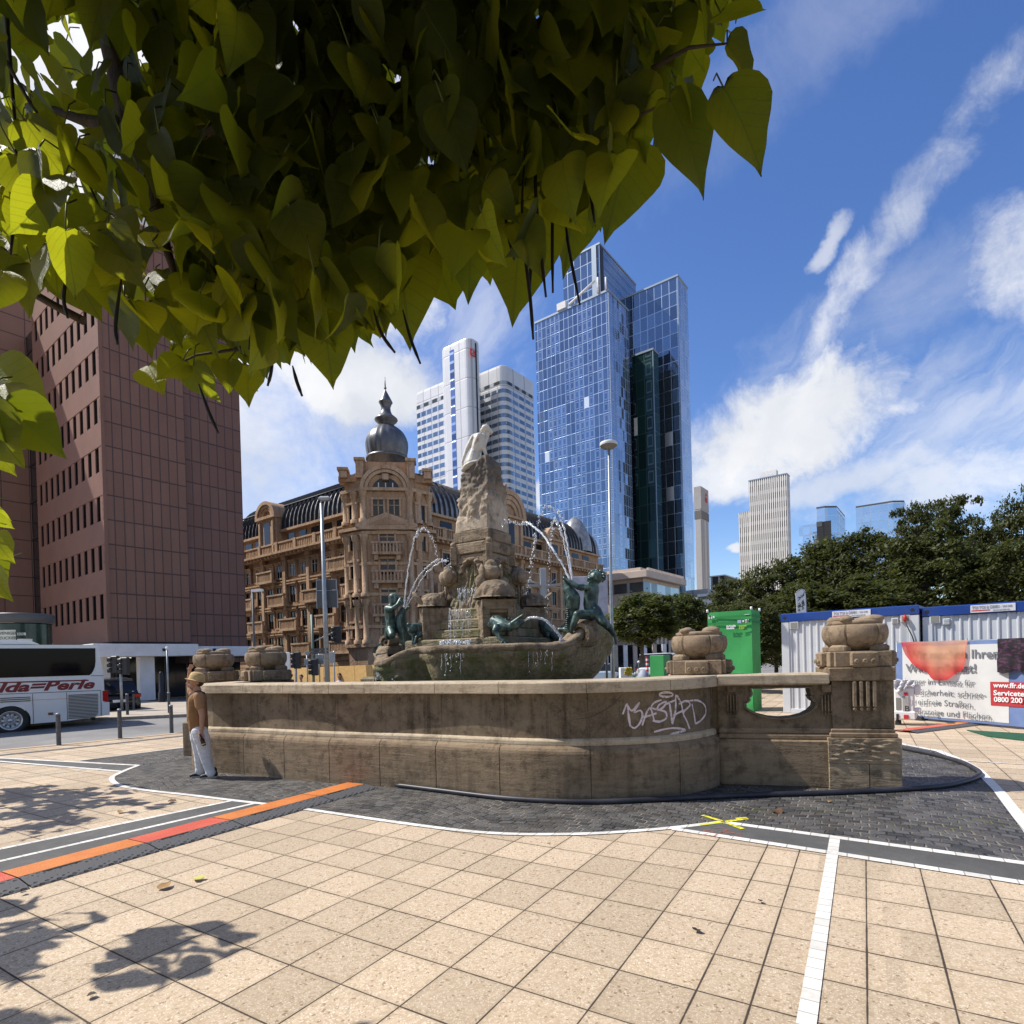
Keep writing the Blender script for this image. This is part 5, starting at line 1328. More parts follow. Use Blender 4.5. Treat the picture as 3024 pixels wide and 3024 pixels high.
# dormer with round gable on the left face, big gable on the right face
def dormer(side, s, w, zb_, zt_, arch, name):
    fb_ = face(side); m = O.mb()
    fb_(m, s - w / 2, s + w / 2, -2.2, .45, zb_, zt_)
    for q in (-1, 1): fb_(m, s + q * w * .38 - .14, s + q * w * .38 + .14, .45, .62, zb_ + .1, zt_ - .3)
    fb_(m, s - w * .56, s + w * .56, -.6, .72, zt_, zt_ + .25)
    d = O.part(name, m, M_SANDL)
    r = w * .5
    for (r0, r1, o) in ((r * 1.12, r * .88, .72), (r * .86, r * .68, .6), (r * .66, r * .48, .5)):
        m = MB(); m.X = O.M; pts = []
        def P(rad, a, out): z = zt_ + .25 + rad * sin(a) * arch; x = s + rad * cos(a); return (.3 - out, x, z) if side == 'L' else (x, .3 - out, z)
        m.loft([[P(r0, pi * k / 20, o) for k in range(21)], [P(r1, pi * k / 20, o) for k in range(21)], [P(r1, pi * k / 20, -.4) for k in range(21)]], False, False, False)
        m.loft([[P(r0, pi * k / 20, o) for k in range(21)], [P(r0, pi * k / 20, -2.2) for k in range(21)]], False, False, True)
        fixn(m.build('arch_moulding', M_SANDL, d))
    m = MB(); m.X = O.M; pts = [P(r * .86, pi * k / 20, .3) for k in range(21)]; m.add(pts, [tuple(range(21))]); m.build('gable_field', M_SAND, d)
    m = MB(); m.X = O.M; fb_(m, s - w * .17, s + w * .17, .451, .47, zb_ + (zt_ - zb_) * .22, zt_ - .35); m.build('window', M_PANE, d)
    return d
sd = O.L(800); zq = ZA(800, 1535, (O.c + V2 * sd).y)
dormer('L', sd, 3.0, z_cor + .1, zq, .85, 'dormer')
sg = O.R(1508); yq = (O.c + U2 * sg).y
dormer('R', sg, 4.6, z_cor, ZA(1508, 1530, yq), 1.0, 'gable')
m = O.mb(); zz = ZA(1508, 1480, yq)
for q in (-.5, 0, .5): m.blob((sg + q, .2, zz + .6 * (1 - abs(q)) + .2), (.3, .3, .55 - abs(q) * .3), 2, .2, 3, int(q * 4))
m.tube([(sg, .2, zz + .8), (sg, .2, zz + 1.5)], [.2, .12], 8); m.blob((sg, .2, zz + 1.65), (.16, .16, .18), 1); O.part('gable_figures', m, M_SAND)
dormer('R', O.R(1640), 3.4, z_cor + .1, ZA(1640, 1600, (O.c + U2 * O.R(1640)).y), .7, 'dormer')
m = O.mb(); s = O.R(1745); zz = z_eave; ring = []
for k in range(10):
    u = k / 9; r = 2.1 * cos(u * pi / 2) ** .6; ring.append([(s + r * cos(a * pi / 8), 2.0 + r * sin(a * pi / 8), zz + .3 + 4.6 * u) for a in range(16)])
m.loft(ring, True, False, True); O.part('end_turret_dome', m, M_ROOF)

# corner tower: five sided bay front
tc = O.c + (U2 + V2) * 2.2
tdir = -(U2 + V2).normalized(); tpx = V((-tdir.y, tdir.x, 0))       # faces the square
def tmat(): return Matrix(((tpx.x, -tdir.x, 0, tc.x), (tpx.y, -tdir.y, 0, tc.y), (0, 0, 1, 0), (0, 0, 0, 1)))
TM = tmat()
def T(): m = MB(); m.X = TM; return m
Yt = (tc + tdir * 2.6).y
zt_ = lambda y: ZA(1150, y, Yt)
hw = 1.75; yf = -2.75
oct_ = [(-hw, yf), (hw, yf), (3.35, -1.5), (3.5, .6), (-3.5, .6), (-3.35, -1.5)]
z_t0, z_t1, z_t2 = zt_(1563), zt_(1440), zt_(1362)
m = T(); m.prism(oct_, 0, z_t1); TW = O.part('corner_tower', m, M_SAND)
def tp(name, m, mm): return m.build(name, mm, TW)
def ringbelt(z0, z1, out, name='cornice'):
    m = T(); k = 1 + out / 3.2; m.prism([(x * k, y * k) for x, y in oct_], z0, z1); return tp(name, m, M_SANDL)
for yy, o in ((1563, .5), (1575, .25), (1448, .35), (1665, .2), (1755, .2), (1850, .25), (1905, .3)): z = zt_(yy); ringbelt(z - .12, z + .12, o)
m = T(); m.prism(oct_, z_t1 + .001, zt_(1405)); tp('attic_storey', m, M_SAND)
# columns beside the bays
for x, y in ((-hw - .05, yf - .02), (hw + .05, yf - .02), (-hw - .75, yf + .45), (hw + .75, yf + .45), (-3.3, -1.5), (3.3, -1.5)):
    for za, zb_ in ((zt_(1545), zt_(1452)), (zt_(1762), zt_(1580)), (zt_(1900), zt_(1770))):
        m = T(); m.lathe([(.36, za), (.36, za + .3), (.25, za + .36), (.22, zb_ - .5), (.3, zb_ - .42), (.36, zb_ - .1), (.38, zb_)], 10, (x, y, 0)); tp('column', m, M_SANDL)
def twin(x, w, y0, y1, name='window', arch=False, fr=M_BRFRAME, yy=None):
    z0, z1 = zt_(y0), zt_(y1); yv = yf if yy is None else yy
    m = T(); m.box(x - w / 2, yv - .06, z0, x + w / 2, yv + .1, z1)
    if arch: m.add([(x + w / 2 * cos(pi * k / 14), yv - .06, z1 + w / 2 * .95 * sin(pi * k / 14)) for k in range(15)], [tuple(range(15))])
    p = tp(name, m, M_PANE)
    return p
def tframe(x, w, y0, y1):
    z0, z1 = zt_(y0), zt_(y1); m = T()
    m.box(x - w / 2 - .14, yf - .16, z0 - .1, x - w / 2, yf, z1 + .1); m.box(x + w / 2, yf - .16, z0 - .1, x + w / 2 + .14, yf, z1 + .1); m.box(x - w / 2 - .2, yf - .2, z1, x + w / 2 + .2, yf - .001, z1 + .16); m.box(x - .035, yf - .09, z0, x + .035, yf - .061, z1); m.box(x - w / 2, yf - .09, z0 + (z1 - z0) * .62, x + w / 2, yf - .062, z0 + (z1 - z0) * .62 + .06); tp('window_surround', m, M_SANDL)
twin(0, 2.1, 1453, 1450, 'arched_window', True)
m = T(); 
for k in range(3): m.box(-.55 + .55 * k - .04, yf - .1, zt_(1453), -.55 + .55 * k + .04, yf - .062, zt_(1428))
tp('arch_mullions', m, M_FRAME)
for x in (-.62, .62): twin(x, .8, 1523, 1478); tframe(x, .8, 1523, 1478)
for (a, b_) in ((1611, 1574), (1696, 1652), (1790, 1743), (1870, 1825)): twin(0, 1.15, a, b_); tframe(0, 1.15, a, b_)
for x, sgn in ((-2.62, -1), (2.62, 1)):                                  # side bays
    for (a, b_) in ((1535, 1490), (1622, 1582), (1704, 1660), (1790, 1748), (1880, 1840)):
        m = MB(); aa = math.atan2(1.25, 1.6) * sgn; m.X = TM @ Matrix.Translation((x, -2.13, 0)) @ Matrix.Rotation(aa, 4, 'Z')
        m.box(-.4, -.05, zt_(a), .4, .1, zt_(b_)); tp('window', m, M_PANE)
        m = MB(); m.X = TM @ Matrix.Translation((x, -2.13, 0)) @ Matrix.Rotation(aa, 4, 'Z')
        m.box(-.56, -.16, zt_(a) - .1, -.4, .1, zt_(b_) + .1); m.box(.4, -.16, zt_(a) - .1, .56, .1, zt_(b_) + .1); m.box(-.62, -.22, zt_(b_) + .05, .62, .1, zt_(b_) + .22); m.box(-.04, -.09, zt_(a), .04, -.051, zt_(b_)); tp('window_surround', m, M_SANDL)
        
for (yb, w) in ((1615, 2.3), (1698, 2.4), (1795, 2.4)):
    z = zt_(yb + 27); m = T(); m.box(-w / 2, yf - .75, z, w / 2, yf - .02, z + .2); m.box(-w / 2 - .05, yf - .8, z + .85, w / 2 + .05, yf - .6, z + 1.0)
    for k in range(9): x = -w / 2 + .12 + (w - .24) * k / 8; m.box(x - .06, yf - .74, z + .2, x + .06, yf - .66, z + .85)
    for x in (-w / 2 + .3, w / 2 - .3): m.box(x - .16, yf - .55, z - .4, x + .16, yf - .02, z)
    tp('balcony', m, M_SANDL)
# pediment over the main cornice, big arch above
zg = zt_(1560); m = T(); m.extr([(-2.4, yf - .35, zg), (2.4, yf - .35, zg), (2.4, yf - .35, zg + .25), (0, yf - .35, zg + 1.15), (-2.4, yf - .35, zg + .25)], (0, .5, 0)); fixn(tp('pediment', m, M_SANDL))
m = T(); m.extr([(-1.5, yf - .4, zg + .2), (1.5, yf - .4, zg + .2), (0, yf - .4, zg + .75)], (0, .045, 0)); fixn(tp('pediment_field', m, M_SAND))
for r0, r1, o in ((2.0, 1.7, .3), (1.66, 1.42, .2)):
    m = T(); zc_ = zt_(1448); f = lambda r, k, y: (r * cos(pi * k / 20), y, zc_ + r * .95 * sin(pi * k / 20))
    m.loft([[f(r0, k, yf + .3) for k in range(21)], [f(r0, k, yf - o) for k in range(21)], [f(r1, k, yf - o) for k in range(21)], [f(r1, k, yf + .2) for k in range(21)]], False, False, False); fixn(tp('arch_moulding', m, M_SANDL))
m = T(); m.box(-.25, yf - .35, zt_(1421), .25, yf, zt_(1404)); tp('keystone', m, M_SANDL)
# parapet that sweeps up to the dome
m = T(); zz = zt_(1405); prof = [(-3.7, 0), (-3.2, .2), (-2.6, .15), (-2.2, .4), (-1.9, 1.2), (1.9, 1.2), (2.2, .4), (2.6, .15), (3.2, .2), (3.7, 0), (3.7, -.4), (-3.7, -.4)]
m.extr([(x, -2.3, zz + z) for x, z in prof], (0, 1.0, 0)); fixn(tp('parapet', m, M_SAND))
for x, zt2 in ((-3.3, .35), (3.3, .35), (-2.0, 1.15), (2.0, 1.15)):
    m = T(); m.box(x - .3, -2.75, zz - .2, x + .3, -1.7, zz + zt2, .03); m.box(x - .42, -2.85, zz + zt2, x + .42, -1.6, zz + zt2 + .25, .03); tp('parapet_pier', m, M_SANDL)
# onion dome
dc = tc; Yd = dc.y; zd = lambda y: ZA(1146, y, Yd)
kpx = Yd / FPX
M_DOME = mat('ribbed_lead_dome', (.12, .125, .135), .4, .5, n=(2.5, (.17, .175, .18), .4, .7), n2=(1.2, (.09, .09, .1), .4, .7))
def dome_rf(a, z): return .985 + .04 * abs(sin(a * 9)) ** .6
zb0 = zd(1357); R0 = 60 * kpx
prof = []
for k in range(18):
    u = k / 17; yy = 1357 - 101 * u
    r = (54 + 6.5 * sin(min(1, u * 2.3) * pi / 2)) if u < .43 else 60.5 * max(.0, 1 - ((u - .43) / .57) ** 2 * .90) ** .62
    prof.append((max(r, 21) * kpx, zd(yy)))
m = MB(); m.lathe(prof, 72, (dc.x, dc.y, 0), rf=dome_rf); DM = m.build('onion_dome', M_DOME, TW)
m = MB(); sp = [(21, 1257), (24, 1250), (32, 1243), (33, 1239), (27, 1233), (19, 1226), (14, 1215), (13, 1204), (17, 1193), (20, 1189), (19, 1186), (15, 1178), (8, 1164), (3, 1154), (1.5, 1151)]
m.lathe([(r * kpx, zd(y)) for r, y in sp], 32, (dc.x, dc.y, 0), rf=lambda a, z: 1 + .03 * abs(sin(a * 8))); m.build('spire', M_DOME, DM)
m = MB(); m.blob((dc.x, dc.y, zd(1146)), (4 * kpx, 4 * kpx, 4 * kpx), 2); m.tube([(dc.x, dc.y, zd(1143)), (dc.x, dc.y, zd(1113))], [.06, .02], 6); m.build('finial', M_DOME, DM)
m = MB(); m.lathe([(R0 * .98, zb0 - 1.6), (R0 * .98, zb0 - .1), (R0 * 1.03, zb0 - .1), (R0 * 1.03, zb0 + .12), (R0 * .85, zb0 + .13)], 24, (dc.x, dc.y, 0)); m.build('dome_drum', M_DOME, TW)
# ================================================================== TOWERS
def glass_tower_mat(name, base, cw, ch, axis, mull=.12, tint2=(.3, .4, .55), squares=True, rough=.03, dark=.0, seed=0.0, metal=.85):
    m, t, b = principled(name); oc = t.n('ShaderNodeTexCoord').outputs['Object']
    u = t.m('DIVIDE', t.vm('DOT_PRODUCT', oc, tuple(axis)), cw); z = t.m('DIVIDE', t.sep(oc)[2], ch)
    fu, fz = t.m('FRACT', u), t.m('FRACT', z)
    def d(f, w): return t.m('MULTIPLY', t.m('MINIMUM', f, t.m('SUBTRACT', 1.0, f)), w)
    dj = t.m('MINIMUM', d(fu, cw), d(fz, ch))
    wn = t.n('ShaderNodeTexWhiteNoise'); t.L.new(t.comb(t.m('FLOOR', u), t.m('FLOOR', z), seed), wn.inputs['Vector'])
    wn2 = t.n('ShaderNodeTexWhiteNoise'); t.L.new(t.comb(t.m('FLOOR', u), t.m('FLOOR', t.m('DIVIDE', z, 5)), seed + 3), wn2.inputs['Vector'])
    c = t.mix(t.rng(wn.outputs['Value'], .0, 1), tuple(base) + (1,), tuple(tint2) + (1,))
    c = t.mix(t.rng(wn2.outputs['Value'], .72, .76, 0, .35), c, tuple(min(1, x * 1.35) for x in tint2) + (1,))
    if squares:                             # inner casement outline on some panes
        q = t.m('MAXIMUM', t.m('ABSOLUTE', t.m('SUBTRACT', fu, .5)), t.m('ABSOLUTE', t.m('SUBTRACT', fz, .5)))
        ringm = t.m('MULTIPLY', t.rng(t.m('ABSOLUTE', t.m('SUBTRACT', q, .3)), .03, .05, 1, 0), t.m('GREATER_THAN', wn2.outputs['Value'], .45))
        c = t.mix(t.m('MULTIPLY', ringm, .5), c, (.62, .7, .8, 1) if not dark else (.2, .26, .3, 1))
    pale = t.m('GREATER_THAN', wn.outputs['Value'], .996)
    line = t.rng(dj, mull * .5, mull, 1, 0)
    c = t.mix(t.m('MULTIPLY', line, .65), c, (.5, .58, .68, 1) if not dark else (.03, .06, .06, 1))
    c = t.mix(pale, c, (.75, .75, .7, 1))
    t.L.new(c, b.inputs['Base Color']); b.inputs['Metallic'].default_value = metal
    t.L.new(t.m('ADD', rough, t.m('MULTIPLY', t.m('MAXIMUM', line, pale), .3)), b.inputs['Roughness'])
    # each pane leans a little its own way, so reflections break up
    bp = t.n('ShaderNodeBump'); bp.inputs['Strength'].default_value = .35; bp.inputs['Distance'].default_value = .25
    hgt = t.m('ADD', t.m('MULTIPLY', fu, t.m('SUBTRACT', wn.outputs['Value'], .5)), t.m('MULTIPLY', t.noise(oc, .25, 2), .3))
    t.L.new(hgt, bp.inputs['Height']); t.L.new(bp.outputs[0], b.inputs['Normal'])
    return m
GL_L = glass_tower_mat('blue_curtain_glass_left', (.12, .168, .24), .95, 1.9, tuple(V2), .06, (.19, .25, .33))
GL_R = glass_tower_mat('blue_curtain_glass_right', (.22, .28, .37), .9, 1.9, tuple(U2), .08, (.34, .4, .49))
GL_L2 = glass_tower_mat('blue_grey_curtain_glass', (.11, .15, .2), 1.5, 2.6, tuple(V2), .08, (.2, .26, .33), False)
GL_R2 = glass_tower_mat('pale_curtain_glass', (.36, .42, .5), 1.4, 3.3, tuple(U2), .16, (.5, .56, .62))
GL_DK = glass_tower_mat('dark_green_shaft_glass', (.012, .03, .03), 1.6, 3.3, tuple(V2), .14, (.02, .06, .055), True, .05, 1, 2.0, .3)
M_STEELEDGE = mat('pale_edge_trim', (.26, .31, .36), .4, .5)
s_ = 3024 / 1932
BT = Bld('blue_glass_tower', 1153 * s_, 100, 'tall blue glass skyscraper of several staggered slabs behind the disc shaped street lamp', py=1200)
l1, r1 = BT.L(1024 * s_), BT.R(1199 * s_, )
z1 = BT.zc(549 * s_)
def slab(B, name, x0, y0, x1, y1, z0, z1, ml, mr, cap_=True):
    # front-left face (x=x0) in ml, front-right face (y=y0) in mr
    m = B.mb(); m.add([(x0, y0, z0), (x0, y1, z0), (x0, y1, z1), (x0, y0, z1)], [(0, 3, 2, 1)], False)
    m.add([(x1, y0, z0), (x1, y1, z0), (x1, y1, z1), (x1, y0, z1)], [(0, 1, 2, 3)], False)
    m.m = 1; m.add([(x0, y0, z0), (x1, y0, z0), (x1, y0, z1), (x0, y0, z1)], [(0, 1, 2, 3)], False)
    m.add([(x0, y1, z0), (x1, y1, z0), (x1, y1, z1), (x0, y1, z1)], [(0, 3, 2, 1)], False)
    m.m = 2; m.add([(x0, y0, z1), (x1, y0, z1), (x1, y1, z1), (x0, y1, z1)], [(0, 1, 2, 3)], False)
    o = B.part(name, m, [ml, mr, M_DKGREY])
    m = MB(); m.X = B.M
    m.box(x0 - .12, y0 - .12, z1 + .003, x0 + .3, y1 + .1, z1 + .35); m.box(x0 + .301, y0 - .12, z1 + .003, x1 + .1, y0 + .3, z1 + .34); m.build('parapet', M_STEELEDGE, o)
    m = MB(); m.X = B.M; m.box(x0 - .04, y0 - .04, z0, x0 + .08, y0 + .08, z1); m.build('edge_trim', M_STEELEDGE, o)
    return o
slab(BT, 'front_slab', 0, 0, r1, l1, 0, z1, GL_L, GL_R)
# rear right slab: corner at px 1286
c2 = D(1286 * s_, 1300, 110); v_ = V((c2.x, c2.y, 0)) - BT.c; x2, y2 = v_.dot(U2), v_.dot(V2)
z2 = ZA(1286 * s_, 521 * s_, 110)
B2c = V((c2.x, c2.y, 0)); len2 = reach(B2c, 1180 * s_, V2); r2 = reach(B2c, 1312 * s_, U2)
slab(BT, 'rear_slab', x2, y2, x2 + r2, y2 + len2, 0, z2, GL_L2, GL_R2)
# tall core behind the front slab
c3 = D(1132 * s_, 800, 112); v_ = V((c3.x, c3.y, 0)) - BT.c; x3, y3 = v_.dot(U2), v_.dot(V2); B3c = V((c3.x, c3.y, 0))
z3_ = ZA(1132 * s_, 461 * s_, 112)
slab(BT, 'core_slab', x3, y3, x3 + reach(B3c, 1215 * s_, U2), y3 + reach(B3c, 1079 * s_, V2), 0, z3_, GL_L2, GL_L)
m = BT.mb(); m.box(x3 - .3, y3 + .6, z1 * .8, x3 - .02, y3 + 1.6, z3_); BT.part('pale_fin', m, M_STEELEDGE)
m = BT.mb(); m.box(x3 - .1, y3 - .05, z1 * .8, x3 + 1.4, y3 - .02, z3_ - .2); BT.part('dark_recess', m, M_BLACK)
# dark shaft between the slabs
c4 = D(1236 * s_, 1300, 107); v_ = V((c4.x, c4.y, 0)) - BT.c; x4, y4 = v_.dot(U2), v_.dot(V2); B4c = V((c4.x, c4.y, 0))
slab(BT, 'dark_shaft', x4, y4, x4 + reach(B4c, 1254 * s_, U2), y4 + reach(B4c, 1205 * s_, V2), 0, ZA(1236 * s_, 660 * s_, 107), GL_DK, GL_DK)
m = BT.mb(); m.box(r1 * .4, 3.5, z1 - 2, r1 + 3.2, l1 - 1, z1 - 3); m.box(r1 + .02, 2.4, 0, r1 + 2.6, l1 - 1.2, z1 - 3.5); BT.part('dark_joint', m, GL_DK)
# roof crane
m = BT.mb(); m.box(-.3, l1 * .55, z1 + .4, .4, l1 * .67, z1 + 1.6); BT.part('roof_box', m, M_WHITEC)
m = BT.mb(); m.tube([(-.2, l1 * .5, z1 + .6), (-.3, l1 * .15, z1 + 2.6)], .22, 6); m.tube([(-.2, l1 * .12, z1 + .3), (-.2, l1 * .12, z1 + 3)], .16, 6); m.tube([(-.2, .3, z1 + .3), (-.2, .3, z1 + 2.4)], .14, 6); BT.part('roof_crane', m, M_WHITEC)

# ---------------------------------------------------------------- silver-white tower
M_SILV = panel_mat('white_aluminium_panels', (.62, .62, .62), (.68, .68, .68), (.36, .36, .37), 2.1, 6.2, tuple(U2 * .5 + V2 * .866), 0, 0, .1, .35, .06)
M_SILV.node_tree.nodes['Principled BSDF'].inputs['Metallic'].default_value = .15
M_BANDG = glass_tower_mat('band_window_glass', (.12, .15, .18), 1.45, 40, tuple(U2 * .6 + V2 * .8), .22, (.34, .4, .46), False, .08, 0, 5.0, .8)
ST = Bld('silver_tower', 1392, 124, 'silver white office tower with rounded corners and a red square logo sign near its top', py=1200)
def rounded(x0, y0, x1, y1, r, n=6):
    P = []
    for cx_, cy_, a0 in ((x0 + r, y0 + r, pi), (x1 - r, y0 + r, 1.5 * pi), (x1 - r, y1 - r, 0), (x0 + r, y1 - r, .5 * pi)):
        for k in range(n + 1): a = a0 + pi / 2 * k / n; P.append((cx_ + r * cos(a), cy_ + r * sin(a)))
    return P
def rblock(B, name, poly, z0, z1, mm):
    m = B.mb(); n = len(poly); m.loft([[(x, y, z) for x, y in poly] for z in (z0, z1 - .6)], True, False, False)
    cx_ = sum(p[0] for p in poly) / n; cy_ = sum(p[1] for p in poly) / n
    k = lambda f: [(cx_ + (x - cx_) * f, cy_ + (y - cy_) * f) for x, y in poly]
    m.loft([[(x, y, z1 - .6) for x, y in poly], [(x, y, z1 - .15) for x, y in k(.994)], [(x, y, z1) for x, y in k(.97)], [(x, y, z1) for x, y in k(.02)]], True, False, False)
    return B.part(name, m, mm)
zc_ = ST.zc(992)
lc, rc = ST.L(1319), ST.R(1443)
core = rblock(ST, 'core_shaft', rounded(0, 0, rc, lc, 1.5), 0, zc_, M_SILV)
a, b_ = ST.L(1349), ST.L(1361)
M_BLUESTRIP = glass_tower_mat('blue_strip_glass', (.08, .12, .22), 30, 1.9, tuple(V2), .4, (.22, .3, .5), False)
m = ST.mb(); m.box(-.06, b_, 2, -.005, a, zc_ - 1.2); ST.part('window_strip', m, M_BLUESTRIP)
a = ST.R(1424); m = ST.mb(); m.box(a, -.06, 2, a + .45, -.005, zc_ - .7); ST.part('dark_groove', m, M_BLACK)
# logo: red rounded frame with two letters
M_RED = mat('signal_red', (.5, .03, .03), .5); M_WHITE = mat('white_sign', (.75, .75, .74), .6)
sa, sb = ST.R(1408), ST.R(1422); zt0 = ZA(1408, 1027, (ST.c + U2 * sa).y); zb0_ = ZA(1408, 1047, (ST.c + U2 * sa).y)
m = ST.mb(); m.box(sa, -.22, zb0_, sb, -.1, zt0, .15); sg_ = ST.part('logo_sign', m, M_RED)
w_ = sb - sa; m = MB(); m.X = ST.M; m.box(sa + .22, -.24, zb0_ + .22, sb - .22, -.221, zt0 - .22); m.build('sign_field', M_WHITE, sg_)
text('letters', 'DB', (zt0 - zb0_) * .82, ST.c + U2 * ((sa + sb) / 2) + ZV * (zb0_ + (zt0 - zb0_) * .22) + V2 * -.25, U2, ZV, M_RED, sg_, align='CENTER', sx=.62 * w_ / (zt0 - zb0_) * 1.25, offset=.06)
# right block
cR = D(1491, 1200, 128); v_ = V((cR.x, cR.y, 0)) - ST.c; xR, yR = v_.dot(U2), v_.dot(V2); cR = V((cR.x, cR.y, 0))
zR = ZA(1494, 1072, 128); lR, rR = reach(cR, 1430, V2) + 4, reach(cR, 1600, U2)
rb = rounded(xR, yR, xR + rR, yR + lR, 1.6)
rblock(ST, 'right_block', rb, 0, zR, M_SILV)
zrow = lambda y: ZA(1494, y, 128)
def bandpoly(poly, out):
    n = len(poly); cx_ = sum(p[0] for p in poly) / n; cy_ = sum(p[1] for p in poly) / n
    return poly
def band(B, poly, z0, z1, mm, out=.03):
    m = B.mb(); n = len(poly); P = [V((x, y)) for x, y in poly]; O_ = []
    for i in range(n):
        d1 = (P[i] - P[i - 1]); d2 = (P[(i + 1) % n] - P[i]); d1 = d1.normalized() if d1.length > 1e-6 else d2.normalized(); d2 = d2.normalized() if d2.length > 1e-6 else d1
        nn = (V((d1.y, -d1.x)) + V((d2.y, -d2.x))).normalized(); O_.append(P[i] + nn * out)
    m.loft([[(p.x, p.y, z) for p in O_] for z in (z0, z1)], True, False, False); return B.part('window_band', m, mm)
rows = [(1119, 1129)] + [(1143 + 24.3 * k, 1143 + 24.3 * k + 11.5) for k in range(22)]
M_BAND1 = glass_tower_mat('dark_louvre_windows', (.03, .03, .032), 1.9, 60, tuple(U2 * .72 + V2 * .69), .5, (.05, .05, .05), False, .3, 0, 7.0, .1)
for k, (a, b_) in enumerate(rows):
    if ZA(1494, b_, 128) < 8: break
    band(ST, rb, zrow(b_), zrow(a), M_BAND1 if k == 0 else M_BANDG)
cL = D(1322, 1200, 131); v_ = V((cL.x, cL.y, 0)) - ST.c; xL, yL = v_.dot(U2), v_.dot(V2); cL = V((cL.x, cL.y, 0))
zL = ZA(1320, 1121, 131); lL = reach(cL, 1243, V2)
lb = rounded(xL, yL - 3, xL + 14, yL + lL, .8)
rblock(ST, 'left_block', lb, 0, zL, M_SILV)
zrowL = lambda y: ZA(1320, y, 131)
rowsL = [(1163, 1174)] + [(1189 + 24.6 * k - (0 if k else 2), 1189 + 24.6 * k + 12.5) for k in range(20)]
for k, (a, b_) in enumerate(rowsL):
    if zrowL(b_) < 8: break
    band(ST, lb, zrowL(b_), zrowL(a), M_BAND1 if k == 0 else M_BANDG)

# ---------------------------------------------------------------- pale stone block in front of the blue tower
LB = Bld('low_stone_building', 1900, 74, 'low pale stone office building with a deep cornice at the foot of the blue tower', py=1750)
M_PST = mat('pale_pink_stone', (.5, .41, .34), .8, n=(.8, (.42, .34, .28), .35, .7), n2=(4, (.56, .48, .41), .5, .8))
lw, rw = LB.L(1760), LB.R(2008); zt5 = LB.zc(1686)
fhb = (zt5) / 9.5
m = LB.mb(); m.box(0, 0, 0, rw, lw, zt5 - .3); LB.part('wall', m, M_PST)
m = LB.mb(); m.box(-.9, -.9, zt5 - .9, rw + .4, lw + .4, zt5, .05); m.box(.6, .6, zt5 + .002, rw, lw, zt5 + .6); LB.part('cornice', m, M_PST)
M_LBG = glass_tower_mat('office_band_glass', (.1, .13, .15), 1.6, 30, tuple(U2 * .7 + V2 * .71), .2, (.35, .42, .46), False, .06, 0, 9.0, .7)
for k in range(5):
    z0 = zt5 - 1.1 - fhb * (k * 1.45 + 1.15); m = LB.mb(); m.box(-.1, -.1, z0, rw - .4, lw - .4, z0 + fhb * .95); LB.part('window_band', m, M_LBG)
n = 9
for k in range(n):
    a = rw * (k + .5) / n; m = LB.mb(); m.box(a - .3, -.3, 0, a + .3, .02, zt5 - 2.9); LB.part('pilaster', m, M_PST)
for k in range(8):
    a = lw * (k + .5) / 8; m = LB.mb(); m.box(-.3, a - .4, 0, .02, a + .4, zt5 - 2.9); LB.part('pilaster', m, M_PST)
m = LB.mb()
for k in range(26): a = rw * k / 26; m.box(a, -.8, zt5 + .002, a + .25, -.5, zt5 + .35)
LB.part('cornice_teeth', m, M_PST)

# ---------------------------------------------------------------- farther towers
def stripes_mat(name, pale, dark, w, axis, fr=.5, ch=3.4, lo=0.0):
    m, t, b = principled(name); oc = t.n('ShaderNodeTexCoord').outputs['Object']
    f = t.m('FRACT', t.m('DIVIDE', t.vm('DOT_PRODUCT', oc, tuple(axis)), w)); z = t.m('FRACT', t.m('DIVIDE', t.sep(oc)[2], ch))
    wn = t.n('ShaderNodeTexWhiteNoise'); t.L.new(t.comb(t.m('FLOOR', t.m('DIVIDE', t.vm('DOT_PRODUCT', oc, tuple(axis)), w)), t.m('FLOOR', t.m('DIVIDE', t.sep(oc)[2], ch)), 0.0), wn.inputs['Vector'])
    dk = t.mix(t.m('MULTIPLY', t.m('GREATER_THAN', z, .62), lo), tuple(dark) + (1,), tuple(x * 3 + .12 for x in dark) + (1,))
    dk = t.mix(t.m('GREATER_THAN', wn.outputs['Value'], .86), dk, tuple(x * 2.2 + .02 for x in dark) + (1,))
    c = t.mix(t.m('LESS_THAN', f, fr), dk, tuple(pale) + (1,))
    t.L.new(c, b.inputs['Base Color']); b.inputs['Roughness'].default_value = .5; return m
SP = Bld('striped_tower', 2326, 210, 'pale grey slab tower with close vertical stripes beyond the park trees', py=1500)
zsp = SP.zc(1399); lsp, rsp = SP.L(2220), SP.R(2341)
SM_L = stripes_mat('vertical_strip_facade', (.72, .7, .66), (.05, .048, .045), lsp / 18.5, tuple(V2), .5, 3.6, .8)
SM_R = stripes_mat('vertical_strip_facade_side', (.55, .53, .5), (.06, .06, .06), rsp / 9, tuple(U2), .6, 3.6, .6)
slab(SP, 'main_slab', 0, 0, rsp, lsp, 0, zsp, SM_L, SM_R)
m = SP.mb(); m.box(rsp * .2, lsp * .28, zsp, rsp * .8, lsp * .72, zsp + 2.6); SP.part('roof_plant', m, M_WHITEC)
m = SP.mb(); m.box(.8, lsp, 0, rsp, lsp + 4.2, ZA(2208, 1501, 214)); SP.part('side_slab', m, SM_L)
SL = Bld('slim_grey_tower', 2070, 195, 'slim grey concrete tower with a small red emblem beside the blue glass tower', py=1500)
M_CONC = mat('grey_concrete', (.36, .35, .34), .8, n=(.4, (.3, .29, .28), .35, .7)); 
lsl, rsl = SL.L(2058), SL.R(2099); zsl = SL.zc(1436)
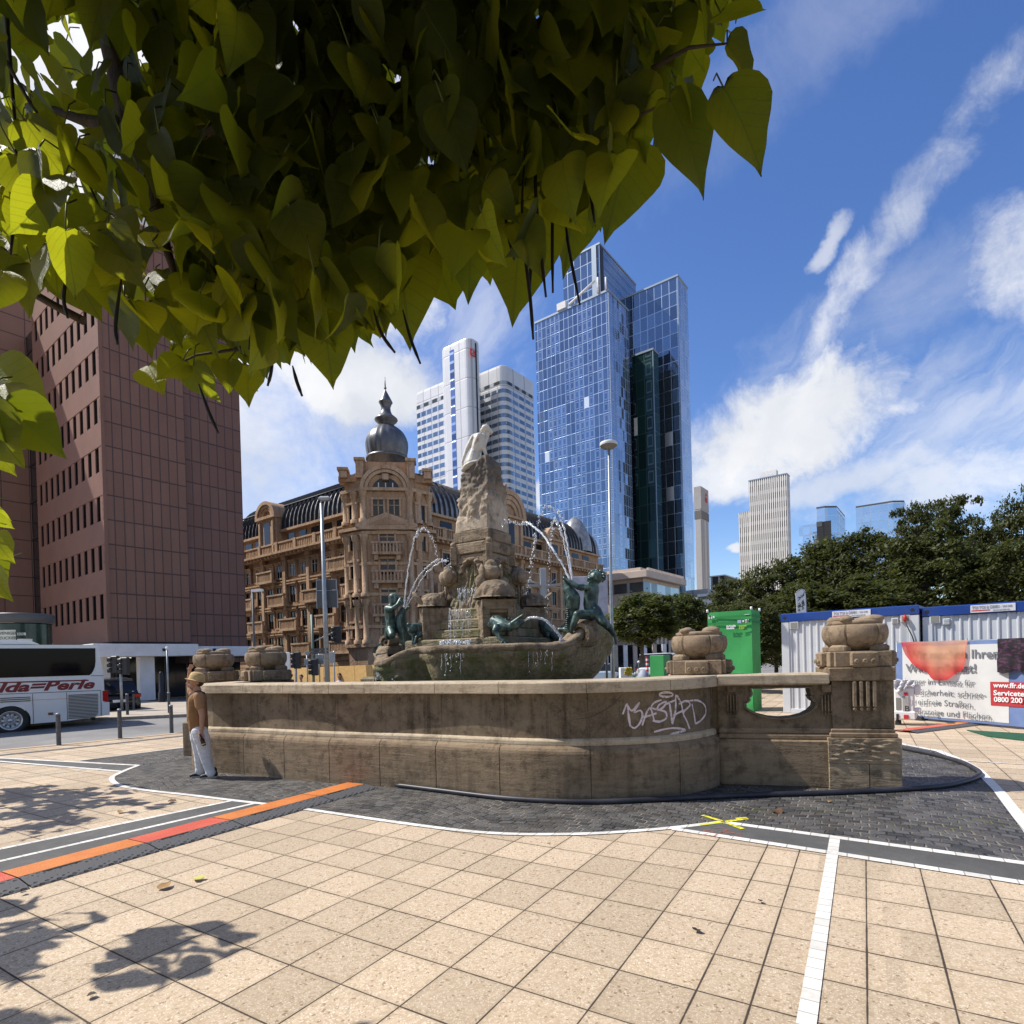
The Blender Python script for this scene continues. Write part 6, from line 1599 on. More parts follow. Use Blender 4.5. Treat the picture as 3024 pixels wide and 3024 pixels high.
SMC = stripes_mat('ribbed_concrete', (.36, .35, .34), (.2, .19, .19), 1.6, tuple(U2), .6, 50)
m = SL.mb(); m.box(0, 0, 0, rsl, lsl, zsl, .3); SL.part('shaft', m, SMC)
m = SL.mb(); m.box(-.1, -.12, zsl - 7.4, rsl + .1, lsl, zsl + .1); SL.part('crown_panel', m, M_CONC)
m = SL.mb(); m.box(-.1, -.14, zsl - 10.6, rsl + .1, lsl, zsl - 7.9); SL.part('louvre_band', m, mat('dark_louvres', (.12, .115, .11), .6))
zz = zsl - 3; m = SL.mb(); xx = rsl * .66
m.box(xx - .9, -.3, zz - 1.5, xx + .9, -.13, zz - 1.0); m.box(xx - .9, -.3, zz - .3, xx + .9, -.13, zz + .2); m.box(xx - .9, -.3, zz - .999, xx - .4, -.13, zz - .301); m.box(xx + .4, -.3, zz - .999, xx + .9, -.13, zz - .301); m.blob((xx, -.25, zz + 1.1), (.45, .15, .45), 2); SL.part('red_emblem', m, M_RED)
def mirror_tower(name, px0, px1, pc, Y, ytop, label):
    B = Bld(name, pc, Y, label, group='mirror glass twin towers', py=1600)
    zt_ = B.zc(ytop); l_, r_ = B.L(px0), B.R(px1); ch = 3.5
    P = [(ch, 0), (r_ - ch * .3, 0), (r_, ch), (r_, l_), (0, l_), (0, ch * 1.2)]
    MG = glass_tower_mat(name + '_glass', (.42, .52, .62), 3.0, 3.6, tuple(U2 * .5 + V2 * .86), .3, (.55, .64, .72), False, .05, 0, 4.0, .95)
    m = B.mb(); m.prism(P, 0, zt_); B.part('glass_shaft', m, MG)
    m = B.mb(); m.prism([(x * .995 + .1, y * .995 + .1) for x, y in P], zt_ + .02, zt_ + .8); B.part('roof_edge', m, M_DKGREY)
    return B, zt_, l_, r_
B_, zt_m, l_, r_ = mirror_tower('mirror_glass_tower', 2418, 2503, 2470, 255, 1494, 'mirror glass twin tower with dark vertical recesses, just right of the striped tower')
for q in (.25, .6):
    m = B_.mb(); m.box(-.2, l_ * q, 0, -.01, l_ * q + 3.0, zt_m - 6); B_.part('dark_recess', m, M_BLACK)
m = B_.mb(); m.box(2, l_, 0, 14, l_ + reach(B_.c, 2362, V2) - l_, zt_m - 6); B_.part('lower_wing', m, glass_tower_mat('mirror_wing_glass', (.45, .55, .66), 3.0, 3.6, tuple(V2), .3, (.55, .66, .76), False, .05, 0, 6.0, .95))
m = B_.mb(); m.box(-.3, l_ * .72, zt_m - 8, -.2, l_ * .72 + 2.2, zt_m - 5.8); B_.part('logo_square', m, M_DKGREY)
mirror_tower('mirror_glass_tower', 2534, 2688, 2672, 265, 1478, 'wide mirror glass twin tower partly behind the tallest park tree')
# small roofs peeping over the trees
Q = Bld('dark_window_building', 2140, 120, 'flat roofed building with dark window strips peeping over the park trees', py=1710)
m = Q.mb(); m.box(0, 0, 0, 9, Q.L(2100), Q.zc(1700)); Q.part('wall', m, stripes_mat('dark_strip_facade', (.5, .45, .4), (.03, .03, .03), 1.6, tuple(V2), .25, 40))
m = Q.mb(); m.box(-.3, -.3, Q.zc(1700), 9.2, Q.L(2100) + .2, Q.zc(1697)); Q.part('roof_edge', m, M_WHITEC)
Q = Bld('white_roof_building', 2098, 110, 'white building with a stepped roof and strip windows between the tower and the trees', py=1770)
m = Q.mb(); m.box(0, 0, 0, 9, Q.L(2060), Q.zc(1752)); Q.part('wall', m, M_WHITEC)
m = Q.mb(); m.box(-.1, .4, Q.zc(1768), 9.1, Q.L(2064), Q.zc(1760)); Q.part('window_band', m, M_DGLASS)
m = Q.mb(); m.box(1.5, 1.0, Q.zc(1752), 6, 5.5, Q.zc(1735)); Q.part('roof_plant', m, M_CONC)
# ================================================================== STREET THINGS
zn = lambda x, y: (700 + x * .2846, 1480 + y * .2846)
zh = lambda x, y: (700 + x * .2329, 1850 + y * .2329)
zm = lambda x, y: (x * .3623, 1850 + y * .3623)
# ---------------------------------------------------------------- coach
M_COACH = mat('white_coach_paint', (.66, .68, .68), .25, coat=.4, n=(.7, (.58, .6, .6), .4, .7))
M_RUBBER = mat('black_rubber', (.015, .015, .016), .75, n=(6, (.03, .03, .03), .4, .7))
M_COACHG = mat('coach_tinted_glass', (.004, .004, .006), .06, spec=.14)
M_DKRED = mat('dark_red_lettering', (.17, .015, .015), .5); M_GOLD = mat('gold_line', (.5, .33, .14), .5)
M_RIM = mat('alloy_rim', (.55, .56, .57), .35, .7); M_TAIL = mat('red_lamp_lens', (.35, .01, .01), .15)
CD = V((cos(R(45)), sin(R(45)), 0)); CN = V((-CD.y, CD.x, 0))
CO = G(27, 2163) * 1.0; bzz = lambda x, y: (x * .18116, 1850 + y * .18116)
def csz(x, y):
    q = on_plane(*bzz(x, y), CO, CN) - CO; return q.dot(CD), q.z
def cpt(s, z, o=0.0): return CO + CD * s + CN * o + ZV * z
coach = empty('coach', tuple(CO), R(45), 'white touring coach with dark red script lettering, leaving the picture at the left', 'coach')
wx, wz = csz(172, 1535); WR = max(.46, wz)
top = csz(1585, 296)[1]
prof = [csz(1592, 300), csz(1640, 520), csz(1690, 800), csz(1700, 1040), csz(1700, 1240), csz(1690, 1455), csz(1100, 1540), csz(500, 1590)]
ar = csz(505, 1590)[0] - wx
zl = prof[-1][1]
arch = [(wx + ar * cos(a), max(zl, wz + ar * .93 * sin(a))) for a in [pi * k / 14 for k in range(0, 15)]]
prof = prof + [p for p in arch if p[1] > zl] + [(wx - ar, zl), (-9.2, zl), (-9.5, 1.0), (-9.3, top - .5), (-8.9, top), (wx - 2, top)]
def side(poly, o0, o1):
    mb = MB(); mb.extr([cpt(s, z, o0) for s, z in poly], CN * (o1 - o0)); return mb
mb = side(prof, 0, 2.35); fixn(mb.build('body', M_COACH, coach))
hump = [csz(660, 287), csz(560, 245), csz(480, 221), csz(0, 212), (-3, csz(0, 212)[1]), (-3.4, top + .01)]
fixn(side(hump, .25, 2.1).build('roof_unit', M_COACH, coach))
win = [csz(1553, 355), csz(1556, 580), csz(1545, 660), csz(1520, 725), csz(1490, 770), csz(1455, 795), (-9.0, csz(0, 825)[1]), (-9.0, csz(0, 342)[1])]
fixn(side(win, -.012, .01).build('window_strip', M_COACHG, coach))
fixn(side([csz(0, 905), csz(1440, 866), csz(1446, 876), csz(1440, 888), csz(0, 926)], -.008, .0).build('stripe', M_DKRED, coach))
fixn(side([csz(0, 1236), csz(520, 1198), csz(1640, 1146), csz(1640, 1152), csz(520, 1206), csz(0, 1246)], -.006, .0).build('gold_line', M_GOLD, coach))
mb = MB()
for a, b_ in (((0, 1106), (1640, 1042)), ((530, 1100), (548, 1575)), ((1085, 1075), (1102, 1530)), ((1480, 803), (1690, 803)), ((1640, 1045), (1650, 1450))):
    p, q = cpt(*csz(*a), -.003), cpt(*csz(*b_), -.003); mb.tube([p, q], .009, 4)
mb.build('panel_gaps', M_DKGREY, coach)
def grille(x0, x1, y0, y1, n, sl):
    mb = MB()
    for k in range(n):
        yy = y0 + (y1 - y0) * (k + .5) / n; xr = x1 - max(0, (k - n * .78)) * 18
        p, q = cpt(*csz(x0, yy + sl), -.006), cpt(*csz(xr, yy), -.006); mb.obox((p + q) / 2, (q - p).normalized(), CN, ZV, (q - p).length, .02, .028)
    return mb.build('grille', M_DKGREY, coach)
grille(1115, 1600, 1090, 1490, 17, 20); grille(0, 495, 1135, 1225, 3, 24)
fixn(side([csz(785, 1405), csz(868, 1400), csz(868, 1440), csz(785, 1447)], -.02, .0).build('marker_lamp', mat('amber_lens', (.16, .05, .02), .3), coach))
q0 = cpt(*csz(1700, 1050), .02); zt_a, zb_a = csz(1660, 1050)[1], csz(1660, 1222)[1]
mb = MB(); mb.obox(cpt(csz(1700, 1100)[0] + .03, (zt_a + zb_a) / 2, .14), CD, CN, ZV, .16, .3, zt_a - zb_a); mb.build('tail_light', M_TAIL, coach)
mb = MB(); a = csz(1700, 1235); b_ = csz(1700, 1450); mb.obox(cpt(a[0] + .03, (a[1] + b_[1]) / 2, 1.17), CD, CN, ZV, .22, 2.42, a[1] - b_[1]); mb.build('bumper', M_COACH, coach)
mb = MB(); mb.obox(cpt(csz(1560, 1480)[0], .3, .5), CD, CN, ZV, .12, .2, .3); mb.obox(cpt(-3.5, .32, 1.2), CD, CN, ZV, 9.5, 1.9, .3); mb.build('underbody', M_BLACK, coach)
def lathe_at(mb, prof_, c, ax, n=28):
    ax = V(ax).normalized(); M0 = mb.X; mb.X = Matrix.Translation(c) @ ax.to_track_quat('Z', 'Y').to_matrix().to_4x4(); mb.lathe(prof_, n); mb.X = M0
for ws in (wx, wx - 6.3):
    mb = MB(); lathe_at(mb, [(WR * .62, .0), (WR * .66, -.03), (WR * .93, -.03), (WR, .02), (WR, .24), (WR * .9, .28)], cpt(ws, wz, .02), CN, 32); wh = mb.build('wheel', M_RUBBER, coach)
    mb = MB(); lathe_at(mb, [(WR * .655, -.03), (WR * .6, -.035), (WR * .56, .05), (WR * .5, .09), (WR * .3, .1), (WR * .27, .03), (WR * .15, .02), (WR * .13, -.01), (0, -.012)], cpt(ws, wz, .02), CN, 32)
    for k in range(10): a = 2 * pi * k / 10; mb.blob(cpt(ws + cos(a) * WR * .23, wz + sin(a) * WR * .23, .02), (.028, .028, .028), 1)
    mb.build('rim', M_RIM, wh)
    mb = MB()
    for k in range(10): a = 2 * pi * (k + .5) / 10; lathe_at(mb, [(WR * .055, 0), (0, -.002)], cpt(ws + cos(a) * WR * .42, wz + sin(a) * WR * .42, .098), CN, 10)
    mb.build('rim_holes', M_BLACK, wh)
tx = csz(1515, 1010); t0 = csz(1515, 1006)
text('lettering', 'Fulda=Perle', .43, cpt(tx[0], tx[1] + .01, 0), CD, ZV, M_DKRED, coach, align='RIGHT', shear=.32, offset=.016, extr=.003, sx=1.5)

# ---------------------------------------------------------------- cars
def car_mats(c): return mat('car_paint', c, .25, .2, coat=.6)
def make_car(name, loc, rz, paint, label, L=4.2, Wd=1.74, Hh=1.42, group='cars in the street', estate=False, cat='car'):
    e = empty(name, loc, rz, label, cat, group)
    hl, hw = L / 2, Wd / 2
    mb = MB(); S_ = [(-hl, .62, .45, .62), (-hl + .06, .78, .26, .78), (-hl + .5, .86, .2, .86), (-.9, .87, .2, .88), (.2, .87, .2, .9), (hl - 1.05, .86, .2, .88), (hl - .35, .82, .2, .76), (hl - .05, .7, .26, .62), (hl, .6, .4, .55)]
    rings = []
    for x, w, z0, z1 in S_:
        w *= Wd / 1.74; rings.append([(x, -w * .9, z0), (x, w * .9, z0), (x, w, z0 + .15), (x, w * .98, z1 - .1), (x, w * .84, z1), (x, -w * .84, z1), (x, -w * .98, z1 - .1), (x, -w, z0 + .15)])
    mb.loft(rings, True, True, False); mb.build('body', paint, e, True)
    rb_ = -hl + (.25 if estate else .75)
    mb = MB(); rings = []
    for x, w, z in ((rb_ - .35, .68, .84), (rb_ + .15, .6, Hh - .06), (-.1, .6, Hh), (.35, .6, Hh - .03), (1.15, .7, .87)):
        w *= Wd / 1.74; rings.append([(x, -w - (.14 if z < 1 else .06), .82), (x, w + (.14 if z < 1 else .06), .82), (x, w, z), (x, -w, z)])
    mb.loft(rings, True, True, False); mb.build('cabin_glass', M_DGLASS, e, True)
    mb = MB(); rings = []
    for x, w, z in ((rb_ + .08, .58, Hh - .07), (rb_ + .2, .6, Hh - .03), (-.1, .61, Hh + .02), (.32, .6, Hh - .01), (.42, .58, Hh - .06)):
        rings.append([(x, -w, z - .05), (x, w, z - .05), (x, w * .95, z + .015), (x, -w * .95, z + .015)])
    mb.loft(rings, True, True, False); mb.build('roof', paint, e, True)
    for sx in (-1, 1):
        for sy in (-1, 1):
            mb = MB(); lathe_at(mb, [(.2, 0), (.31, -.01), (.32, .03), (.32, .18), (.2, .2)], (sx * (hl - .82), sy * (hw + .01), .32), (0, -sy, 0), 20); w = mb.build('wheel', M_RUBBER, e, True)
            mb = MB(); lathe_at(mb, [(.21, -.005), (.18, .03), (.05, .02), (0, .02)], (sx * (hl - .82), sy * (hw + .01), .32), (0, -sy, 0), 16); mb.build('rim', M_RIM, w, True)
    for sy in (-1, 1):
        mb = MB(); mb.box(hl - .12, sy * .62 - .17, .58, hl - .01, sy * .62 + .17, .72, .03); mb.build('headlight', M_WHITE, e, True)
        mb = MB(); mb.box(-hl - .01, sy * .66 - .14, .66, -hl + .12, sy * .66 + .14, .82, .02); mb.build('tail_light', M_TAIL, e, True)
    mb = MB(); mb.box(-hl - .035, -.26, .48, -hl - .012, .26, .59); mb.build('number_plate', M_WHITE, e, True)
    return e
p = G(336, 2103); make_car('parked_car', (p.x - .6, p.y + .6, 0.005), R(135), car_mats((.012, .014, .022)), 'dark blue car parked behind the white coach', Hh=1.5, estate=True)
p = D(890, 2000, 31); make_car('parked_car', (p.x, p.y, 0.005), R(-35), car_mats((.015, .017, .018)), 'low black car whose roof shows over the pool wall before the orange hoarding', Hh=1.12)
p = D(1783, 1990, 40); make_car('parked_car', (p.x, p.y, 0.005), R(-20), car_mats((.35, .42, .5)), 'pale blue car between the basin and the street lamp pole', Hh=1.4)
p = D(1976, 1975, 48); make_car('white_van', (p.x, p.y, 0.005), R(-30), car_mats((.7, .7, .7)), 'white van parked beside the small green box', L=5.2, Hh=2.0, estate=True, cat='van')

# ---------------------------------------------------------------- bollards, poles, signals
def make_bollard():
    e = empty('bollard', (0, 0, 0))
    mb = MB(); mb.lathe([(.058, 0), (.052, .02), (.05, .78)], 16); mb.build('post', mat('bollard_paint', (.085, .085, .085), .5, .3, n=(9, (.15, .15, .145), .45, .7)), e, True)
    mb = MB(); mb.lathe([(.053, .782), (.053, .812), (.03, .822), (0, .823)], 16); mb.build('cap', M_GREYMET, e, True); return e
b0 = make_bollard()
for k, (px_, lab) in enumerate((((174, 2201), 'dark metal bollard nearest the camera, beside the coach rear wheel'), ((355, 2182), 'dark metal bollard in line between the coach tail and the man'), ((507, 2165), 'dark metal bollard on the near kerb just left of the man'),
                                ((377, 2120), 'thin bollard on the far pavement, first right of the coach tail'), ((395, 2104), 'grey topped bollard on the far pavement before the shop front'), ((401, 2092), 'short bollard on the far pavement half behind the grey topped one'), ((500, 2114), 'far pavement bollard beside the tall thin pole'))):
    o = b0 if k == 0 else copy_tree(b0); o.location = G(*px_); o.location.z = .121 if 2 < k else .003; tag(o, lab, 'bollard', 'bollards along the road')
def pole(mb, x0, y0, x1, y1, Y, r, n=8):
    a, b_ = D(x0, y0, Y), D(x1, y1, Y); mb.tube([a, b_], r, n); return a, b_
def to_ground(mb, x, y, Y, ytop, xtop, r0, r1):
    a = D(xtop, ytop, Y); b_ = D(x, y, Y); mb.tube([V((b_.x, b_.y, 0)), a], [r0, r1], 10)
def signal_head(parent, c, back=(0, 1, 0), h=.75, facing=None):
    mb = MB(); mb.box(c.x - .14, c.y - .1, c.z - h / 2, c.x + .14, c.y + .12, c.z + h / 2, .03); hd = mb.build('signal_head', M_BLACK, parent)
    for k in range(3):
        mb = MB(); f = facing or V((-.9, -.4, 0)).normalized(); cc = V((c.x, c.y, c.z + h * (.31 - .31 * k))) + f * .16
        lathe_at(mb, [(.1, -.02), (.1, .12), (.09, .12), (.085, .0), (0, -.01)], cc, f, 14); mb.build('visor', M_BLACK, hd)
    return hd
def tlight(name, px_b, Y, ytop, heads, label, col=None, r=.055):
    b_ = D(px_b, 2000, Y); e = empty(name, (b_.x, b_.y, 0), 0, label, 'traffic light', 'traffic lights')
    mb = MB(); t_ = D(px_b - (2000 - ytop) * .03, ytop, Y); mb.tube([V((b_.x, b_.y, 0)), V((b_.x, b_.y, t_.z))], r, 10); mb.build('pole', col or M_GREYMET, e)
    for (hx, hy) in heads: signal_head(e, D(hx, hy, Y))
    return e
tlight('traffic_light', 357, 25, 1944, [(340, 1963), (370, 1967)], 'twin headed traffic light before the white column of the brown office block')
tlight('traffic_light', 874, 26, 1945, [(878, 1950)], 'dark traffic light standing right of the white totem')
M_GRNPOLE = mat('green_grey_pole', (.13, .17, .14), .5, .3)
e = tlight('traffic_light', 926, 26, 1815, [(930, 1970), (997, 1873)], 'green grey signal mast with an arm and hanging signal before the hoarding', M_GRNPOLE, .06)
mb = MB(); mb.tube([D(928, 1893, 26), D(995, 1864, 26)], .03, 6); mb.build('arm', M_GREYMET, e)
# tall street lamp with sign boards seen from the back
e0 = D(967, 2000, 25); LP = empty('street_lamp', (e0.x, e0.y, 0), 0, 'grey street lamp mast with two blank sign boards before the ornate building', 'street lamp')
mb = MB(); mb.tube([V((e0.x, e0.y, 0)), D(960, 1800, 25), D(949, 1487, 25)], [.12, .1, .065], 12); mb.build('pole', M_GREYMET, LP)
mb = MB(); c = D(960, 1474, 25); mb.box(c.x - .26, c.y - .16, c.z - .07, c.x + .25, c.y + .16, c.z + .1, .06); mb.build('lamp_head', M_GREYMET, LP)
for (x0, x1, y0, y1) in ((937, 992, 1713, 1742), (938, 995, 1744, 1795)):
    a, b_ = D(x0, y1, 25.2), D(x1, y0, 25.2); mb = MB(); mb.box(a.x, 25.18, a.z, b_.x, 25.22, b_.z, .01); bd = mb.build('sign_board', M_DKGREY, LP)
    mb = MB(); mb.box(a.x - .03, 25.16, a.z - .03, a.x - .002, 25.24, b_.z + .03); mb.box(b_.x + .002, 25.16, a.z - .03, b_.x + .03, 25.24, b_.z + .03); mb.box(a.x, 25.16, b_.z + .002, b_.x, 25.24, b_.z + .03); mb.build('frame', M_GREYMET, bd)
a, b_ = D(922, 1931, 25), D(970, 1914, 25); mb = MB(); mb.box(a.x, 24.9, a.z, b_.x, 24.94, (a.z + b_.z) / 2 - .02); mb.box(a.x, 24.9, (a.z + b_.z) / 2 + .02, b_.x, 24.94, b_.z); mb.build('street_name_plate', M_DKGREY, LP)
e0 = D(754, 2000, 24); L2_ = empty('street_lamp', (e0.x, e0.y, 0), 0, 'thin street lamp with a flat white arm beside the edge of the brown office block', 'street lamp')
mb = MB(); mb.tube([V((e0.x, e0.y, 0)), D(745.5, 1747, 24)], [.055, .04], 8); mb.build('pole', M_DKGREY, L2_)
a = D(744, 1748, 24); b_ = D(775, 1744, 24); mb = MB(); mb.obox((a + b_) / 2 + ZV * .03, V((1, 0, .05)).normalized(), V((0, 1, 0)), ZV, (b_ - a).length, .2, .09); mb.build('lamp_head', M_WHITE, L2_)
def sign(px_, Y, ytop, plates, label, m=M_GREYMET):
    b_ = D(px_, 2000, Y); e = empty('traffic_sign', (b_.x, b_.y, 0), 0, label, 'traffic sign', 'signs before the hoarding')
    mb = MB(); mb.tube([V((b_.x, b_.y, 0)), V((b_.x, b_.y, ZA(px_, ytop, Y)))], .03, 8); mb.build('pole', M_GREYMET, e)
    for (x0, y0, x1, y1, tri) in plates:
        a, c = D(x0, y1, Y - .06), D(x1, y0, Y - .06); mb = MB()
        if tri: mb.extr([(a.x, a.y, c.z), (c.x, a.y, c.z), ((a.x + c.x) / 2, a.y, a.z)], (0, .02, 0)); fixn(mb.build('sign_plate', m, e))
        else: mb.box(a.x, a.y, a.z, c.x, a.y + .02, c.z, .008); mb.build('sign_plate', m, e)
    return e
sign(908, 27, 1924, [(899, 1924, 917, 1941, True), (898, 1945, 918, 1965, False)], 'grey backed triangular sign above a square plate')
sign(988, 24.5, 1922, [(972, 1925, 989, 1958, False)], 'thin signpost with one upright grey plate right of the street lamp mast')
sign(944, 26.5, 1928, [(932, 1932, 955, 1962, False)], 'grey plate between the signal mast and the street lamp mast')
e0 = D(851, 2000, 23); T0 = empty('totem', (e0.x, e0.y, 0), 0, 'slim white upright totem beside the weathered urn', 'totem')
a, b_ = D(846, 1990, 23), D(855, 1926, 23); mb = MB(); mb.box(a.x, 22.95, a.z, b_.x, 23.05, b_.z, .01); mb.build('white_panel', M_WHITE, T0)
mb = MB(); mb.box(a.x, 22.94, 0, b_.x + .03, 23.06, a.z); mb.build('dark_foot', M_DKGREY, T0)
e0 = G(499, 2114); T1 = empty('thin_pole', (e0.x, e0.y, .12), 0, 'tall thin grey pole with a small white knob beside the man', 'pole')
mb = MB(); tp_ = D(492, 1918, e0.y); mb.tube([V((e0.x, e0.y, .12)), V((e0.x, e0.y, tp_.z))], .032, 8); mb.build('pole', M_GREYMET, T1)
mb = MB(); mb.blob((e0.x, e0.y, tp_.z + .05), (.06, .06, .07), 2); mb.build('knob', M_WHITE, T1)
e0 = G(478, 2080); T2 = empty('black_pillar', (e0.x, e0.y, 0.12), 0, 'short black post standing before the shop glazing', 'post')
mb = MB(); mb.lathe([(.16, 0), (.16, .5), (.12, .55), (.11, 1.5), (.06, 1.6), (0, 1.61)], 12); o = mb.build('shaft', M_BLACK, T2, True)
# disc street lamp
e0 = D(1810, 2000, 19); DL = empty('disc_street_lamp', (e0.x, e0.y, 0), 0, 'tall street lamp with a round disc head in front of the blue glass tower', 'street lamp')
tp_ = D(1798, 1318, 19)
mb = MB(); mb.tube([V((e0.x, e0.y, 0)), D(1808, 1900, 19), D(1804, 1730, 19), tp_], [.075, .07, .052, .038], 12); mb.build('pole', M_GREYMET, DL)
c = D(1797, 1312, 19); r = 26 * 19 / FPX
M_LHEAD = mat('lamp_head_enamel', (.55, .55, .53), .5)
mb = MB(); mb.lathe([(0, .1), (r * .6, .095), (r * .95, .05), (r, .0), (r * .97, -.05)], 36, tuple(c)); mb.build('lamp_head', M_LHEAD, DL)
mb = MB(); mb.lathe([(r * .965, -.052), (r * .7, -.12), (r * .2, -.15), (.05, -.17), (0, -.2)], 36, tuple(c)); mb.build('lens', mat('grimy_lens', (.17, .16, .14), .4), DL)
# tram stop pylon
e0 = D(1606, 2000, 22); TP = empty('stop_pylon', (e0.x, e0.y, 0), 0, 'grey rectangular pylon with two sloping glass arms right of the fountain', 'pylon')
a, b_ = D(1598, 1828, 22), D(1612, 1678, 22); mb = MB(); mb.box(a.x, 21.9, 0, b_.x, 22.1, b_.z, .015); mb.build('shaft', mat('pylon_grey', (.33, .34, .35), .5, .2), TP)
for q in (-1, 1):
    x0 = D(1604, 1733, 22); mb = MB(); L_ = .55
    mb.obox(x0 + V((q * (L_ / 2 + .1), 0, .05)), (1, 0, .08 * q), (0, 1, 0), ZV, L_, .5, .045); mb.tube([x0 + V((q * .1, 0, .0)), x0 + V((q * .5, -.1, .28))], .018, 6); mb.build('arm', M_GREYMET, TP)
# advert screen behind the right boy
a, b_ = D(1690, 1823, 30), D(1793, 1701, 30); AS = empty('display_board', (a.x, 30, 0), 0, 'large pale lilac grey board behind the right bronze boy', 'board')
mb = MB(); mb.box(a.x, 29.9, a.z, b_.x, 30.05, b_.z, .02); mb.build('board', mat('lilac_grey_board', (.27, .27, .33), .35, n=(.8, (.4, .4, .47), .45, .6)), AS)
mb = MB(); mb.box(a.x + .1, 29.95, 0, a.x + .2, 30.05, a.z); mb.box(b_.x - .2, 29.95, 0, b_.x - .1, 30.05, a.z); mb.build('legs', M_DKGREY, AS)
# hoarding of orange boards
M_OSB = mat('orange_chipboard', (.6, .36, .12), .75, n=(9, (.7, .45, .17), .4, .7), n2=(30, (.45, .25, .08), .5, .75))
HG = empty('hoarding', (D(900, 2000, 30).x, 30, 0), 0, 'long orange chipboard hoarding in front of the ornate building', 'hoarding')
hb = D(1150, 1960, 25); hL = reach(hb, 660, V2); n = 12
for k in range(n):
    zt0 = 1.80 - .012 * k; c = V((hb.x, hb.y, zt0 / 2)) + V2 * (hL * (k + .5) / n); mb = MB(); mb.obox(c, V2, U2, ZV, hL / n - .02, .03 if k % 2 else .034, zt0); mb.build('board_panel', M_OSB, HG)
# odds and ends seen over the wall at the right
zr_ = lambda x, y: (1750 + x * .1812, 1900 + y * .1812)
GB = Bld('green_fabric_box', 1960, 44, 'small green fabric covered box under the plaza tree', 'tent', 1950)
M_GREEN = mat('green_tent_fabric', (.045, .33, .085), .6, n=(1.2, (.035, .27, .07), .4, .7), bump=(1.6, .4))
m = GB.mb(); m.box(0, 0, 0, 1.2, GB.L(1915), GB.zc(1935), .03); GB.part('cover', m, M_GREEN)
a = D(1912, 1990, 40); RW = empty('red_white_post', (a.x, a.y, 0), 0, 'red and white banded marker post left of the small green box', 'post')
for k in range(8):
    z0 = ZA(1911, 1990 - k * 6.4, 40); z1_ = ZA(1911, 1990 - (k + 1) * 6.4, 40); mb = MB(); mb.lathe([(.09, max(0, z0) if k else 0), (.09, z1_)], 10, (a.x, a.y, 0)); mb.build('band', M_RED if k % 2 else M_WHITE, RW)
a, b_ = D(1833, 1995, 36), D(1867, 1971, 36); PB = empty('planter_box', (a.x, 36, 0), 0, 'white boarded planter with yellow flowers seen over the pool wall', 'planter')
mb = MB(); mb.box(a.x, 36, 0, b_.x, 36.6, b_.z, .02); mb.build('box', M_WHITE, PB)
mb = MB(); random.seed(3)
for k in range(60): q = D(random.uniform(1845, 1867), random.uniform(1972, 1993), 35.9); mb.blob(q, (.06, .06, .06), 1, .3, 3, k)
mb.build('flowers', mat('yellow_flowers', (.6, .42, .02), .7, n=(8, (.3, .25, .02), .4, .6)), PB)
a = D(1899, 1990, 37); DT = empty('dome_tent', (a.x, a.y, 0), 0, 'small grey dome tent left of the red and white post', 'tent')
mb = MB(); mb.blob((a.x, a.y, 0), (.45, .5, ZA(1899, 1977, 37)), 3, .05, 2); mb.build('tent_skin', mat('grey_tent_cloth', (.3, .33, .4), .6), DT)
a = D(1886, 1955, 38); GL_ = empty('globe_lamp', (a.x, a.y, 0), 0, 'small white globe lamp under the plaza tree', 'lamp')
mb = MB(); mb.blob(a, (.09, .09, .09), 2); mb.build('globe', M_WHITE, GL_); mb = MB(); mb.tube([V((a.x, a.y, 0)), a], .025, 6); mb.build('stem', M_DKGREY, GL_)
# shop fronts at the foot of the far street
SF = empty('shop_front', (8, 58, 0), 0, 'dark shop front with pale pillars across the street behind the plaza trees', 'shop')
x0, x1 = D(1775, 1950, 58).x, D(1975, 1950, 58).x; zt0 = ZA(1850, 1905, 58)
mb = MB(); mb.box(x0, 58, 0, x1, 62, zt0); mb.build('glazing', M_DGLASS, SF)
for k in range(7): x = x0 + (x1 - x0) * (k + .5) / 7; mb = MB(); mb.box(x - .2, 57.7, 0, x + .2, 58.1, zt0); mb.build('pillar', M_PST if k % 2 else M_WHITEC, SF)


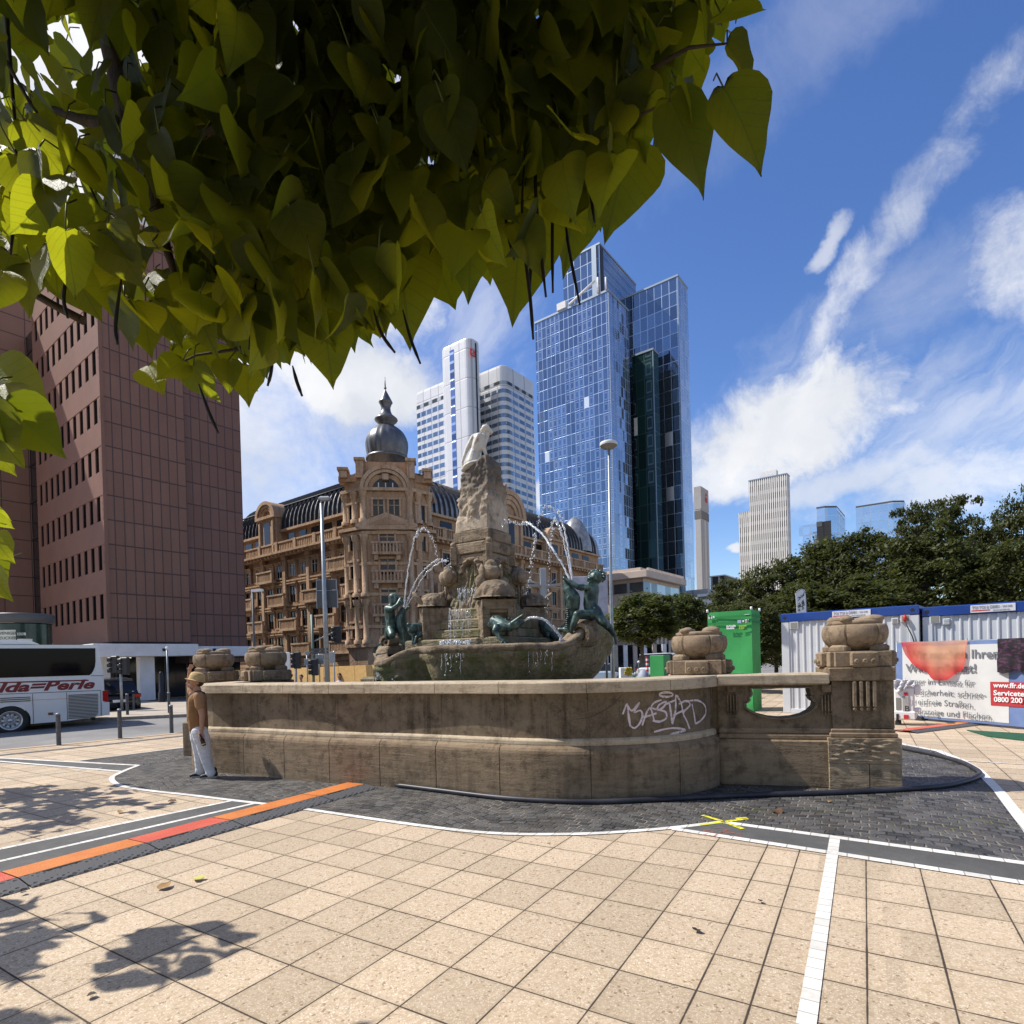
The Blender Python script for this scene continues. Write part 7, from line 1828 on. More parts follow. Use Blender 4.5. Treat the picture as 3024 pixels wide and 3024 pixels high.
# ---------------------------------------------------------------- site containers
M_CONT = mat('container_white', (.56, .57, .58), .45, n=(.8, (.5, .51, .52), .4, .7), bump=(3, .05))
M_BLUE = mat('container_blue', (.012, .05, .24), .35, coat=.2, n=(1.5, (.01, .04, .19), .4, .7))
M_PLATE = mat('label_plate', (.62, .62, .64), .5); M_LGREY = mat('grey_letters', (.32, .33, .36), .6); M_KHAKI = mat('grey_vent', (.22, .22, .19), .6)
ca = G(2316, 2105); cb_ = V((.6976 * 15.7, 15.7, 0)); cd = (cb_ - ca).normalized(); cn = V((-cd.y, cd.x, 0)); c1L = (cb_ - ca).length
def make_container(o, L, top, label, lab_px, vents, grp='site containers'):
    e = empty('site_container', tuple(o), 0, label, 'container', grp)
    n_ = lambda px, py, off=0.0: (lambda q: (q.dot(cd), q.z))(on_plane(px, py, o + cn * off, cn) - o)
    X = Matrix(((cd.x, cn.x, 0, o.x), (cd.y, cn.y, 0, o.y), (0, 0, 1, 0), (0, 0, 0, 1)))
    def B(): m = MB(); m.X = X; return m
    zb_, zt2 = .14, top - .26
    m = B(); pts = []; s = .26; k = 0
    prof_ = [(.0, 0.0), (.255, 0.0)]
    while s < L - .4: prof_ += [(s, .03), (s + .115, .03), (s + .135, .0), (s + .165, 0.0)]; s += .19
    prof_ += [(L - .26, .03), (L - .255, 0), (L, 0)]
    m.loft([[(a, b_, z) for a, b_ in prof_] for z in (zb_, zt2)], False, False, False); m.add([(0, 0, zb_), (0, 2.3, zb_), (0, 2.3, zt2), (0, 0, zt2), (L, 0, zb_), (L, 2.3, zb_), (L, 2.3, zt2), (L, 0, zt2)], [(0, 3, 2, 1), (4, 5, 6, 7), (1, 2, 6, 5)], False)
    fixn(m.build('corrugated_wall', M_CONT, e))
    for a, b_ in ((-.02, .2), (L - .2, L + .02)):
        m = B(); m.box(a, -.03, 0, b_, .2, zt2 - .002, .015); m.build('corner_post', M_CONT, e)
    m = B(); m.box(-.03, -.045, zt2, L + .03, 2.35, top, .02); tb = m.build('roof_beam', M_BLUE, e)
    for a in (.09, L - .12): m = MB(); m.X = X @ Matrix.Translation((a, -.046, top - .13)) @ Matrix.Rotation(pi / 2, 4, 'X'); m.lathe([(.05, .002), (0, .003)], 14); m.build('lifting_hole', M_BLACK, tb)
    m = B(); m.box(.2, -.03, 0, L - .2, .2, zb_, .01); m.build('base_beam', M_CONT, e)
    if lab_px:
        s0, z0 = n_(lab_px[0], lab_px[3], -.05); s1, z1_ = n_(lab_px[1], lab_px[2], -.05); zc2 = top - .13; hh = .095
        m = B(); m.box(s0, -.062, zc2 - hh, s1, -.047, zc2 + hh, .004); pl = m.build('label_plate', M_PLATE, e)
        w = s1 - s0; org = o + cn * -.064
        text('lettering', 'TOI TOI & DIXI', .105, org + cd * (s0 + .03) + ZV * (zc2 + .0), cd, ZV, M_LGREY, pl, sx=.42 * w / .43 * .82, offset=.003)
        m = B(); m.box(s0 + .02, -.066, zc2 - .055, s0 + w * .44, -.0625, zc2 - .03); m.build('red_bar', M_RED, pl)
        text('lettering', '06055 - 964 640', .085, org + cd * (s0 + w * .5) + ZV * (zc2 + .005), cd, ZV, M_LGREY, pl, sx=.75 * w)
        text('lettering', 'www.toitoidixi.de', .06, org + cd * (s0 + w * .5) + ZV * (zc2 - .065), cd, ZV, M_LGREY, pl, sx=.85 * w)
    for (x0, x1, y0, y1, kind) in vents:
        s0, z0 = n_(x0, y1); s1, z1_ = n_(x1, y0); m = B(); m.box(s0, -.035, z0, s1, .01, z1_, .01)
        v = m.build('vent_hatch', M_CONT, e); m = B(); d_ = .03
        if kind == 'slat':
            for k in range(4): zz = z0 + (z1_ - z0) * (k + .5) / 4; m.box(s0 + .02, -.05, zz - .012, s1 - .02, -.034, zz + .006)
            m.build('slats', M_CONT, v)
        else: m.box(s0 + d_, -.042, z0 + d_, s1 - d_, -.0355, z1_ - d_); m.build('grey_insert', M_KHAKI, v)
        if kind == 'plug':
            m = B(); m.blob(((s0 + s1) / 2 + .0, -.1, (z0 + z1_) / 2), (.05, .07, .1), 2, .1); m.build('red_plug', M_RED, v)
            m = B(); a = n_(2702, 1900); m.tube([((s0 + s1) / 2, -.12, (z0 + z1_) / 2 - .08), ((s0 + s1) / 2 + .1, -.1, z0 - .25), (a[0] - .05, -.08, a[1] + .2), (a[0], -.06, a[1])], .014, 6); m.build('cable', M_BLACK, v)
    return e
topc_ = ZA(2316, 1813, ca.y)
make_container(ca, c1L, topc_, 'white corrugated site container with blue roof beam and red plug, the one standing left', (2458, 2571, 1797, 1819), [(2333, 2358, 1835, 1858, 'box'), (2633, 2653, 1824, 1842, 'box'), (2660, 2688, 1814, 1838, 'plug')])
c2o = ca + cd * (c1L + .1) + cn * .12
make_container(c2o, 6.0, ZA(2722, 1794, c2o.y), 'white corrugated site container with blue roof beam behind the banner, running out of the picture', (2866, 2999, 1779, 1804), [(2746, 2777, 1813, 1842, 'box'), (2785, 2806, 1826, 1845, 'slat')])

# ---------------------------------------------------------------- banner fence
fa0 = G(2711, 2127); fb0 = G(3024, 2155); fd = (fb0 - fa0).normalized(); fn = V((-fd.y, fd.x, 0))
zf = lambda x, y: (2500 + x * .28463, 1700 + y * .28463)
def fsz(x, y, off=0.0): q = on_plane(*zf(x, y), fa0 + fn * off, fn) - fa0; return q.dot(fd), q.z
def fpt(s, z, o=0.0): return fa0 + fd * s + fn * o + ZV * z
FN = empty('banner_fence', tuple(fa0), 0, 'site fence hung with a large blue and white winter service banner', 'fence')
sL = fsz(510, 690)[0]; zT = fsz(900, 688)[1]; zB = .06
M_BBLUE = mat('banner_blue', (.12, .18, .36), .6, n=(3, (.16, .23, .42), .4, .7)); M_BWHITE = mat('banner_white', (.6, .6, .58), .6, n=(1.6, (.53, .53, .52), .4, .7))
def wav(s, z): return .012 * sin(s * 5 + z * 2.2) + .012 * mnoise.noise(V((s * 2, z * 2, 0)))
def cloth(s0, s1, z0, z1, o, m, name, nu=40, nv=20, parent=None):
    mb = MB(); mb.surf(nv, nu, lambda u, v: fpt(s0 + (s1 - s0) * v, z0 + (z1 - z0) * u, o + wav(s0 + (s1 - s0) * v, z0 + (z1 - z0) * u))); return mb.build(name, m, parent or FN)
cloth(sL, 5.0, zB, zT, 0, M_BBLUE, 'banner', 80, 24)
s0, z1_ = fsz(575, 735); s1, z0 = fsz(1692, 1500); z0 = fsz(1680, 1530)[1]
cloth(s0, s1, z0, z1_, -.006, M_BWHITE, 'white_panel', 60, 24)
M_TXT = mat('banner_grey_ink', (.14, .15, .17), .6)
def btext(body_, x, y, hcap, x_end=None, m=M_TXT, bold=.0, o=-.03):
    s, z = fsz(x, y); s2, z2 = fsz(x, y - hcap); size = (z2 - z) / .69
    return s, z, size
def put(body_, x, y, hcap, xe, m=M_TXT, bold=0.0, o=-.03):
    s, z, size = btext(body_, x, y, hcap); t_ = text('lettering', body_, size, fpt(s, z, o), fd, ZV, m, FN, offset=bold, extr=.001, lift=.0)
    k = (fsz(xe, y)[0] - s) / max(v.co.x for v in t_.data.vertices)
    for v in t_.data.vertices: v.co.x *= k
    return t_
put('Wir machen Ihren', 650, 862, 80, 1592, bold=.006); put('Winterdienst!', 625, 995, 78, 1355, bold=.006)
put('Immer im Einsatz für', 612, 1122, 58, 1340); put('Ihre Sicherheit: schnee-', 606, 1228, 58, 1455); put('und eisfreie Straßen,', 602, 1325, 58, 1325); put('Bürgersteige und Flächen.', 596, 1422, 58, 1522)
s2, zq1 = fsz(1497, 1100); zq0 = fsz(1505, 1345)[1]
cloth(s2, 4.6, zq0, zq1, -.014, mat('banner_red', (.42, .03, .035), .6), 'red_panel', 30, 10)
put('www.ffr.de', 1535, 1158, 50, 1862, M_WHITE, .004, -.04); put('Servicetelefon', 1535, 1238, 50, 2040, M_WHITE, .004, -.04); put('0800 200 300', 1540, 1305, 50, 1985, M_WHITE, .004, -.04)
mb = MB()
for s in (sL, 1.2, 3.4): mb.tube([fpt(s, 0, .03), fpt(s, zT + .06, .03)], .02, 8)
mb.tube([fpt(sL, zT, .03), fpt(5, zT, .03)], .018, 8); mb.tube([fpt(sL, .08, .03), fpt(5, .08, .03)], .018, 8); mb.build('tube_frame', M_GREYMET, FN)
mb = MB(); mb.obox(fpt(sL + .35, .05, .05), fd, fn, ZV, .7, .25, .1); mb.build('rubber_foot', M_RUBBER, FN)
mb = MB(); mb.obox(fpt(3.3, .05, .05), fd, fn, ZV, .7, .25, .1); mb.build('rubber_foot', M_RUBBER, FN)
# cloths hung over the fence
def dye_mat(name, c_in, c_out, alpha):
    m, t, b = principled(name); at = t.n('ShaderNodeAttribute'); at.attribute_name = 'dye'
    f = t.sep(at.outputs['Vector'])[0]; t.L.new(t.mix(f, tuple(c_in) + (1,), tuple(c_out) + (1,)), b.inputs['Base Color']); b.inputs['Roughness'].default_value = .8
    tr = t.n('ShaderNodeBsdfTransparent'); tl = t.n('ShaderNodeBsdfTranslucent'); t.L.new(t.mix(f, tuple(c_in) + (1,), tuple(c_out) + (1,)), tl.inputs[0])
    m1 = t.n('ShaderNodeMixShader'); m1.inputs[0].default_value = .3; t.L.new(b.outputs[0], m1.inputs[1]); t.L.new(tl.outputs[0], m1.inputs[2])
    m2 = t.n('ShaderNodeMixShader'); t.L.new(t.rng(f, 0, 1, alpha, alpha * .45), m2.inputs[0]); t.L.new(m1.outputs[0], m2.inputs[1]); t.L.new(tr.outputs[0], m2.inputs[2]); t.L.new(m2.outputs[0], t.N['Material Output'].inputs[0]); return m
def shawl(name, topx, edge, m, label, folds, off, dyed=None, grp='cloths hung out to dry'):
    """edge: list of (x, y) zoom points along the lower hem from left to right"""
    nu, nv = 70, 30; vs = []; dye = []
    for j in range(nu + 1):
        x = topx[0] + (topx[1] - topx[0]) * j / nu
        for k in range(len(edge) - 1):
            if edge[k][0] <= x <= edge[k + 1][0]: f = (x - edge[k][0]) / max(1e-6, edge[k + 1][0] - edge[k][0]); yb = edge[k][1] + (edge[k + 1][1] - edge[k][1]) * f; break
        else: yb = edge[-1][1] if x > edge[-1][0] else edge[0][1]
        zb_ = fsz(x, yb)[1]; s = fsz(x, 690)[0]
        for i in range(nv + 1):
            u = i / nv; z = zT + .02 + (zb_ - zT - .02) * u; fo = .022 * sin(s * folds + 2 * mnoise.noise(V((s * 3, 0, 1)))) * (.3 + .9 * u) + .01 * sin(z * 14 + s * 6)
            vs.append(fpt(s + .03 * u * sin(s * 9), z, off - .03 - fo - .02 * u))
            e_ = min((j / nu) * 3.2, 1) if dyed else 0; dd = min(1, min((1 - u) * .95 * abs(zT - zb_) / .5, (j / nu) * 2.4, 1.2)); dye.append(max(0, 1 - dd) ** .9)
    # turned over the top rail
    fs = []
    for j in range(nu):
        for i in range(nv): a = j * (nv + 1) + i; fs.append((a, a + nv + 1, a + nv + 2, a + 1))
    me = bpy.data.meshes.new(name); me.from_pydata([tuple(p) for p in vs], [], fs); me.materials.append(m)
    at = me.attributes.new('dye', 'FLOAT_VECTOR', 'POINT'); at.data.foreach_set('vector', [c for d_ in dye for c in (d_, 0, 0)])
    me.polygons.foreach_set('use_smooth', [True] * len(me.polygons)); o = link_obj(name, me); return tag(o, label, 'cloth', grp)
shawl('hanging_shawl', (598, 1272), [(598, 694), (612, 760), (640, 830), (700, 915), (770, 965), (835, 1005), (885, 1055), (950, 1085), (1040, 1085), (1100, 1045), (1150, 1005), (1210, 985), (1250, 965), (1272, 800)], dye_mat('orange_red_dip_dye', (.72, .36, .2), (.62, .02, .03), .34), 'sheer orange and red dip-dyed shawl hanging over the banner', 16, -.02, True)
M_PURP = mat('black_purple_print', (.012, .008, .012), .8, n=(9, (.075, .022, .06), .5, .6, (1, 1, 2)))
shawl('hanging_shawl', (1585, 2300), [(1585, 1000), (1640, 1015), (1720, 1000), (1770, 965), (1800, 975), (1850, 1015), (2000, 1040), (2300, 900)], M_PURP, 'black and purple printed cloth hanging over the banner at the picture edge', 22, -.03)
# white plastic barrier foot with a cloth thrown over it
bo = D(2690, 2130, 14.3); BRo = V((bo.x, bo.y, 0)); BR = empty('plastic_barrier', tuple(BRo), math.atan2(fd.y, fd.x) + .5, 'white plastic road barrier with red reflectors beside the pier', 'barrier')
M_PLAST = mat('white_plastic', (.7, .7, .69), .4)
ux = V((cos(-.65), sin(-.65), 0)); uy = V((-ux.y, ux.x, 0))
def bq(x, y): q = on_plane(*zf(x, y), BRo, uy) - BRo; return q.dot(ux), q.z
BXM = Matrix(((ux.x, uy.x, 0, BRo.x), (ux.y, uy.y, 0, BRo.y), (0, 0, 1, 0), (0, 0, 0, 1)))
def BB(): m = MB(); m.X = BXM; return m
def bbox(name, x0, y0, x1, y1, o0, o1, m_, bev=.02):
    a = bq(x0, y1); b_ = bq(x1, y0); m = BB(); m.box(a[0], o0, a[1], b_[0], o1, b_[1], bev); return m.build(name, m_, BR)
bbox('body', 500, 1150, 700, 1490, -.06, .3, M_PLAST, .05); bbox('side_arm', 700, 1130, 765, 1240, .0, .25, M_PLAST, .04); bbox('side_arm', 700, 1375, 772, 1420, .0, .25, M_PLAST, .03)
bbox('foot', 495, 1400, 720, 1492, -.1, .34, M_PLAST, .04); bbox('rubber_block', 505, 1500, 560, 1575, -.05, .3, M_RUBBER, .02)
bbox('dark_window', 517, 1265, 562, 1390, -.075, -.055, M_KHAKI, .005); pl = bbox('number_plate', 585, 1250, 648, 1418, -.085, -.06, mat('grey_plate', (.36, .35, .32), .5), .01)
bbox('reflector', 598, 1210, 640, 1240, -.085, -.06, M_RED, .004); bbox('reflector', 597, 1440, 645, 1482, -.12, -.09, M_RED, .004); bbox('dark_slot', 520, 1430, 545, 1490, -.12, -.095, M_BLACK, .004)
for ch, y in (('U', 1315), ('B', 1402)):
    a = bq(603, y); h = bq(603, y - 55)[1] - a[1]; text('lettering', ch, h / .69, BRo + ux * a[0] + uy * -.087 + ZV * a[1], ux, ZV, M_LGREY if ch == 'U' else M_BLACK, pl, lift=.0)
mb = BB(); a, b_ = bq(500, 1090), bq(705, 1215)
mb.surf(16, 30, lambda u, v: (a[0] + (b_[0] - a[0]) * v, -.11 - .03 * sin(v * 17 + u * 5) - .015 * sin(u * 22 + v * 4), a[1] + .02 + (b_[1] - a[1]) * u * (.75 + .3 * sin(v * 5 + .6))))
mb.surf(4, 30, lambda u, v: (a[0] + (b_[0] - a[0]) * v, -.11 + .38 * u, a[1] + .02 + .015 * sin(v * 14)))
tag(mb.build('draped_cloth', mat('white_towel', (.6, .6, .62), .85, n=(5, (.42, .42, .47), .5, .62))), 'crumpled white cloth thrown over the plastic barrier', 'cloth', 'cloths hung out to dry')
mb = MB(); P_ = [G(*p) for p in [(2855, 2158), (3024, 2168), (3120, 2176), (3120, 2196), (3024, 2189), (2915, 2176)]]; mb.prism([(p.x, p.y) for p in P_], .006, .02); tag(fixn(mb.build('green_mat', mat('dark_green_mat', (.01, .07, .035), .9, n=(12, (.015, .1, .05), .4, .7)))), 'dark green mat lying under the banner fence', 'mat')

# ---------------------------------------------------------------- green tent cabin
GT_ = Bld('green_tent', 2221, 18.6, 'tall green fabric cabin with white arrow signs behind the balustrade', 'tent', 1900)
gl, gr_, gz = GT_.L(2089), GT_.R(2243), GT_.zc(1801)
M_GREEND = mat('dark_green_band', (.02, .2, .05), .6)
m = GT_.mb()
def gw(u, v, f):
    z = gz * u; s = (gl if f == 0 else gr_) * v; w = .03 * sin(z * 2 + s) * min(1, v * 4, (1 - v) * 4) + .05 * max(0, .45 - u) * sin((z * 5 + s * 7)) * min(1, (1 - v) * 3)
    return (-w, s, z) if f == 0 else (s, -w, z)
m.surf(40, 40, lambda u, v: gw(u, v, 0)); m.surf(40, 12, lambda u, v: gw(u, v, 1))
m.add([(0, 0, gz), (gr_, 0, gz), (gr_, gl, gz), (0, gl, gz), (gr_, 0, 0), (gr_, gl, 0), (0, gl, 0)], [(0, 1, 2, 3), (1, 4, 5, 2), (3, 2, 5, 6)], False); GT_.part('fabric_cover', m, M_GREEN)
zg2 = lambda x, y: (2080 + x * .11385, 1780 + y * .11385)
def gsz(x, y): q = on_plane(*zg2(x, y), GT_.c, U2) - GT_.c; return q.dot(V2), q.z
def gbox(name, x0, y0, x1, y1, m_, o=.05, par=None):
    a = gsz(x0, y1); b_ = gsz(x1, y0); m = MB(); m.X = GT_.M; m.box(-o - .012, min(a[0], b_[0]), a[1], -o, max(a[0], b_[0]), b_[1]); return m.build(name, m_, par or GT_.e)
def gstrip(x0, y0, x1, y1, h):
    a, b_ = gsz(x0, y0), gsz(x1, y1); m = MB(); m.X = GT_.M; z_ = (a[1] + b_[1]) / 2; hh = gsz(x0, y0 - h)[1] - a[1]; m.box(-.052, b_[0], z_ - hh, -.045, a[0], z_); m.box(b_[0], -.052, z_ - hh, gr_, -.045, z_) if b_[0] < .2 else None; m.build('dark_band', M_GREEND, GT_.e)
gstrip(290, 350, 1230, 325, 38); gstrip(110, 520, 1230, 480, 40)
def arrow(x0, y0, x1, y1, up):
    s_ = gbox('arrow_sign', x0, y0, x1, y1, M_WHITE, .06)
    c = gsz((x0 + x1) / 2, (y0 + y1) / 2); h = .075; m = MB(); m.X = GT_.M
    if up: m.box(-.08, c[0] - .012, c[1] - h, -.0725, c[0] + .012, c[1] + h * .3); m.add([(-.076, c[0] - .06, c[1] + h * .2), (-.076, c[0] + .06, c[1] + h * .2), (-.076, c[0], c[1] + h)], [(0, 1, 2)])
    else: m.box(-.08, c[0] - h * .3, c[1] - .012, -.0725, c[0] + h, c[1] + .012); m.add([(-.076, c[0] - h * .2, c[1] - .06), (-.076, c[0] - h * .2, c[1] + .06), (-.076, c[0] - h, c[1])], [(0, 1, 2)])
    m.build('arrow', M_DKGREY, s_)
arrow(125, 340, 215, 420, True); arrow(1068, 432, 1165, 512, False)
gbox('blue_sign', 875, 445, 975, 532, mat('blue_grey_sign', (.3, .4, .52), .6), .06); gbox('white_symbol', 240, 345, 278, 392, M_WHITE, .06); gbox('white_symbol', 1005, 450, 1040, 505, M_WHITE, .06); gbox('white_stroke', 1055, 296, 1182, 314, M_WHITE, .06)
M_LIME = mat('lime_print', (.3, .5, .05), .6)
for k, (w1, w2) in enumerate((('Das Grüne Zelt', 'kommt mobil'), ('Deine Station', 'für alle da'))):
    a = gsz(595, 630 + k * 55); h = gsz(595, 585 + k * 55)[1] - a[1]
    text('lettering', w1, h * 1.25, GT_.c + V2 * a[0] + U2 * -.075 + ZV * a[1], -V2, ZV, M_WHITE, GT_.e, sx=.62, offset=.008, lift=0)
    a2 = gsz(915, 622 + k * 55); text('lettering', w2, h * 1.25, GT_.c + V2 * a2[0] + U2 * -.075 + ZV * a2[1], -V2, ZV, M_LIME, GT_.e, sx=.6, offset=.006, lift=0)
m = GT_.mb()
for x, y in ((0, 0), (0, gl), (gr_, 0)): m.tube([(x, y, gz), (x, y, gz + .1)], .035, 8)
GT_.part('corner_caps', m, M_WHITE)
# feather flag
fo = D(2366, 1800, 21.5); FL = empty('feather_flag', (fo.x, fo.y, 0), 0, 'white feather flag with dark strokes standing behind the left container', 'flag')
zq_ = lambda x, y: D(2330 + x * .11905, 1720 + y * .11905, 21.5)
out_ = [zq_(*p) for p in [(155, 265), (210, 205), (270, 165), (320, 152), (365, 165), (400, 205), (418, 270), (432, 380), (434, 560), (432, 760), (195, 760), (185, 560), (170, 380)]]
mb = MB(); mb.extr(out_, (0, .012, 0)); fixn(mb.build('flag_cloth', M_WHITE, FL))
mb = MB(); mb.tube([V((fo.x + .2, fo.y, 0)), zq_(436, 560), zq_(420, 270), zq_(320, 148), zq_(155, 262)], .012, 6); mb.build('pole', M_DKGREY, FL)
mb = MB()
for st_ in [[(210, 385), (245, 365), (270, 400), (225, 450)], [(255, 360), (290, 390), (300, 320), (335, 370), (345, 300), (360, 335), (372, 250)], [(335, 455), (360, 435)], [(320, 480), (360, 470), (375, 530), (330, 545), (320, 485)], [(345, 480), (350, 590)], [(300, 600), (395, 550)], [(330, 515), (370, 500)], [(350, 610), (340, 680)], [(325, 590), (365, 640)], [(235, 530), (262, 515)], [(205, 595), (245, 565), (285, 540), (285, 610)], [(240, 570), (238, 640)], [(260, 570), (262, 620)], [(235, 665), (232, 715)], [(262, 650), (266, 715)]]:
    mb.tube([zq_(*p) + V((0, -.006, 0)) for p in st_], .014, 5)
mb.build('writing', M_DKGREY, FL)

# ---------------------------------------------------------------- cable ramps, hose
M_ORANGE = mat('orange_ramp_lid', (.62, .2, .045), .5, n=(3, (.52, .15, .03), .4, .7), bump=(60, .6)); M_REDL = mat('red_ramp_lid', (.55, .085, .05), .5, n=(3, (.62, .13, .07), .4, .7), bump=(60, .6))
def rubber_tread():
    m, t, b = principled('ramp_rubber'); oc = t.n('ShaderNodeTexCoord').outputs['Object']
    vo = t.n('ShaderNodeTexVoronoi'); vo.inputs['Scale'].default_value = 17; vo.inputs['Randomness'].default_value = .15; t.L.new(oc, vo.inputs['Vector'])
    f = t.rng(vo.outputs['Distance'], .3, .42); t.L.new(t.mix(f, (.018, .018, .02, 1), (.07, .07, .075, 1)), b.inputs['Base Color']); b.inputs['Roughness'].default_value = .7
    bp = t.n('ShaderNodeBump'); bp.inputs['Distance'].default_value = .01; t.L.new(f, bp.inputs['Height']); t.L.new(bp.outputs[0], b.inputs['Normal']); return m
M_TREAD = rubber_tread()
rc_ = lambda p: (p - GP0).dot(GR) / GT
def ramp(p0, p1, wid, lidcol, label, grp='cable ramps', black_right=True):
    d = (p1 - p0); L_ = d.length; d.normalize(); n = V((d.y, -d.x, 0)) if black_right else V((-d.y, d.x, 0))      # n points to the rubber side
    e = empty('cable_ramp', tuple(p0), 0, label, 'cable ramp', grp)
    def strip(a, mm, nm):
        mb = MB(); rings = []
        for s in (.006, L_ - .006): rings.append([p0 + d * s + n * (wid * q) + ZV * z for q, z in a])
        mb.loft(rings, False, False, False); o = fixn(mb.build(nm, mm, e)); return o
    strip([(0, .004), (.03, .034), (.06, .042), (.56, .05), (.575, .05), (.575, .03)], lidcol, 'lid'); strip([(.56, .03), (.58, .0485), (.66, .0485), (.97, .016), (1.0, .004)], M_TREAD, 'rubber_base')
    mb = MB(); mb.obox(p0 + d * (L_ * .3) + n * (wid * .63) + ZV * .0505, d, n, ZV, .3, .025, .006); mb.build('hinge_bar', M_BLACK, e); return e
cL_, cW = -7.3, 1.5 * GT
rs = [rc_(G(45 * .5176, 2100 + 958 * .5176)), rc_(G(745 * .5176, 2100 + 755 * .5176)), rc_(G(1230 * .5176, 2100 + 628 * .5176)), rc_(G(1740 * .5176, 2100 + 492 * .5176)), rc_(G(1045, 2320))]
rs = [rs[0] + (rs[0] - rs[1])] + rs
cols = [M_REDL, M_ORANGE, M_REDL, M_ORANGE, M_ORANGE]
labs = ['red cable ramp piece cut by the left picture edge', 'orange cable ramp piece between the two red ones', 'red cable ramp piece in the middle of the row', 'orange cable ramp piece crossing the white kerb line', 'orange cable ramp piece that ends at the stone wall']
for k in range(5): ramp(gpt(cL_, rs[k]), gpt(cL_, rs[k + 1]), cW, cols[k], labs[k], black_right=True)
q0, q1 = G(2640, 2160), G(2890, 2129); ramp(q0, (q0 + q1) / 2, .5, M_REDL, 'red cable ramp piece on the ground right of the pier'); ramp((q0 + q1) / 2, q1, .5, M_ORANGE, 'orange cable ramp piece leading under the banner fence')
hp = [(1066, 2314), (1120, 2319), (1287, 2340), (1475, 2363), (1640, 2374), (1760, 2376), (1900, 2371), (2191, 2357), (2420, 2350), (2598, 2342), (2773, 2330), (2860, 2312), (2892, 2295), (2883, 2280), (2831, 2254), (2744, 2231), (2668, 2216), (2560, 2195)]
H_ = smoothp([G(*p) for p in hp], 6); mb = MB(); mb.tube([p + ZV * .036 for p in H_], .036, 10)
tag(mb.build('hose', mat('black_hose', (.02, .02, .028), .45, n=(2, (.05, .05, .06), .45, .7))), 'thick black hose lying along the foot of the fountain wall', 'hose')
# ================================================================== PEOPLE
M_SKIN = mat('tanned_skin', (.36, .19, .12), .55, n=(9, (.42, .24, .16), .4, .7)); M_HAIRD = mat('dark_hair', (.03, .02, .015), .6)
MG_ = G(600, 2297); Dm = MG_.y; th = math.atan2(-MG_.x, MG_.y)          # turned square to the line of sight
man = empty('person', tuple(MG_), th, 'person in a straw hat, brown vest and white trousers raising one hand beside the wall', 'person')
mx = V((cos(th), sin(th), 0)); my = V((-sin(th), cos(th), 0)); kx = Dm * cos(th) / FPX; kz = Dm / FPX
zp = lambda x, y: (520 + x * .19162, 1950 + y * .19162)
def mp(x, y, d=0.0):                         # zoom point on the man + depth offset
    px_, py_ = zp(x, y); lean = (2297 - py_) * .033
    return MG_ + mx * ((px_ - 600 + lean) * kx) + my * d + ZV * ((2297 - py_) * kz)
u = kz * .19162
def c2(a, ra, b_, rb): return (a, ra * u, b_, rb * u)
skin = [c2(mp(300, 300), 52, mp(310, 430), 48), c2(mp(330, 440), 50, mp(330, 520), 62),
        # near arm with the bottle hand
        c2(mp(360, 660, -.19), 50, mp(400, 830, -.21), 45), c2(mp(400, 830, -.21), 44, mp(390, 1040, -.2), 29), c2(mp(390, 1040, -.2), 29, mp(378, 1120, -.2), 36),
        # far raised arm
        c2(mp(240, 520, .16), 46, mp(205, 420, .24), 40), c2(mp(205, 420, .24), 38, mp(190, 260, .2), 28), c2(mp(190, 260, .2), 26, mp(205, 150, .17), 26)]
ells = [(mp(300, 310), (88 * u, 82 * u, 108 * u)), (mp(262, 372), (50 * u, 58 * u, 52 * u)), (mp(205, 368), (20 * u, 17 * u, 17 * u)), (mp(222, 402), (17 * u, 26 * u, 10 * u)), (mp(335, 345, -.078), (15 * u, 9 * u, 26 * u)),
        (mp(206, 128, .165), (30 * u, 17 * u, 34 * u)), (mp(376, 1135, -.2), (40 * u, 24 * u, 48 * u))]
# raised hand: five unequal bent fingers
for (x, y, x2, y2, x3, y3, r) in ((190, 120, 178, 125, 168, 118, 10), (200, 105, 206, 75, 214, 52, 9.5), (212, 105, 230, 78, 240, 60, 9.5), (222, 112, 248, 84, 264, 62, 9), (228, 124, 254, 104, 268, 90, 8)):
    skin += [c2(mp(x, y, .165), r + 2, mp(x2, y2, .155), r), c2(mp(x2, y2, .155), r, mp(x3, y3, .14), r - 2)]
# lowered hand: fingers curled round the bottle neck
for k, (x, y) in enumerate(((352, 1140), (362, 1158), (376, 1172), (392, 1180))):
    skin += [c2(mp(x, y - 16, -.215), 12, mp(x + 8, y + 20, -.245), 11), c2(mp(x + 8, y + 20, -.245), 11, mp(x + 40, y + 26, -.24), 9)]
skin += [c2(mp(408, 1120, -.215), 13, mp(428, 1150, -.235), 11), c2(mp(428, 1150, -.235), 11, mp(424, 1176, -.245), 9)]
body('body', skin, M_SKIN, man, .0062, ells, 2)
M_VEST = mat('brown_vest', (.24, .115, .038), .85, n=(7, (.14, .07, .028), .4, .7), n2=(60, (.25, .14, .06), .45, .8), bump=(14, .8))
M_SHIRT = mat('tan_short_sleeve', (.32, .175, .08), .85, n=(6, (.24, .14, .075), .4, .7), bump=(16, .7))
vest = [c2(mp(340, 560, -.08), 92, mp(325, 560, .08), 88), c2(mp(320, 620, -.06), 128, mp(320, 850, -.02), 138), c2(mp(300, 640, .08), 110, mp(300, 860, .06), 126), c2(mp(330, 850, -.02), 140, mp(345, 1030, -.01), 136), c2(mp(270, 830), 98, mp(290, 1010), 90), c2(mp(400, 560), 62, mp(430, 1010), 62)]
body('vest', vest, M_VEST, man, .012, (), 4)
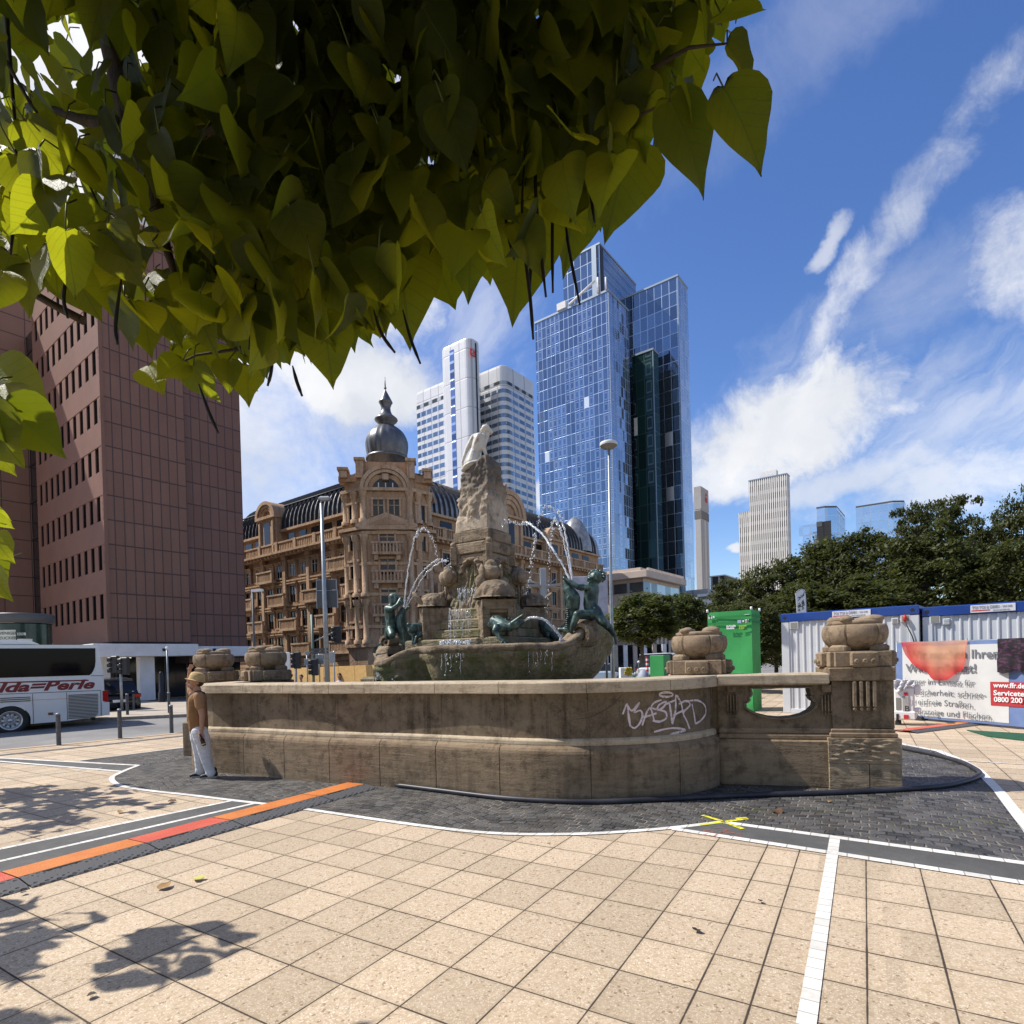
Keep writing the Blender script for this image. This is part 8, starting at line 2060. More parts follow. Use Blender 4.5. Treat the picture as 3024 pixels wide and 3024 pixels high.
body('shirt_sleeve', [c2(mp(345, 545, -.17), 74, mp(362, 690, -.195), 68)], M_SHIRT, man, .01, (), 2); body('shirt_sleeve', [c2(mp(300, 560, .14), 66, mp(225, 480, .21), 58)], M_SHIRT, man, .01, (), 2)
mb = MB(); mb.tube([mp(240, 520, .06), mp(290, 478, -.06), mp(360, 470, -.1), mp(430, 500, -.05), mp(450, 560, .06)], [14 * u] * 5, 8); mb.build('strap', M_BLACK, man)
M_TROU = mat('white_trousers', (.62, .61, .63), .85, n=(5, (.52, .51, .54), .45, .7), bump=(8, 1.0, (1, 1, 2.4)))
tr = [c2(mp(360, 1090, -.08), 118, mp(390, 1200, -.09), 112), c2(mp(330, 1090, .07), 112, mp(330, 1200, .08), 104), c2(mp(395, 1180, -.09), 112, mp(450, 1450, -.1), 86), c2(mp(450, 1450, -.1), 86, mp(525, 1690, -.11), 72), c2(mp(525, 1690, -.11), 74, mp(535, 1730, -.11), 78),
      c2(mp(330, 1180, .09), 104, mp(360, 1440, .1), 84), c2(mp(360, 1440, .1), 82, mp(375, 1680, .11), 72), c2(mp(375, 1680, .11), 74, mp(378, 1715, .11), 78)]
body('trousers', tr, M_TROU, man, .011, (), 2)
M_SHOE = mat('black_shoes', (.015, .015, .018), .5); M_SOLE = mat('pale_sole', (.35, .35, .33), .7)
def foot(xh, yh, xt, yt, d):
    a, b_ = mp(xh, yh, d), mp(xt, yt, d); a.z = .062; b_.z = .04
    o = body('shoe', [(a, .058, a.lerp(b_, .5) + ZV * .004, .05), (a.lerp(b_, .5), .05, b_, .036), (a + ZV * .05, .045, a + ZV * .08, .045)], M_SHOE, man, .009, (), 2)
    mb = MB(); d_ = (b_ - a); d_.z = 0; n = V((-d_.y, d_.x, 0)).normalized() * .045; ring = []
    pts = [a - d_ * .24, a - d_ * .2 + n, a + d_ * .5 + n * 1.1, b_ + n * .85, b_ + d_ * .16, b_ - n * .85, a + d_ * .5 - n * 1.1, a - d_ * .2 - n]
    mb.prism([(p.x, p.y) for p in pts], .007, .03); fixn(mb.build('sole', M_SOLE, o))
foot(590, 1780, 400, 1815, -.11); foot(420, 1745, 240, 1790, .11)
M_STRAW = mat('straw_hat', (.5, .34, .15), .75, n=(40, (.36, .23, .09), .4, .7), n2=(5, (.58, .42, .2), .45, .7), bump=(90, .5))
hc = mp(312, 300); mb = MB()
Rh = Matrix.Rotation(R(14), 3, mx.cross(ZV).normalized() if False else my)
def hat(prof):
    M0 = mb.X; mb.X = Matrix.Translation(hc) @ Rh.to_4x4(); mb.lathe(prof, 28); mb.X = M0
hat([(0, 128 * u), (60 * u, 122 * u), (98 * u, 96 * u), (112 * u, 45 * u), (116 * u, 0), (116 * u, -8 * u)]); ho = mb.build('hat', M_STRAW, man)
mb = MB(); hat([(112 * u, -2 * u), (135 * u, -16 * u), (158 * u, -12 * u), (160 * u, -6 * u), (135 * u, -8 * u), (113 * u, 6 * u)]); mb.build('hat_brim', M_STRAW, ho)
mb = MB(); mb.blob(mp(345, 345), (72 * u, 80 * u, 62 * u), 2, .08, 3, 1); mb.build('hair', M_HAIRD, man)
mb = MB(); mb.tube([mp(390, 1035, -.2) + mx * (36 * u * cos(a * pi / 6)) + my * (36 * u * sin(a * pi / 6)) for a in range(13)], 8 * u, 6); mb.build('wrist_watch', M_GOLD, man)
bt = empty('bottle', tuple(mp(408, 1240, -.25)), 0, 'dark bottle held low in the hand of the man in the straw hat', 'bottle')
mb = MB(); a, b_ = mp(372, 1130, -.235), mp(432, 1290, -.25); d = (b_ - a).normalized(); L_ = (b_ - a).length
mb.X = Matrix.Translation(a) @ d.to_track_quat('Z', 'Y').to_matrix().to_4x4(); mb.lathe([(0, -.02), (.014, -.02), (.014, L_ * .2), (.033, L_ * .42), (.034, L_ * .98), (.028, L_), (0, L_)], 20); mb.build('glass_body', mat('brown_bottle_glass', (.02, .009, .005), .1), bt)
mb = MB(); mb.X = Matrix.Translation(a) @ d.to_track_quat('Z', 'Y').to_matrix().to_4x4(); mb.lathe([(.0348, L_ * .78), (.0348, L_ * .9)], 20); mb.build('label_band', M_GOLD, bt)

def seated(px_, py_, Y, shirt, label, hr=.11, stand=False):
    """small background figure, head at the photo point"""
    h = D(px_, py_, Y); zs = h.z; e = empty('person', (h.x, h.y, 0), 0, label, 'person', 'people beyond the fountain')
    leg = .45 if not stand else zs * .5; hip = V((h.x, h.y, leg + .05 if not stand else zs * .5)); sh = V((h.x, h.y, zs - .27))
    caps = [(h - ZV * .1, .05, sh, .06), (sh + V((-.18, 0, -.05)), .06, sh + V((-.25, -.1, -.32)), .05), (sh + V((-.25, -.1, -.32)), .045, sh + V((-.12, -.3, -.36)), .035), (sh + V((.18, 0, -.05)), .06, sh + V((.26, -.1, -.3)), .05), (sh + V((.26, -.1, -.3)), .045, sh + V((.4, -.25, -.3)), .035)]
    body('body', caps, M_SKIN, e, .02, [(h, (.095, .11, .125)), (h + V((0, -.11, -.02)), (.02, .025, .025))], 1)
    body('shirt', [(sh + V((-.15, 0, -.05)), .095, sh + V((.15, 0, -.05)), .095), (sh - ZV * .1, .17, hip + ZV * .1, .16), (sh + V((.18, 0, -.05)), .075, sh + V((.24, -.06, -.22)), .07), (sh + V((-.18, 0, -.05)), .075, sh + V((-.24, -.06, -.22)), .07)], shirt, e, .022, (), 2)
    if stand: lg = [(hip + V((q * .09, 0, 0)), .1, V((h.x + q * .1, h.y, .06)), .06) for q in (-1, 1)]
    else: lg = [(hip + V((q * .1, 0, 0)), .1, hip + V((q * .12, -.42, 0)), .075) for q in (-1, 1)] + [(hip + V((q * .12, -.42, 0)), .07, V((h.x + q * .12, h.y - .44, .06)), .05) for q in (-1, 1)]
    body('trousers', lg, M_DKGREY, e, .022, (), 1)
    mb = MB(); mb.blob(h + V((0, .02, .035)), (.105, .115, .11), 2, .06, 3, 1); mb.build('hair', M_HAIRD, e)
    if not stand:
        s = empty('bench', (h.x, h.y + .1, 0), 0, 'low bench under the ' + label[:60].rsplit(' ', 1)[0], 'bench', 'benches beyond the fountain')
        mb = MB(); mb.box(h.x - .5, h.y - .25, hip.z - .16, h.x + .5, h.y + .3, hip.z - .1, .01); mb.build('seat', M_DKGREY, s)
        for q in (-.4, .4): mb = MB(); mb.box(h.x + q - .04, h.y - .2, 0, h.x + q + .04, h.y + .25, hip.z - .162); mb.build('leg', M_DKGREY, s)
M_STRIPE = mat('blue_white_shirt', (.5, .53, .68), .85, n=(14, (.25, .28, .5), .5, .6)); 
seated(1002, 1996, 27, M_STRIPE, 'person in a pale blue shirt sitting just right of the street lamp mast')
seated(963, 2006, 26.5, M_STRIPE, 'person in a striped shirt half hidden by the street lamp mast')
seated(889, 2000, 28, mat('dark_top', (.05, .05, .06), .85), 'person with dark hair behind the low black car')
seated(1988, 1976, 30, mat('pink_top', (.6, .3, .28), .85), 'person in a pink top close to the urn before the green tent')
# ================================================================== TREES
def foliage_mat(name, c_dark, c_light, trans, tfac=.35):
    m, t, b = principled(name); g = t.n('ShaderNodeNewGeometry'); oc = t.n('ShaderNodeTexCoord').outputs['Object']
    rnd = g.outputs['Random Per Island']; n = t.noise(oc, .5, 3)
    c = t.mix(t.m('ADD', t.m('MULTIPLY', rnd, .6), t.m('MULTIPLY', t.rng(n, .3, .7), .4)), tuple(c_dark) + (1,), tuple(c_light) + (1,))
    t.L.new(c, b.inputs['Base Color']); b.inputs['Roughness'].default_value = .55; b.inputs['Specular IOR Level'].default_value = .3
    tl = t.n('ShaderNodeBsdfTranslucent'); t.L.new(t.mix(.5, c, tuple(trans) + (1,)), tl.inputs[0])
    mx_ = t.n('ShaderNodeMixShader'); mx_.inputs[0].default_value = tfac; t.L.new(b.outputs[0], mx_.inputs[1]); t.L.new(tl.outputs[0], mx_.inputs[2])
    t.L.new(mx_.outputs[0], t.N['Material Output'].inputs[0]); return m
M_FOL = foliage_mat('park_foliage', (.028, .036, .010), (.085, .092, .026), (.14, .17, .03))
M_FOL2 = foliage_mat('plaza_tree_foliage', (.035, .05, .011), (.10, .115, .028), (.15, .18, .03))
M_BARK = mat('grey_brown_bark', (.09, .07, .055), .9, n=(6, (.05, .04, .032), .4, .7), bump=(14, 1.0, (1, 1, .3)))
def crown_mesh(name, seed, n_cl, per, leaf, flat=.45, shape=None):
    """clumps of leaf faces spread through the volume of the crown (unit sphere, base at z=-1)"""
    rnd = random.Random(seed); vs = []; fs = []
    for c in range(n_cl):
        while True:
            p = V((rnd.uniform(-1, 1), rnd.uniform(-1, 1), rnd.uniform(-1, 1)))
            if .35 < p.length < 1: break
        if rnd.random() < .75: p = p.normalized() * rnd.uniform(.72, 1.02)
        p *= 1 + .22 * mnoise.noise(p * 1.7 + V((seed, 0, 0)))
        if shape: p = shape(p)
        r = rnd.uniform(.10, .24)
        for k in range(per):
            o = V((rnd.gauss(0, 1), rnd.gauss(0, 1), rnd.gauss(0, flat))) * (r * .55); q = p + o
            nrm = (V((rnd.gauss(0, .5), rnd.gauss(0, .5), 1)) + o * 1.2).normalized(); a = nrm.orthogonal().normalized(); a.rotate(Matrix.Rotation(rnd.uniform(0, 6.28), 3, nrm)); b_ = nrm.cross(a)
            s = leaf * rnd.uniform(.6, 1.3); i = len(vs)
            vs += [q - a * s, q + b_ * s * .55 - nrm * s * .1, q + a * s * 1.1 - nrm * s * .25, q - b_ * s * .55 - nrm * s * .1]; fs.append((i, i + 1, i + 2, i + 3))
    me = bpy.data.meshes.new(name); me.from_pydata([tuple(p) for p in vs], [], fs); return me
def trunk_mesh(name, seed, bare=.35):
    rnd = random.Random(seed); mb = MB(); mb.tube([(0, 0, -1 - bare * 2), (.01, .01, -1), (.0, .02, -.4), (.02, 0, .2), (0, 0, .7)], [.06, .05, .042, .028, .01], 10)
    for k in range(16):
        z = rnd.uniform(-.9, .5); a = rnd.uniform(0, 6.28); L_ = rnd.uniform(.5, .95) * (1 - abs(z) * .4); d = V((cos(a), sin(a), rnd.uniform(.15, .7)))
        mb.tube([V((0, 0, z)), V((0, 0, z)) + d * L_ * .5 + V((0, 0, .03)), V((0, 0, z)) + d * L_], [.022, .014, .005], 6)
    me = bpy.data.meshes.new(name); me.from_pydata(mb.v, [], mb.f); me.materials.append(M_BARK); me.polygons.foreach_set('use_smooth', mb.sm); return me
def tree(c, r, crown, trunk, rz, label, group, m=None):
    """crown centre c, radii r"""
    e = empty('tree', (c.x, c.y, 0), rz, label, 'tree', group); _MW.pop(e.name, None)
    for nm, me in (('crown', crown), ('trunk', trunk)):
        o = bpy.data.objects.new(nm, me); COL.objects.link(o); o.parent = e; o.location = (0, 0, c.z); o.scale = r
    return e
CR = []
for k in range(4):
    me = crown_mesh('crown', 11 + k, 260, 84, .04, .38); me.materials.append(M_FOL); CR.append(me)
def cone(p): k = .25 + .75 * (1 - (p.z + 1) / 2); return V((p.x * k, p.y * k, p.z))
CRC = crown_mesh('crown', 31, 220, 80, .04, .3, cone); CRC.materials.append(M_FOL)
def opens(p): return V((p.x * (1 + .25 * sin(p.z * 9)), p.y * (1 + .25 * sin(p.z * 9 + 1)), p.z))
CRO = crown_mesh('crown', 41, 150, 84, .042, .25, opens); CRO.materials.append(M_FOL)
CRP = []
for k in range(2):
    me = crown_mesh('crown', 61 + k, 210, 80, .055, .6); me.materials.append(M_FOL2); CRP.append(me)
TRK = [trunk_mesh('trunk', 3), trunk_mesh('trunk', 5)]
def park(pxc, ytop, Y, wpx, mesh, lab, zbot=1.0, grp='trees of the park behind the containers'):
    zt = ZA(pxc, ytop, Y); c = D(pxc, 1900, Y); r = wpx * Y / FPX / 2; c.z = (zt + zbot) / 2; rz_ = (zt - zbot) / 2
    k = random.random()
    return tree(c, (r, r * .9, rz_ * .97), mesh, TRK[int(k * 2)], k * 6.28, lab, grp)
random.seed(12)
park(2182, 1700, 40, 190, CR[1], 'light green bushy tree at the left end of the park, next to the grey tower')
park(2290, 1655, 36, 240, CR[0], 'round dark tree below the striped tower')
park(2440, 1590, 36, 280, CR[2], 'broad dark tree below the left mirror glass tower')
park(2570, 1552, 34, 260, CR[3], 'broad dark tree below the wide mirror glass tower')
park(2700, 1468, 33, 150, CRO, 'tall layered tree with sky showing between its upper branches')
park(2810, 1440, 33, 190, CRO, 'tallest layered tree of the park group')
park(2740, 1560, 29, 320, CR[1], 'dense dark tree in front of the tall layered ones')
park(2900, 1535, 31, 190, CRC, 'pointed conifer left of the picture edge')
park(2945, 1518, 35, 120, CRC, 'slim pointed conifer behind the others near the picture edge')
park(3030, 1440, 31, 190, CR[0], 'tall dark tree cut by the right picture edge')
park(2990, 1590, 27, 260, CR[3], 'dark bushy tree above the right container')
park(2380, 1720, 30, 300, CR[2], 'bushy tree behind the green cabin and the feather flag')
park(2560, 1700, 28, 330, CR[0], 'bushy tree directly above the left container')
park(2235, 1770, 27, 190, CR[3], 'bushy tree just right of the green cabin')
park(2130, 1790, 33, 150, CR[2], 'small bushy tree left of the green cabin')
park(1895, 1748, 25, 205, CRP[0], 'green plaza tree with a rounded crown beside the right end of the basin', 2.3, 'trees on the plaza')
park(2025, 1752, 29, 135, CRP[1], 'smaller plaza tree behind the urn and the green cabin', 2.4, 'trees on the plaza')
park(2070, 1830, 31, 110, CRP[0], 'low plaza tree between the urn and the green cabin', 1.8, 'trees on the plaza')

# ---------------------------------------------------------------- the catalpa overhead
def catalpa_mat():
    m, t, b = principled('catalpa_leaf'); uv = t.n('ShaderNodeUVMap').outputs[0]; s = t.sep(uv); g = t.n('ShaderNodeNewGeometry'); rnd = g.outputs['Random Per Island']
    x = t.m('ABSOLUTE', t.m('SUBTRACT', s[0], .5)); y = s[1]
    mid = t.rng(x, .006, .016, 1, 0)
    # side veins rise from the midrib
    v = t.m('FRACT', t.m('MULTIPLY', t.m('SUBTRACT', y, t.m('MULTIPLY', x, .9)), 6.5)); dv = t.m('MINIMUM', v, t.m('SUBTRACT', 1.0, v))
    vein = t.m('MAXIMUM', mid, t.m('MULTIPLY', t.rng(dv, .02, .07, 1, 0), .75))
    vo = t.n('ShaderNodeTexVoronoi'); vo.feature = 'DISTANCE_TO_EDGE'; vo.inputs['Scale'].default_value = 22; t.L.new(uv, vo.inputs['Vector'])
    net = t.rng(vo.outputs['Distance'], .01, .06, 1, 0); veins = t.m('MAXIMUM', vein, t.m('MULTIPLY', net, .35))
    c = t.mix(rnd, (.013, .027, .004, 1), (.033, .048, .008, 1)); c = t.mix(t.rng(t.noise(uv, 5, 4), .45, .75, 0, .4), c, (.09, .1, .02, 1))
    c = t.mix(t.m('MULTIPLY', veins, .35), c, (.12, .15, .05, 1))
    t.L.new(c, b.inputs['Base Color']); b.inputs['Roughness'].default_value = .5; b.inputs['Specular IOR Level'].default_value = .25
    tl = t.n('ShaderNodeBsdfTranslucent'); tc_ = t.mix(rnd, (.30, .36, .01, 1), (.62, .64, .02, 1)); tc_ = t.mix(t.m('MULTIPLY', veins, .6), tc_, (.2, .25, .02, 1)); t.L.new(tc_, tl.inputs[0])
    bp = t.n('ShaderNodeBump'); bp.inputs['Strength'].default_value = .5; bp.inputs['Distance'].default_value = .006; t.L.new(veins, bp.inputs['Height']); t.L.new(bp.outputs[0], b.inputs['Normal'])
    mx_ = t.n('ShaderNodeMixShader'); mx_.inputs[0].default_value = .42; t.L.new(b.outputs[0], mx_.inputs[1]); t.L.new(tl.outputs[0], mx_.inputs[2]); t.L.new(mx_.outputs[0], t.N['Material Output'].inputs[0]); return m
M_CAT = catalpa_mat()
HALF = [(0.0, .0), (.18, -.05), (.36, .02), (.47, .14), (.5, .28), (.47, .42), (.40, .55), (.29, .69), (.17, .82), (.07, .93), (0.0, 1.06)]
class LeafMesh:
    def __init__(s): s.v = []; s.f = []; s.uv = []
    def leaf(s, base, tip_dir, nrm, L, rnd, detail=True):
        t = V(tip_dir).normalized(); n = V(nrm); n = n - t * n.dot(t)
        if n.length < 1e-3: n = t.orthogonal()
        n.normalize(); a = t.cross(n)
        fold = rnd.uniform(.05, .38); curl = rnd.uniform(-.12, .34); tw = rnd.uniform(-.3, .3); wv = rnd.uniform(0, 6.28); wid = rnd.uniform(.82, 1.05); wa = rnd.uniform(.01, .045)
        prof = HALF if detail else HALF[::2]; rows = []
        for w, y in prof:
            yy = max(y, 0); row = []
            for k, f in enumerate((-1, -.5, 0, .5, 1) if detail else (-1, 0, 1)):
                x = w * f * wid; zz = abs(x) * fold - curl * yy * yy + tw * x * yy + wa * sin(wv + yy * 9 + x * 7) * (abs(f) ** .5)
                yo = y if abs(f) > .4 else max(y, .0) * 1.0
                row.append((base + t * (yo * L) + a * (x * L) + n * (zz * L), (.5 + x * .9, y)))
            rows.append(row)
        k0 = len(s.v); m_ = len(rows[0])
        for r in rows:
            for p, uv in r: s.v.append(tuple(p))
        for i in range(len(rows) - 1):
            for j in range(m_ - 1):
                q = (k0 + i * m_ + j, k0 + i * m_ + j + 1, k0 + (i + 1) * m_ + j + 1, k0 + (i + 1) * m_ + j); s.f.append(q)
                s.uv += [rows[i][j][1], rows[i][j + 1][1], rows[i + 1][j + 1][1], rows[i + 1][j][1]]
    def build(s, name, m, parent=None):
        me = bpy.data.meshes.new(name); me.from_pydata(s.v, [], s.f); me.materials.append(m); me.polygons.foreach_set('use_smooth', [True] * len(s.f))
        uvl = me.uv_layers.new(name='UVMap'); uvl.data.foreach_set('uv', [c for q in s.uv for c in q]); return link_obj(name, me, parent)
def inside(p, poly):
    x, y = p; c = False; j = len(poly) - 1
    for i in range(len(poly)):
        if (poly[i][1] > y) != (poly[j][1] > y) and x < (poly[j][0] - poly[i][0]) * (y - poly[i][1]) / (poly[j][1] - poly[i][1]) + poly[i][0]: c = not c
        j = i
    return c
w_ = lambda pts: [(x * 1.5652, y * 1.5652) for x, y in pts]
CT = empty('catalpa_tree', (-3.2, -1.5, 0), 0, 'large catalpa tree spreading over the view with big heart shaped leaves and long pods', 'tree')
ZONE = w_([(-120, -260), (-120, 500), (30, 520), (120, 470), (190, 560), (260, 620), (330, 610), (420, 640), (560, 640), (620, 600), (700, 600), (760, 540), (800, 420), (900, 470), (1010, 420), (1090, 380), (1180, 330), (1200, 250), (1240, 230), (1300, 120), (1330, 40), (1380, -20), (1390, -260)])
LIM = w_([(-200, -400), (-200, 560), (60, 600), (130, 580), (200, 630), (290, 640), (380, 690), (480, 720), (560, 690), (640, 690), (710, 640), (780, 620), (800, 470), (880, 530), (960, 560), (1060, 500), (1105, 450), (1180, 420), (1225, 290), (1345, 330), (1440, 290), (1440, 160), (1345, 100), (1440, 90), (1440, -400)])
rnd = random.Random(77); LM = LeafMesh(); stems = []
# hand placed leaves along the lower edge: stem (w px), tip (w px), distance
EDGE = [((1365, 165), (1452, 318), 1.9), ((1262, 185), (1352, 352), 1.95), ((1360, 25), (1446, 22), 2.0), ((1372, 85), (1440, 158), 2.0), ((1185, 262), (1158, 430), 2.1), ((1130, 270), (1112, 425), 2.2), ((1085, 330), (1078, 495), 2.4), ((985, 415), (966, 570), 2.3), ((895, 400), (880, 545), 2.3), ((820, 482), (860, 592), 2.5), ((745, 450), (782, 630), 2.3), ((690, 520), (705, 650), 2.4), ((610, 590), (626, 732), 2.2), ((665, 460), (700, 600), 2.2), ((560, 545), (545, 665), 2.6), ((500, 580), (515, 690), 2.5), ((235, 560), (232, 660), 2.1), ((275, 575), (272, 660), 2.3), ((300, 560), (340, 655), 2.4), ((215, 500), (205, 585), 2.3), ((420, 560), (430, 650), 2.4), ((350, 520), (380, 650), 2.3), ((470, 470), (455, 620), 2.3),
        ((280, 690), (300, 735), 2.6), ((345, 680), (295, 722), 2.5), ((365, 690), (405, 760), 2.5), ((430, 680), (428, 735), 2.5), ((470, 690), (462, 755), 2.6), ((480, 650), (505, 720), 2.6), ((395, 650), (370, 740), 2.7), ((350, 665), (338, 720), 2.8), ((440, 700), (485, 735), 2.8),
        ((125, 490), (175, 590), 2.4), ((60, 500), (50, 600), 2.4), ((160, 420), (190, 520), 2.5), ((20, 480), (-20, 590), 2.4), ((95, 440), (100, 540), 2.6),
        ((-20, 715), (95, 775), 2.3), ((-15, 735), (60, 800), 2.2), ((10, 760), (128, 868), 2.1), ((-30, 780), (20, 875), 2.1), ((-25, 830), (30, 900), 2.1), ((-40, 700), (40, 745), 2.4), ((-20, 810), (50, 850), 2.5),
        ((-15, 970), (28, 1000), 2.6), ((-12, 1010), (12, 1060), 2.6), ((-25, 1040), (18, 1090), 2.6), ((-12, 1080), (8, 1130), 2.6), ((-20, 960), (20, 985), 2.8),
        ((345, 430), (265, 400), 2.0), ((305, 300), (345, 345), 2.0), ((300, 250), (330, 335), 1.9), ((375, 285), (430, 300), 2.0), ((545, 390), (600, 510), 1.9), ((300, 470), (390, 395), 1.8), ((400, 470), (330, 400), 1.85), ((440, 300), (460, 390), 2.0), ((520, 300), (560, 400), 2.1)]
for (sx, sy), (tx, ty), Y in EDGE:
    a, b_ = D(sx * 1.5652, sy * 1.5652, Y), D(tx * 1.5652, ty * 1.5652, Y + rnd.uniform(-.12, .12)); d = b_ - a
    nr = (V((0, -1, 0)) + V((rnd.gauss(0, .25), rnd.gauss(0, .2), rnd.gauss(.1, .25)))).normalized()
    LM.leaf(a, d, nr, d.length / 1.06, rnd); stems.append((a, d.normalized()))
def hidden(p): q = PR(p); return q[1] < -(650 / max(.5, p.y)) - 60 or q[0] < -80 - 350 / max(.5, p.y) or p.y < .2
def opened(p): q = p - SDIR * ((p.z - 3) / SDIR.z); return q.x > -.75 or q.y < -.5 or rnd.random() < .008
def noshade(p): s = p - SDIR * (p.z / SDIR.z); return s.y < 2.9 - .1 * s.x + .08 * mnoise.noise(s)
n = 0; tries = 0
while n < 2100 and tries < 90000:
    tries += 1; px_, py_ = rnd.uniform(-200, 2250), rnd.uniform(-380, 1050)
    if not inside((px_, py_), ZONE): continue
    Y = 1.9 + 3.3 * rnd.random() ** .85
    a = D(px_, py_, Y)
    if not noshade(a) or (px_ < 560 and rnd.random() < .68): continue; L_ = rnd.uniform(.17, .27) if rnd.random() > .15 else rnd.uniform(.10, .16)
    if a.z < 2.35: continue
    d = V((rnd.gauss(.12, .42), rnd.gauss(-.1, .42), -1)).normalized()
    tp_ = PR(a + d * L_)
    if not inside(tp_, LIM): continue
    nr = V((rnd.gauss(0, .7), rnd.gauss(-.55, .6), rnd.gauss(.45, .4))).normalized()
    LM.leaf(a, d, nr, L_, rnd); n += 1
    if rnd.random() < .6: stems.append((a, d))
LM.build('crown', M_CAT, CT)
# unseen upper and outer crown, thickened to shade the lower leaves and dapple the paving
LU = LeafMesh()
def upper(n, box, cond):
    k = 0
    while k < n:
        p = V([rnd.uniform(*b_) for b_ in box])
        if not cond(p): continue
        d = V((rnd.gauss(0, .5), rnd.gauss(0, .5), -.8)).normalized(); LU.leaf(p, d, V((rnd.gauss(0, .5), rnd.gauss(0, .5), 1)), rnd.uniform(.24, .38), rnd, False); k += 1
upper(5200, ((-5.5, 3.4), (-1.0, 5.2), (4.0, 7.4)), lambda p: hidden(p) and noshade(p) and opened(p))
upper(3000, ((-6.5, 5.0), (-7, -.6), (3.4, 6)), lambda p: (p - V((0, 0, p.z))).length > 1)
LU.build('unseen_upper_crown', M_CAT, CT)
LS = LeafMesh()
def dapple(cx_, cy_, rx, ry, n, zc, prob=1.0):
    for k in range(n):
        a = rnd.uniform(0, 6.28); r = rnd.random() ** .5; g_ = V((cx_ + rx * r * cos(a), cy_ + ry * r * sin(a), 0))
        if mnoise.noise(g_ * 1.6) < -.12: continue
        z = zc + rnd.uniform(-.6, .9); p = g_ + SDIR * (z / SDIR.z)
        if not hidden(p): continue
        LS.leaf(p, V((rnd.gauss(0, .4), rnd.gauss(0, .4), -.6)), V((rnd.gauss(0, .4), rnd.gauss(0, .4), 1)), rnd.uniform(.2, .3), rnd, False)
dapple(-2.95, 4.0, .75, .35, 90, 3.3); dapple(-2.35, 3.75, .55, .55, 70, 3.4); dapple(-2.9, 3.35, .8, .3, 70, 3.3); dapple(-4.0, 4.3, .8, .5, 90, 3.4); dapple(-.98, 3.1, .16, .14, 8, 2.6); dapple(-.75, 3.12, .12, .1, 5, 2.6)
CT2 = empty('catalpa_tree', (-11, 9.5, 0), 0, 'second catalpa tree beyond the left edge, throwing leafy shadow on the paving', 'tree')
LS.build('outer_crown', M_CAT, CT); LS = LeafMesh()
dapple(-7.2, 9.1, 1.5, .55, 210, 3.6); dapple(-5.6, 8.0, .85, .55, 100, 3.6); dapple(-6.3, 7.2, 1.0, .8, 190, 3.6); dapple(-7.6, 8.2, 1.5, .9, 250, 3.8); dapple(-5.0, 5.0, .3, .2, 20, 3.4)
LS.build('crown', M_CAT, CT2)
mb = MB(); mb.tube([(-11, 9.5, 0), (-10.9, 9.5, 1.6), (-10.4, 9.4, 3.2), (-9.4, 9.2, 4.2)], [.2, .16, .1, .03], 10); mb.build('trunk', M_BARK, CT2)
# limbs and twigs
M_LIMB = mat('dark_limb_bark', (.07, .052, .04), .9, n=(9, (.04, .03, .024), .4, .7), bump=(20, 1.0, (1, 1, .4)))
mb = MB(); mb.tube([(-3.2, -1.5, 0), (-3.15, -1.45, 1.2), (-3.0, -1.2, 2.4), (-2.6, -.6, 3.6), (-2.1, .4, 4.6), (-1.75, 1.4, 4.7)], [.2, .17, .15, .13, .1, .085], 14); mb.build('trunk', M_LIMB, CT)
wq = lambda x, y, Y: D(x * 1.5652, y * 1.5652, Y)
def limb(pts, r, nm='branch'): mb = MB(); mb.tube([wq(*p) if not isinstance(p, V) else p for p in pts], r, 10); return mb.build(nm, M_LIMB, CT)
limb([V((-1.75, 1.4, 4.7)), (195, -60, 2.8), (215, 60, 2.7), (235, 160, 2.65), (262, 270, 2.6), (285, 340, 2.5), (300, 420, 2.5), (330, 520, 2.5)], [.085, .075, .07, .062, .055, .04, .025, .012])
limb([(240, 250, 2.62), (330, 262, 2.5), (430, 250, 2.35), (500, 218, 2.3), (570, 190, 2.3), (620, 140, 2.3), (690, 112, 2.35), (760, 102, 2.4), (840, 110, 2.5), (920, 130, 2.6)], [.04, .034, .03, .027, .026, .024, .021, .018, .015, .008])
limb([(240, 240, 2.62), (190, 235, 2.7), (150, 225, 2.8), (95, 205, 2.9), (40, 160, 3.0)], [.04, .03, .022, .016, .01])
limb([(0, 480, 2.6), (40, 540, 2.5), (100, 575, 2.5), (157, 605, 2.5)], [.014, .016, .016, .018])
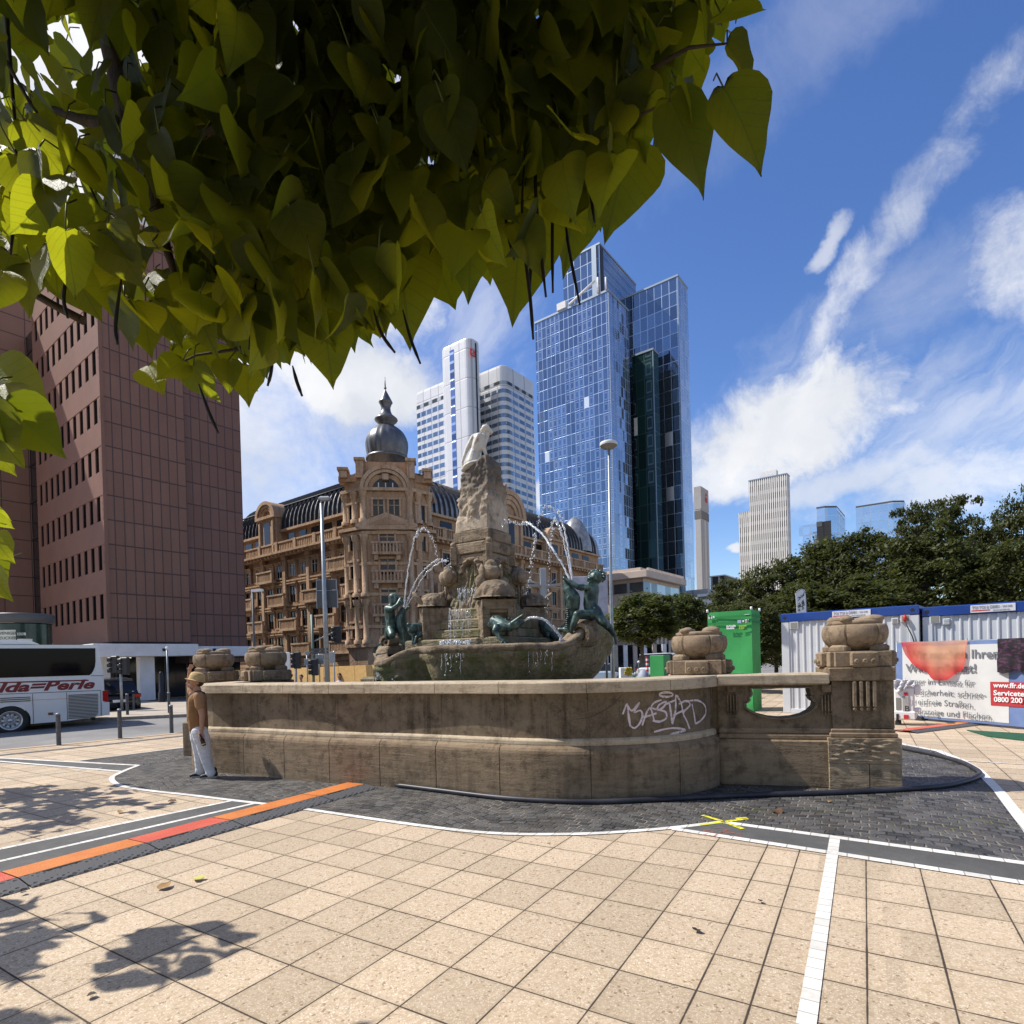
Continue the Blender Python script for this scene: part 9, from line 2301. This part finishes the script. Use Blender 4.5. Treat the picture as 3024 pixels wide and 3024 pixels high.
for pts in ([(290, 20, 2.4), (330, 120, 2.35), (400, 180, 2.3), (480, 280, 2.3), (520, 360, 2.3)], [(400, 60, 2.5), (440, 180, 2.4), (500, 260, 2.3), (560, 290, 2.25)], [(470, 0, 2.3), (520, 120, 2.3), (600, 180, 2.3)], [(-20, 60, 2.6), (60, 200, 2.5), (160, 330, 2.4), (210, 440, 2.4)], [(10, 0, 2.7), (30, 250, 2.6), (25, 420, 2.6)], [(840, 0, 2.3), (880, 60, 2.3), (930, 140, 2.3)], [(930, 130, 2.6), (1000, 80, 2.3), (1060, 20, 2.2), (1090, -20, 2.2)], [(930, 135, 2.6), (1010, 200, 2.4), (1090, 270, 2.3)], [(1090, 280, 2.3), (1180, 230, 2.1), (1265, 190, 1.95)], [(1230, 130, 2.1), (1300, 90, 2.0), (1372, 82, 2.0)], [(560, 190, 2.3), (545, 330, 2.3), (530, 480, 2.3), (520, 600, 2.4)], [(500, 640, 2.6), (440, 660, 2.6), (370, 670, 2.6), (330, 690, 2.6)], [(600, 180, 2.3), (680, 300, 2.4), (720, 420, 2.4)], [(-40, 690, 2.4), (0, 720, 2.3), (30, 770, 2.2)], [(760, 470, 2.4), (800, 480, 2.5), (822, 482, 2.5)], [(870, 260, 2.4), (930, 330, 2.4), (985, 400, 2.35)]):
    limb(pts, [.009 - .006 * k / (len(pts) - 1) for k in range(len(pts))], 'twig')
mb = MB()
for a, d in stems:
    back = V((rnd.gauss(0, .3), rnd.gauss(.3, .3), rnd.uniform(.6, 1.2))).normalized(); L_ = rnd.uniform(.08, .16)
    mb.tube([a, a - d * .02 + back * L_ * .5, a + back * L_ + V((0, .03, 0))], [.0028, .0026, .003], 5)
mb.build('leaf_stalks', mat('green_leaf_stalk', (.09, .11, .03), .6), CT)['kind'] = 'stuff'
M_POD = mat('dark_seed_pod', (.012, .009, .006), .6)
PODS = [((1052, 255), (1055, 330), (1072, 460), (1094, 575)), ((990, 290), (985, 420), (1000, 560), (1006, 640)), ((1018, 250), (1010, 340), (1018, 450), (1030, 560)), ((1045, 280), (1042, 440), (1043, 552)), ((1015, 395), (1003, 470), (1000, 552)), ((865, 370), (880, 400), (892, 438)), ((950, 320), (955, 420), (970, 490)), ((1060, 270), (1062, 340), (1065, 398)), ((975, 260), (970, 340), (972, 410)), ((705, 585), (720, 630), (745, 665)), ((760, 585), (775, 640), (793, 686)), ((375, 725), (395, 780), (412, 817)), ((552, 690), (560, 720), (570, 747)), ((515, 660), (512, 700), (505, 728)), ((490, 480), (478, 580), (470, 660)), ((900, 330), (905, 400), (902, 450)), ((670, 0), (660, 90), (640, 190), (600, 270), (560, 290)), ((30, 250), (28, 380), (20, 480)), ((130, 500), (120, 560), (128, 600)), ((930, 345), (925, 390), (920, 430)), ((1105, 280), (1112, 350), (1122, 420)), ((640, 200), (655, 120), (660, 40), (655, -20)), ((230, 520), (218, 610), (222, 650))]
for k, pts in enumerate(PODS):
    Y = rnd.uniform(2.0, 2.35); mb = MB(); n_ = len(pts); P_ = smoothp([(x, y) for x, y in pts], 4); mb.tube([wq(p.x, p.y, Y) for p in P_], [.0022 + .0042 * min(1, 3 * i / len(P_)) * (1 if i < len(P_) - 2 else .5) for i in range(len(P_))], 7); mb.build('seed_pod', M_POD, CT)
# fallen leaves and litter
M_FALL = {c: mat('fallen_leaf_' + c, v, .7) for c, v in (('yellow', (.45, .42, .1)), ('tan', (.3, .17, .06)), ('brown', (.09, .045, .02)), ('dark', (.04, .028, .018)))}
z1_ = lambda x, y: (x * .5176, 2100 + y * .5176)
for (pt, L_, c, lab) in ((z1_(1150, 970), .1, 'yellow', 'pale yellow fallen leaf on the slabs below the cable ramps'), (z1_(915, 1025), .12, 'tan', 'tan curled fallen leaf left of the pale yellow one'), (z1_(960, 523), .11, 'brown', 'brown fallen leaf near the shadow edge on the slabs behind the ramps'), (z1_(700, 577), .1, 'tan', 'small tan leaf beside the dark slab band'), (z3(665, 512), .14, 'brown', 'reddish brown leaf on the setts behind the yellow cross'), (z3(270, 1130), .06, 'dark', 'dark crumpled leaf in the middle of the front slabs'), (z3(595, 978), .04, 'dark', 'tiny dark scrap on the slabs left of the white strip'), (z3(945, 463), .05, 'tan', 'pale scrap on the setts in front of the hose'), (z1_(500, 1640), .05, 'dark', 'thin dark scrap in the leaf shadow at the lower left'), (z1_(1040, 470), .05, 'tan', 'pale scrap on the setts near the man'), (z1_(150, 1043), .05, 'dark', 'dark scrap just below the left ramp end')):
    p = G(*pt); lm = LeafMesh(); a = rnd.uniform(0, 6.28); lm.leaf(p + ZV * .02, V((cos(a), sin(a), .08)), V((0, 0, 1)), L_, rnd); tag(lm.build('fallen_leaf', M_FALL[c]), lab, 'leaf', 'leaves fallen on the ground')
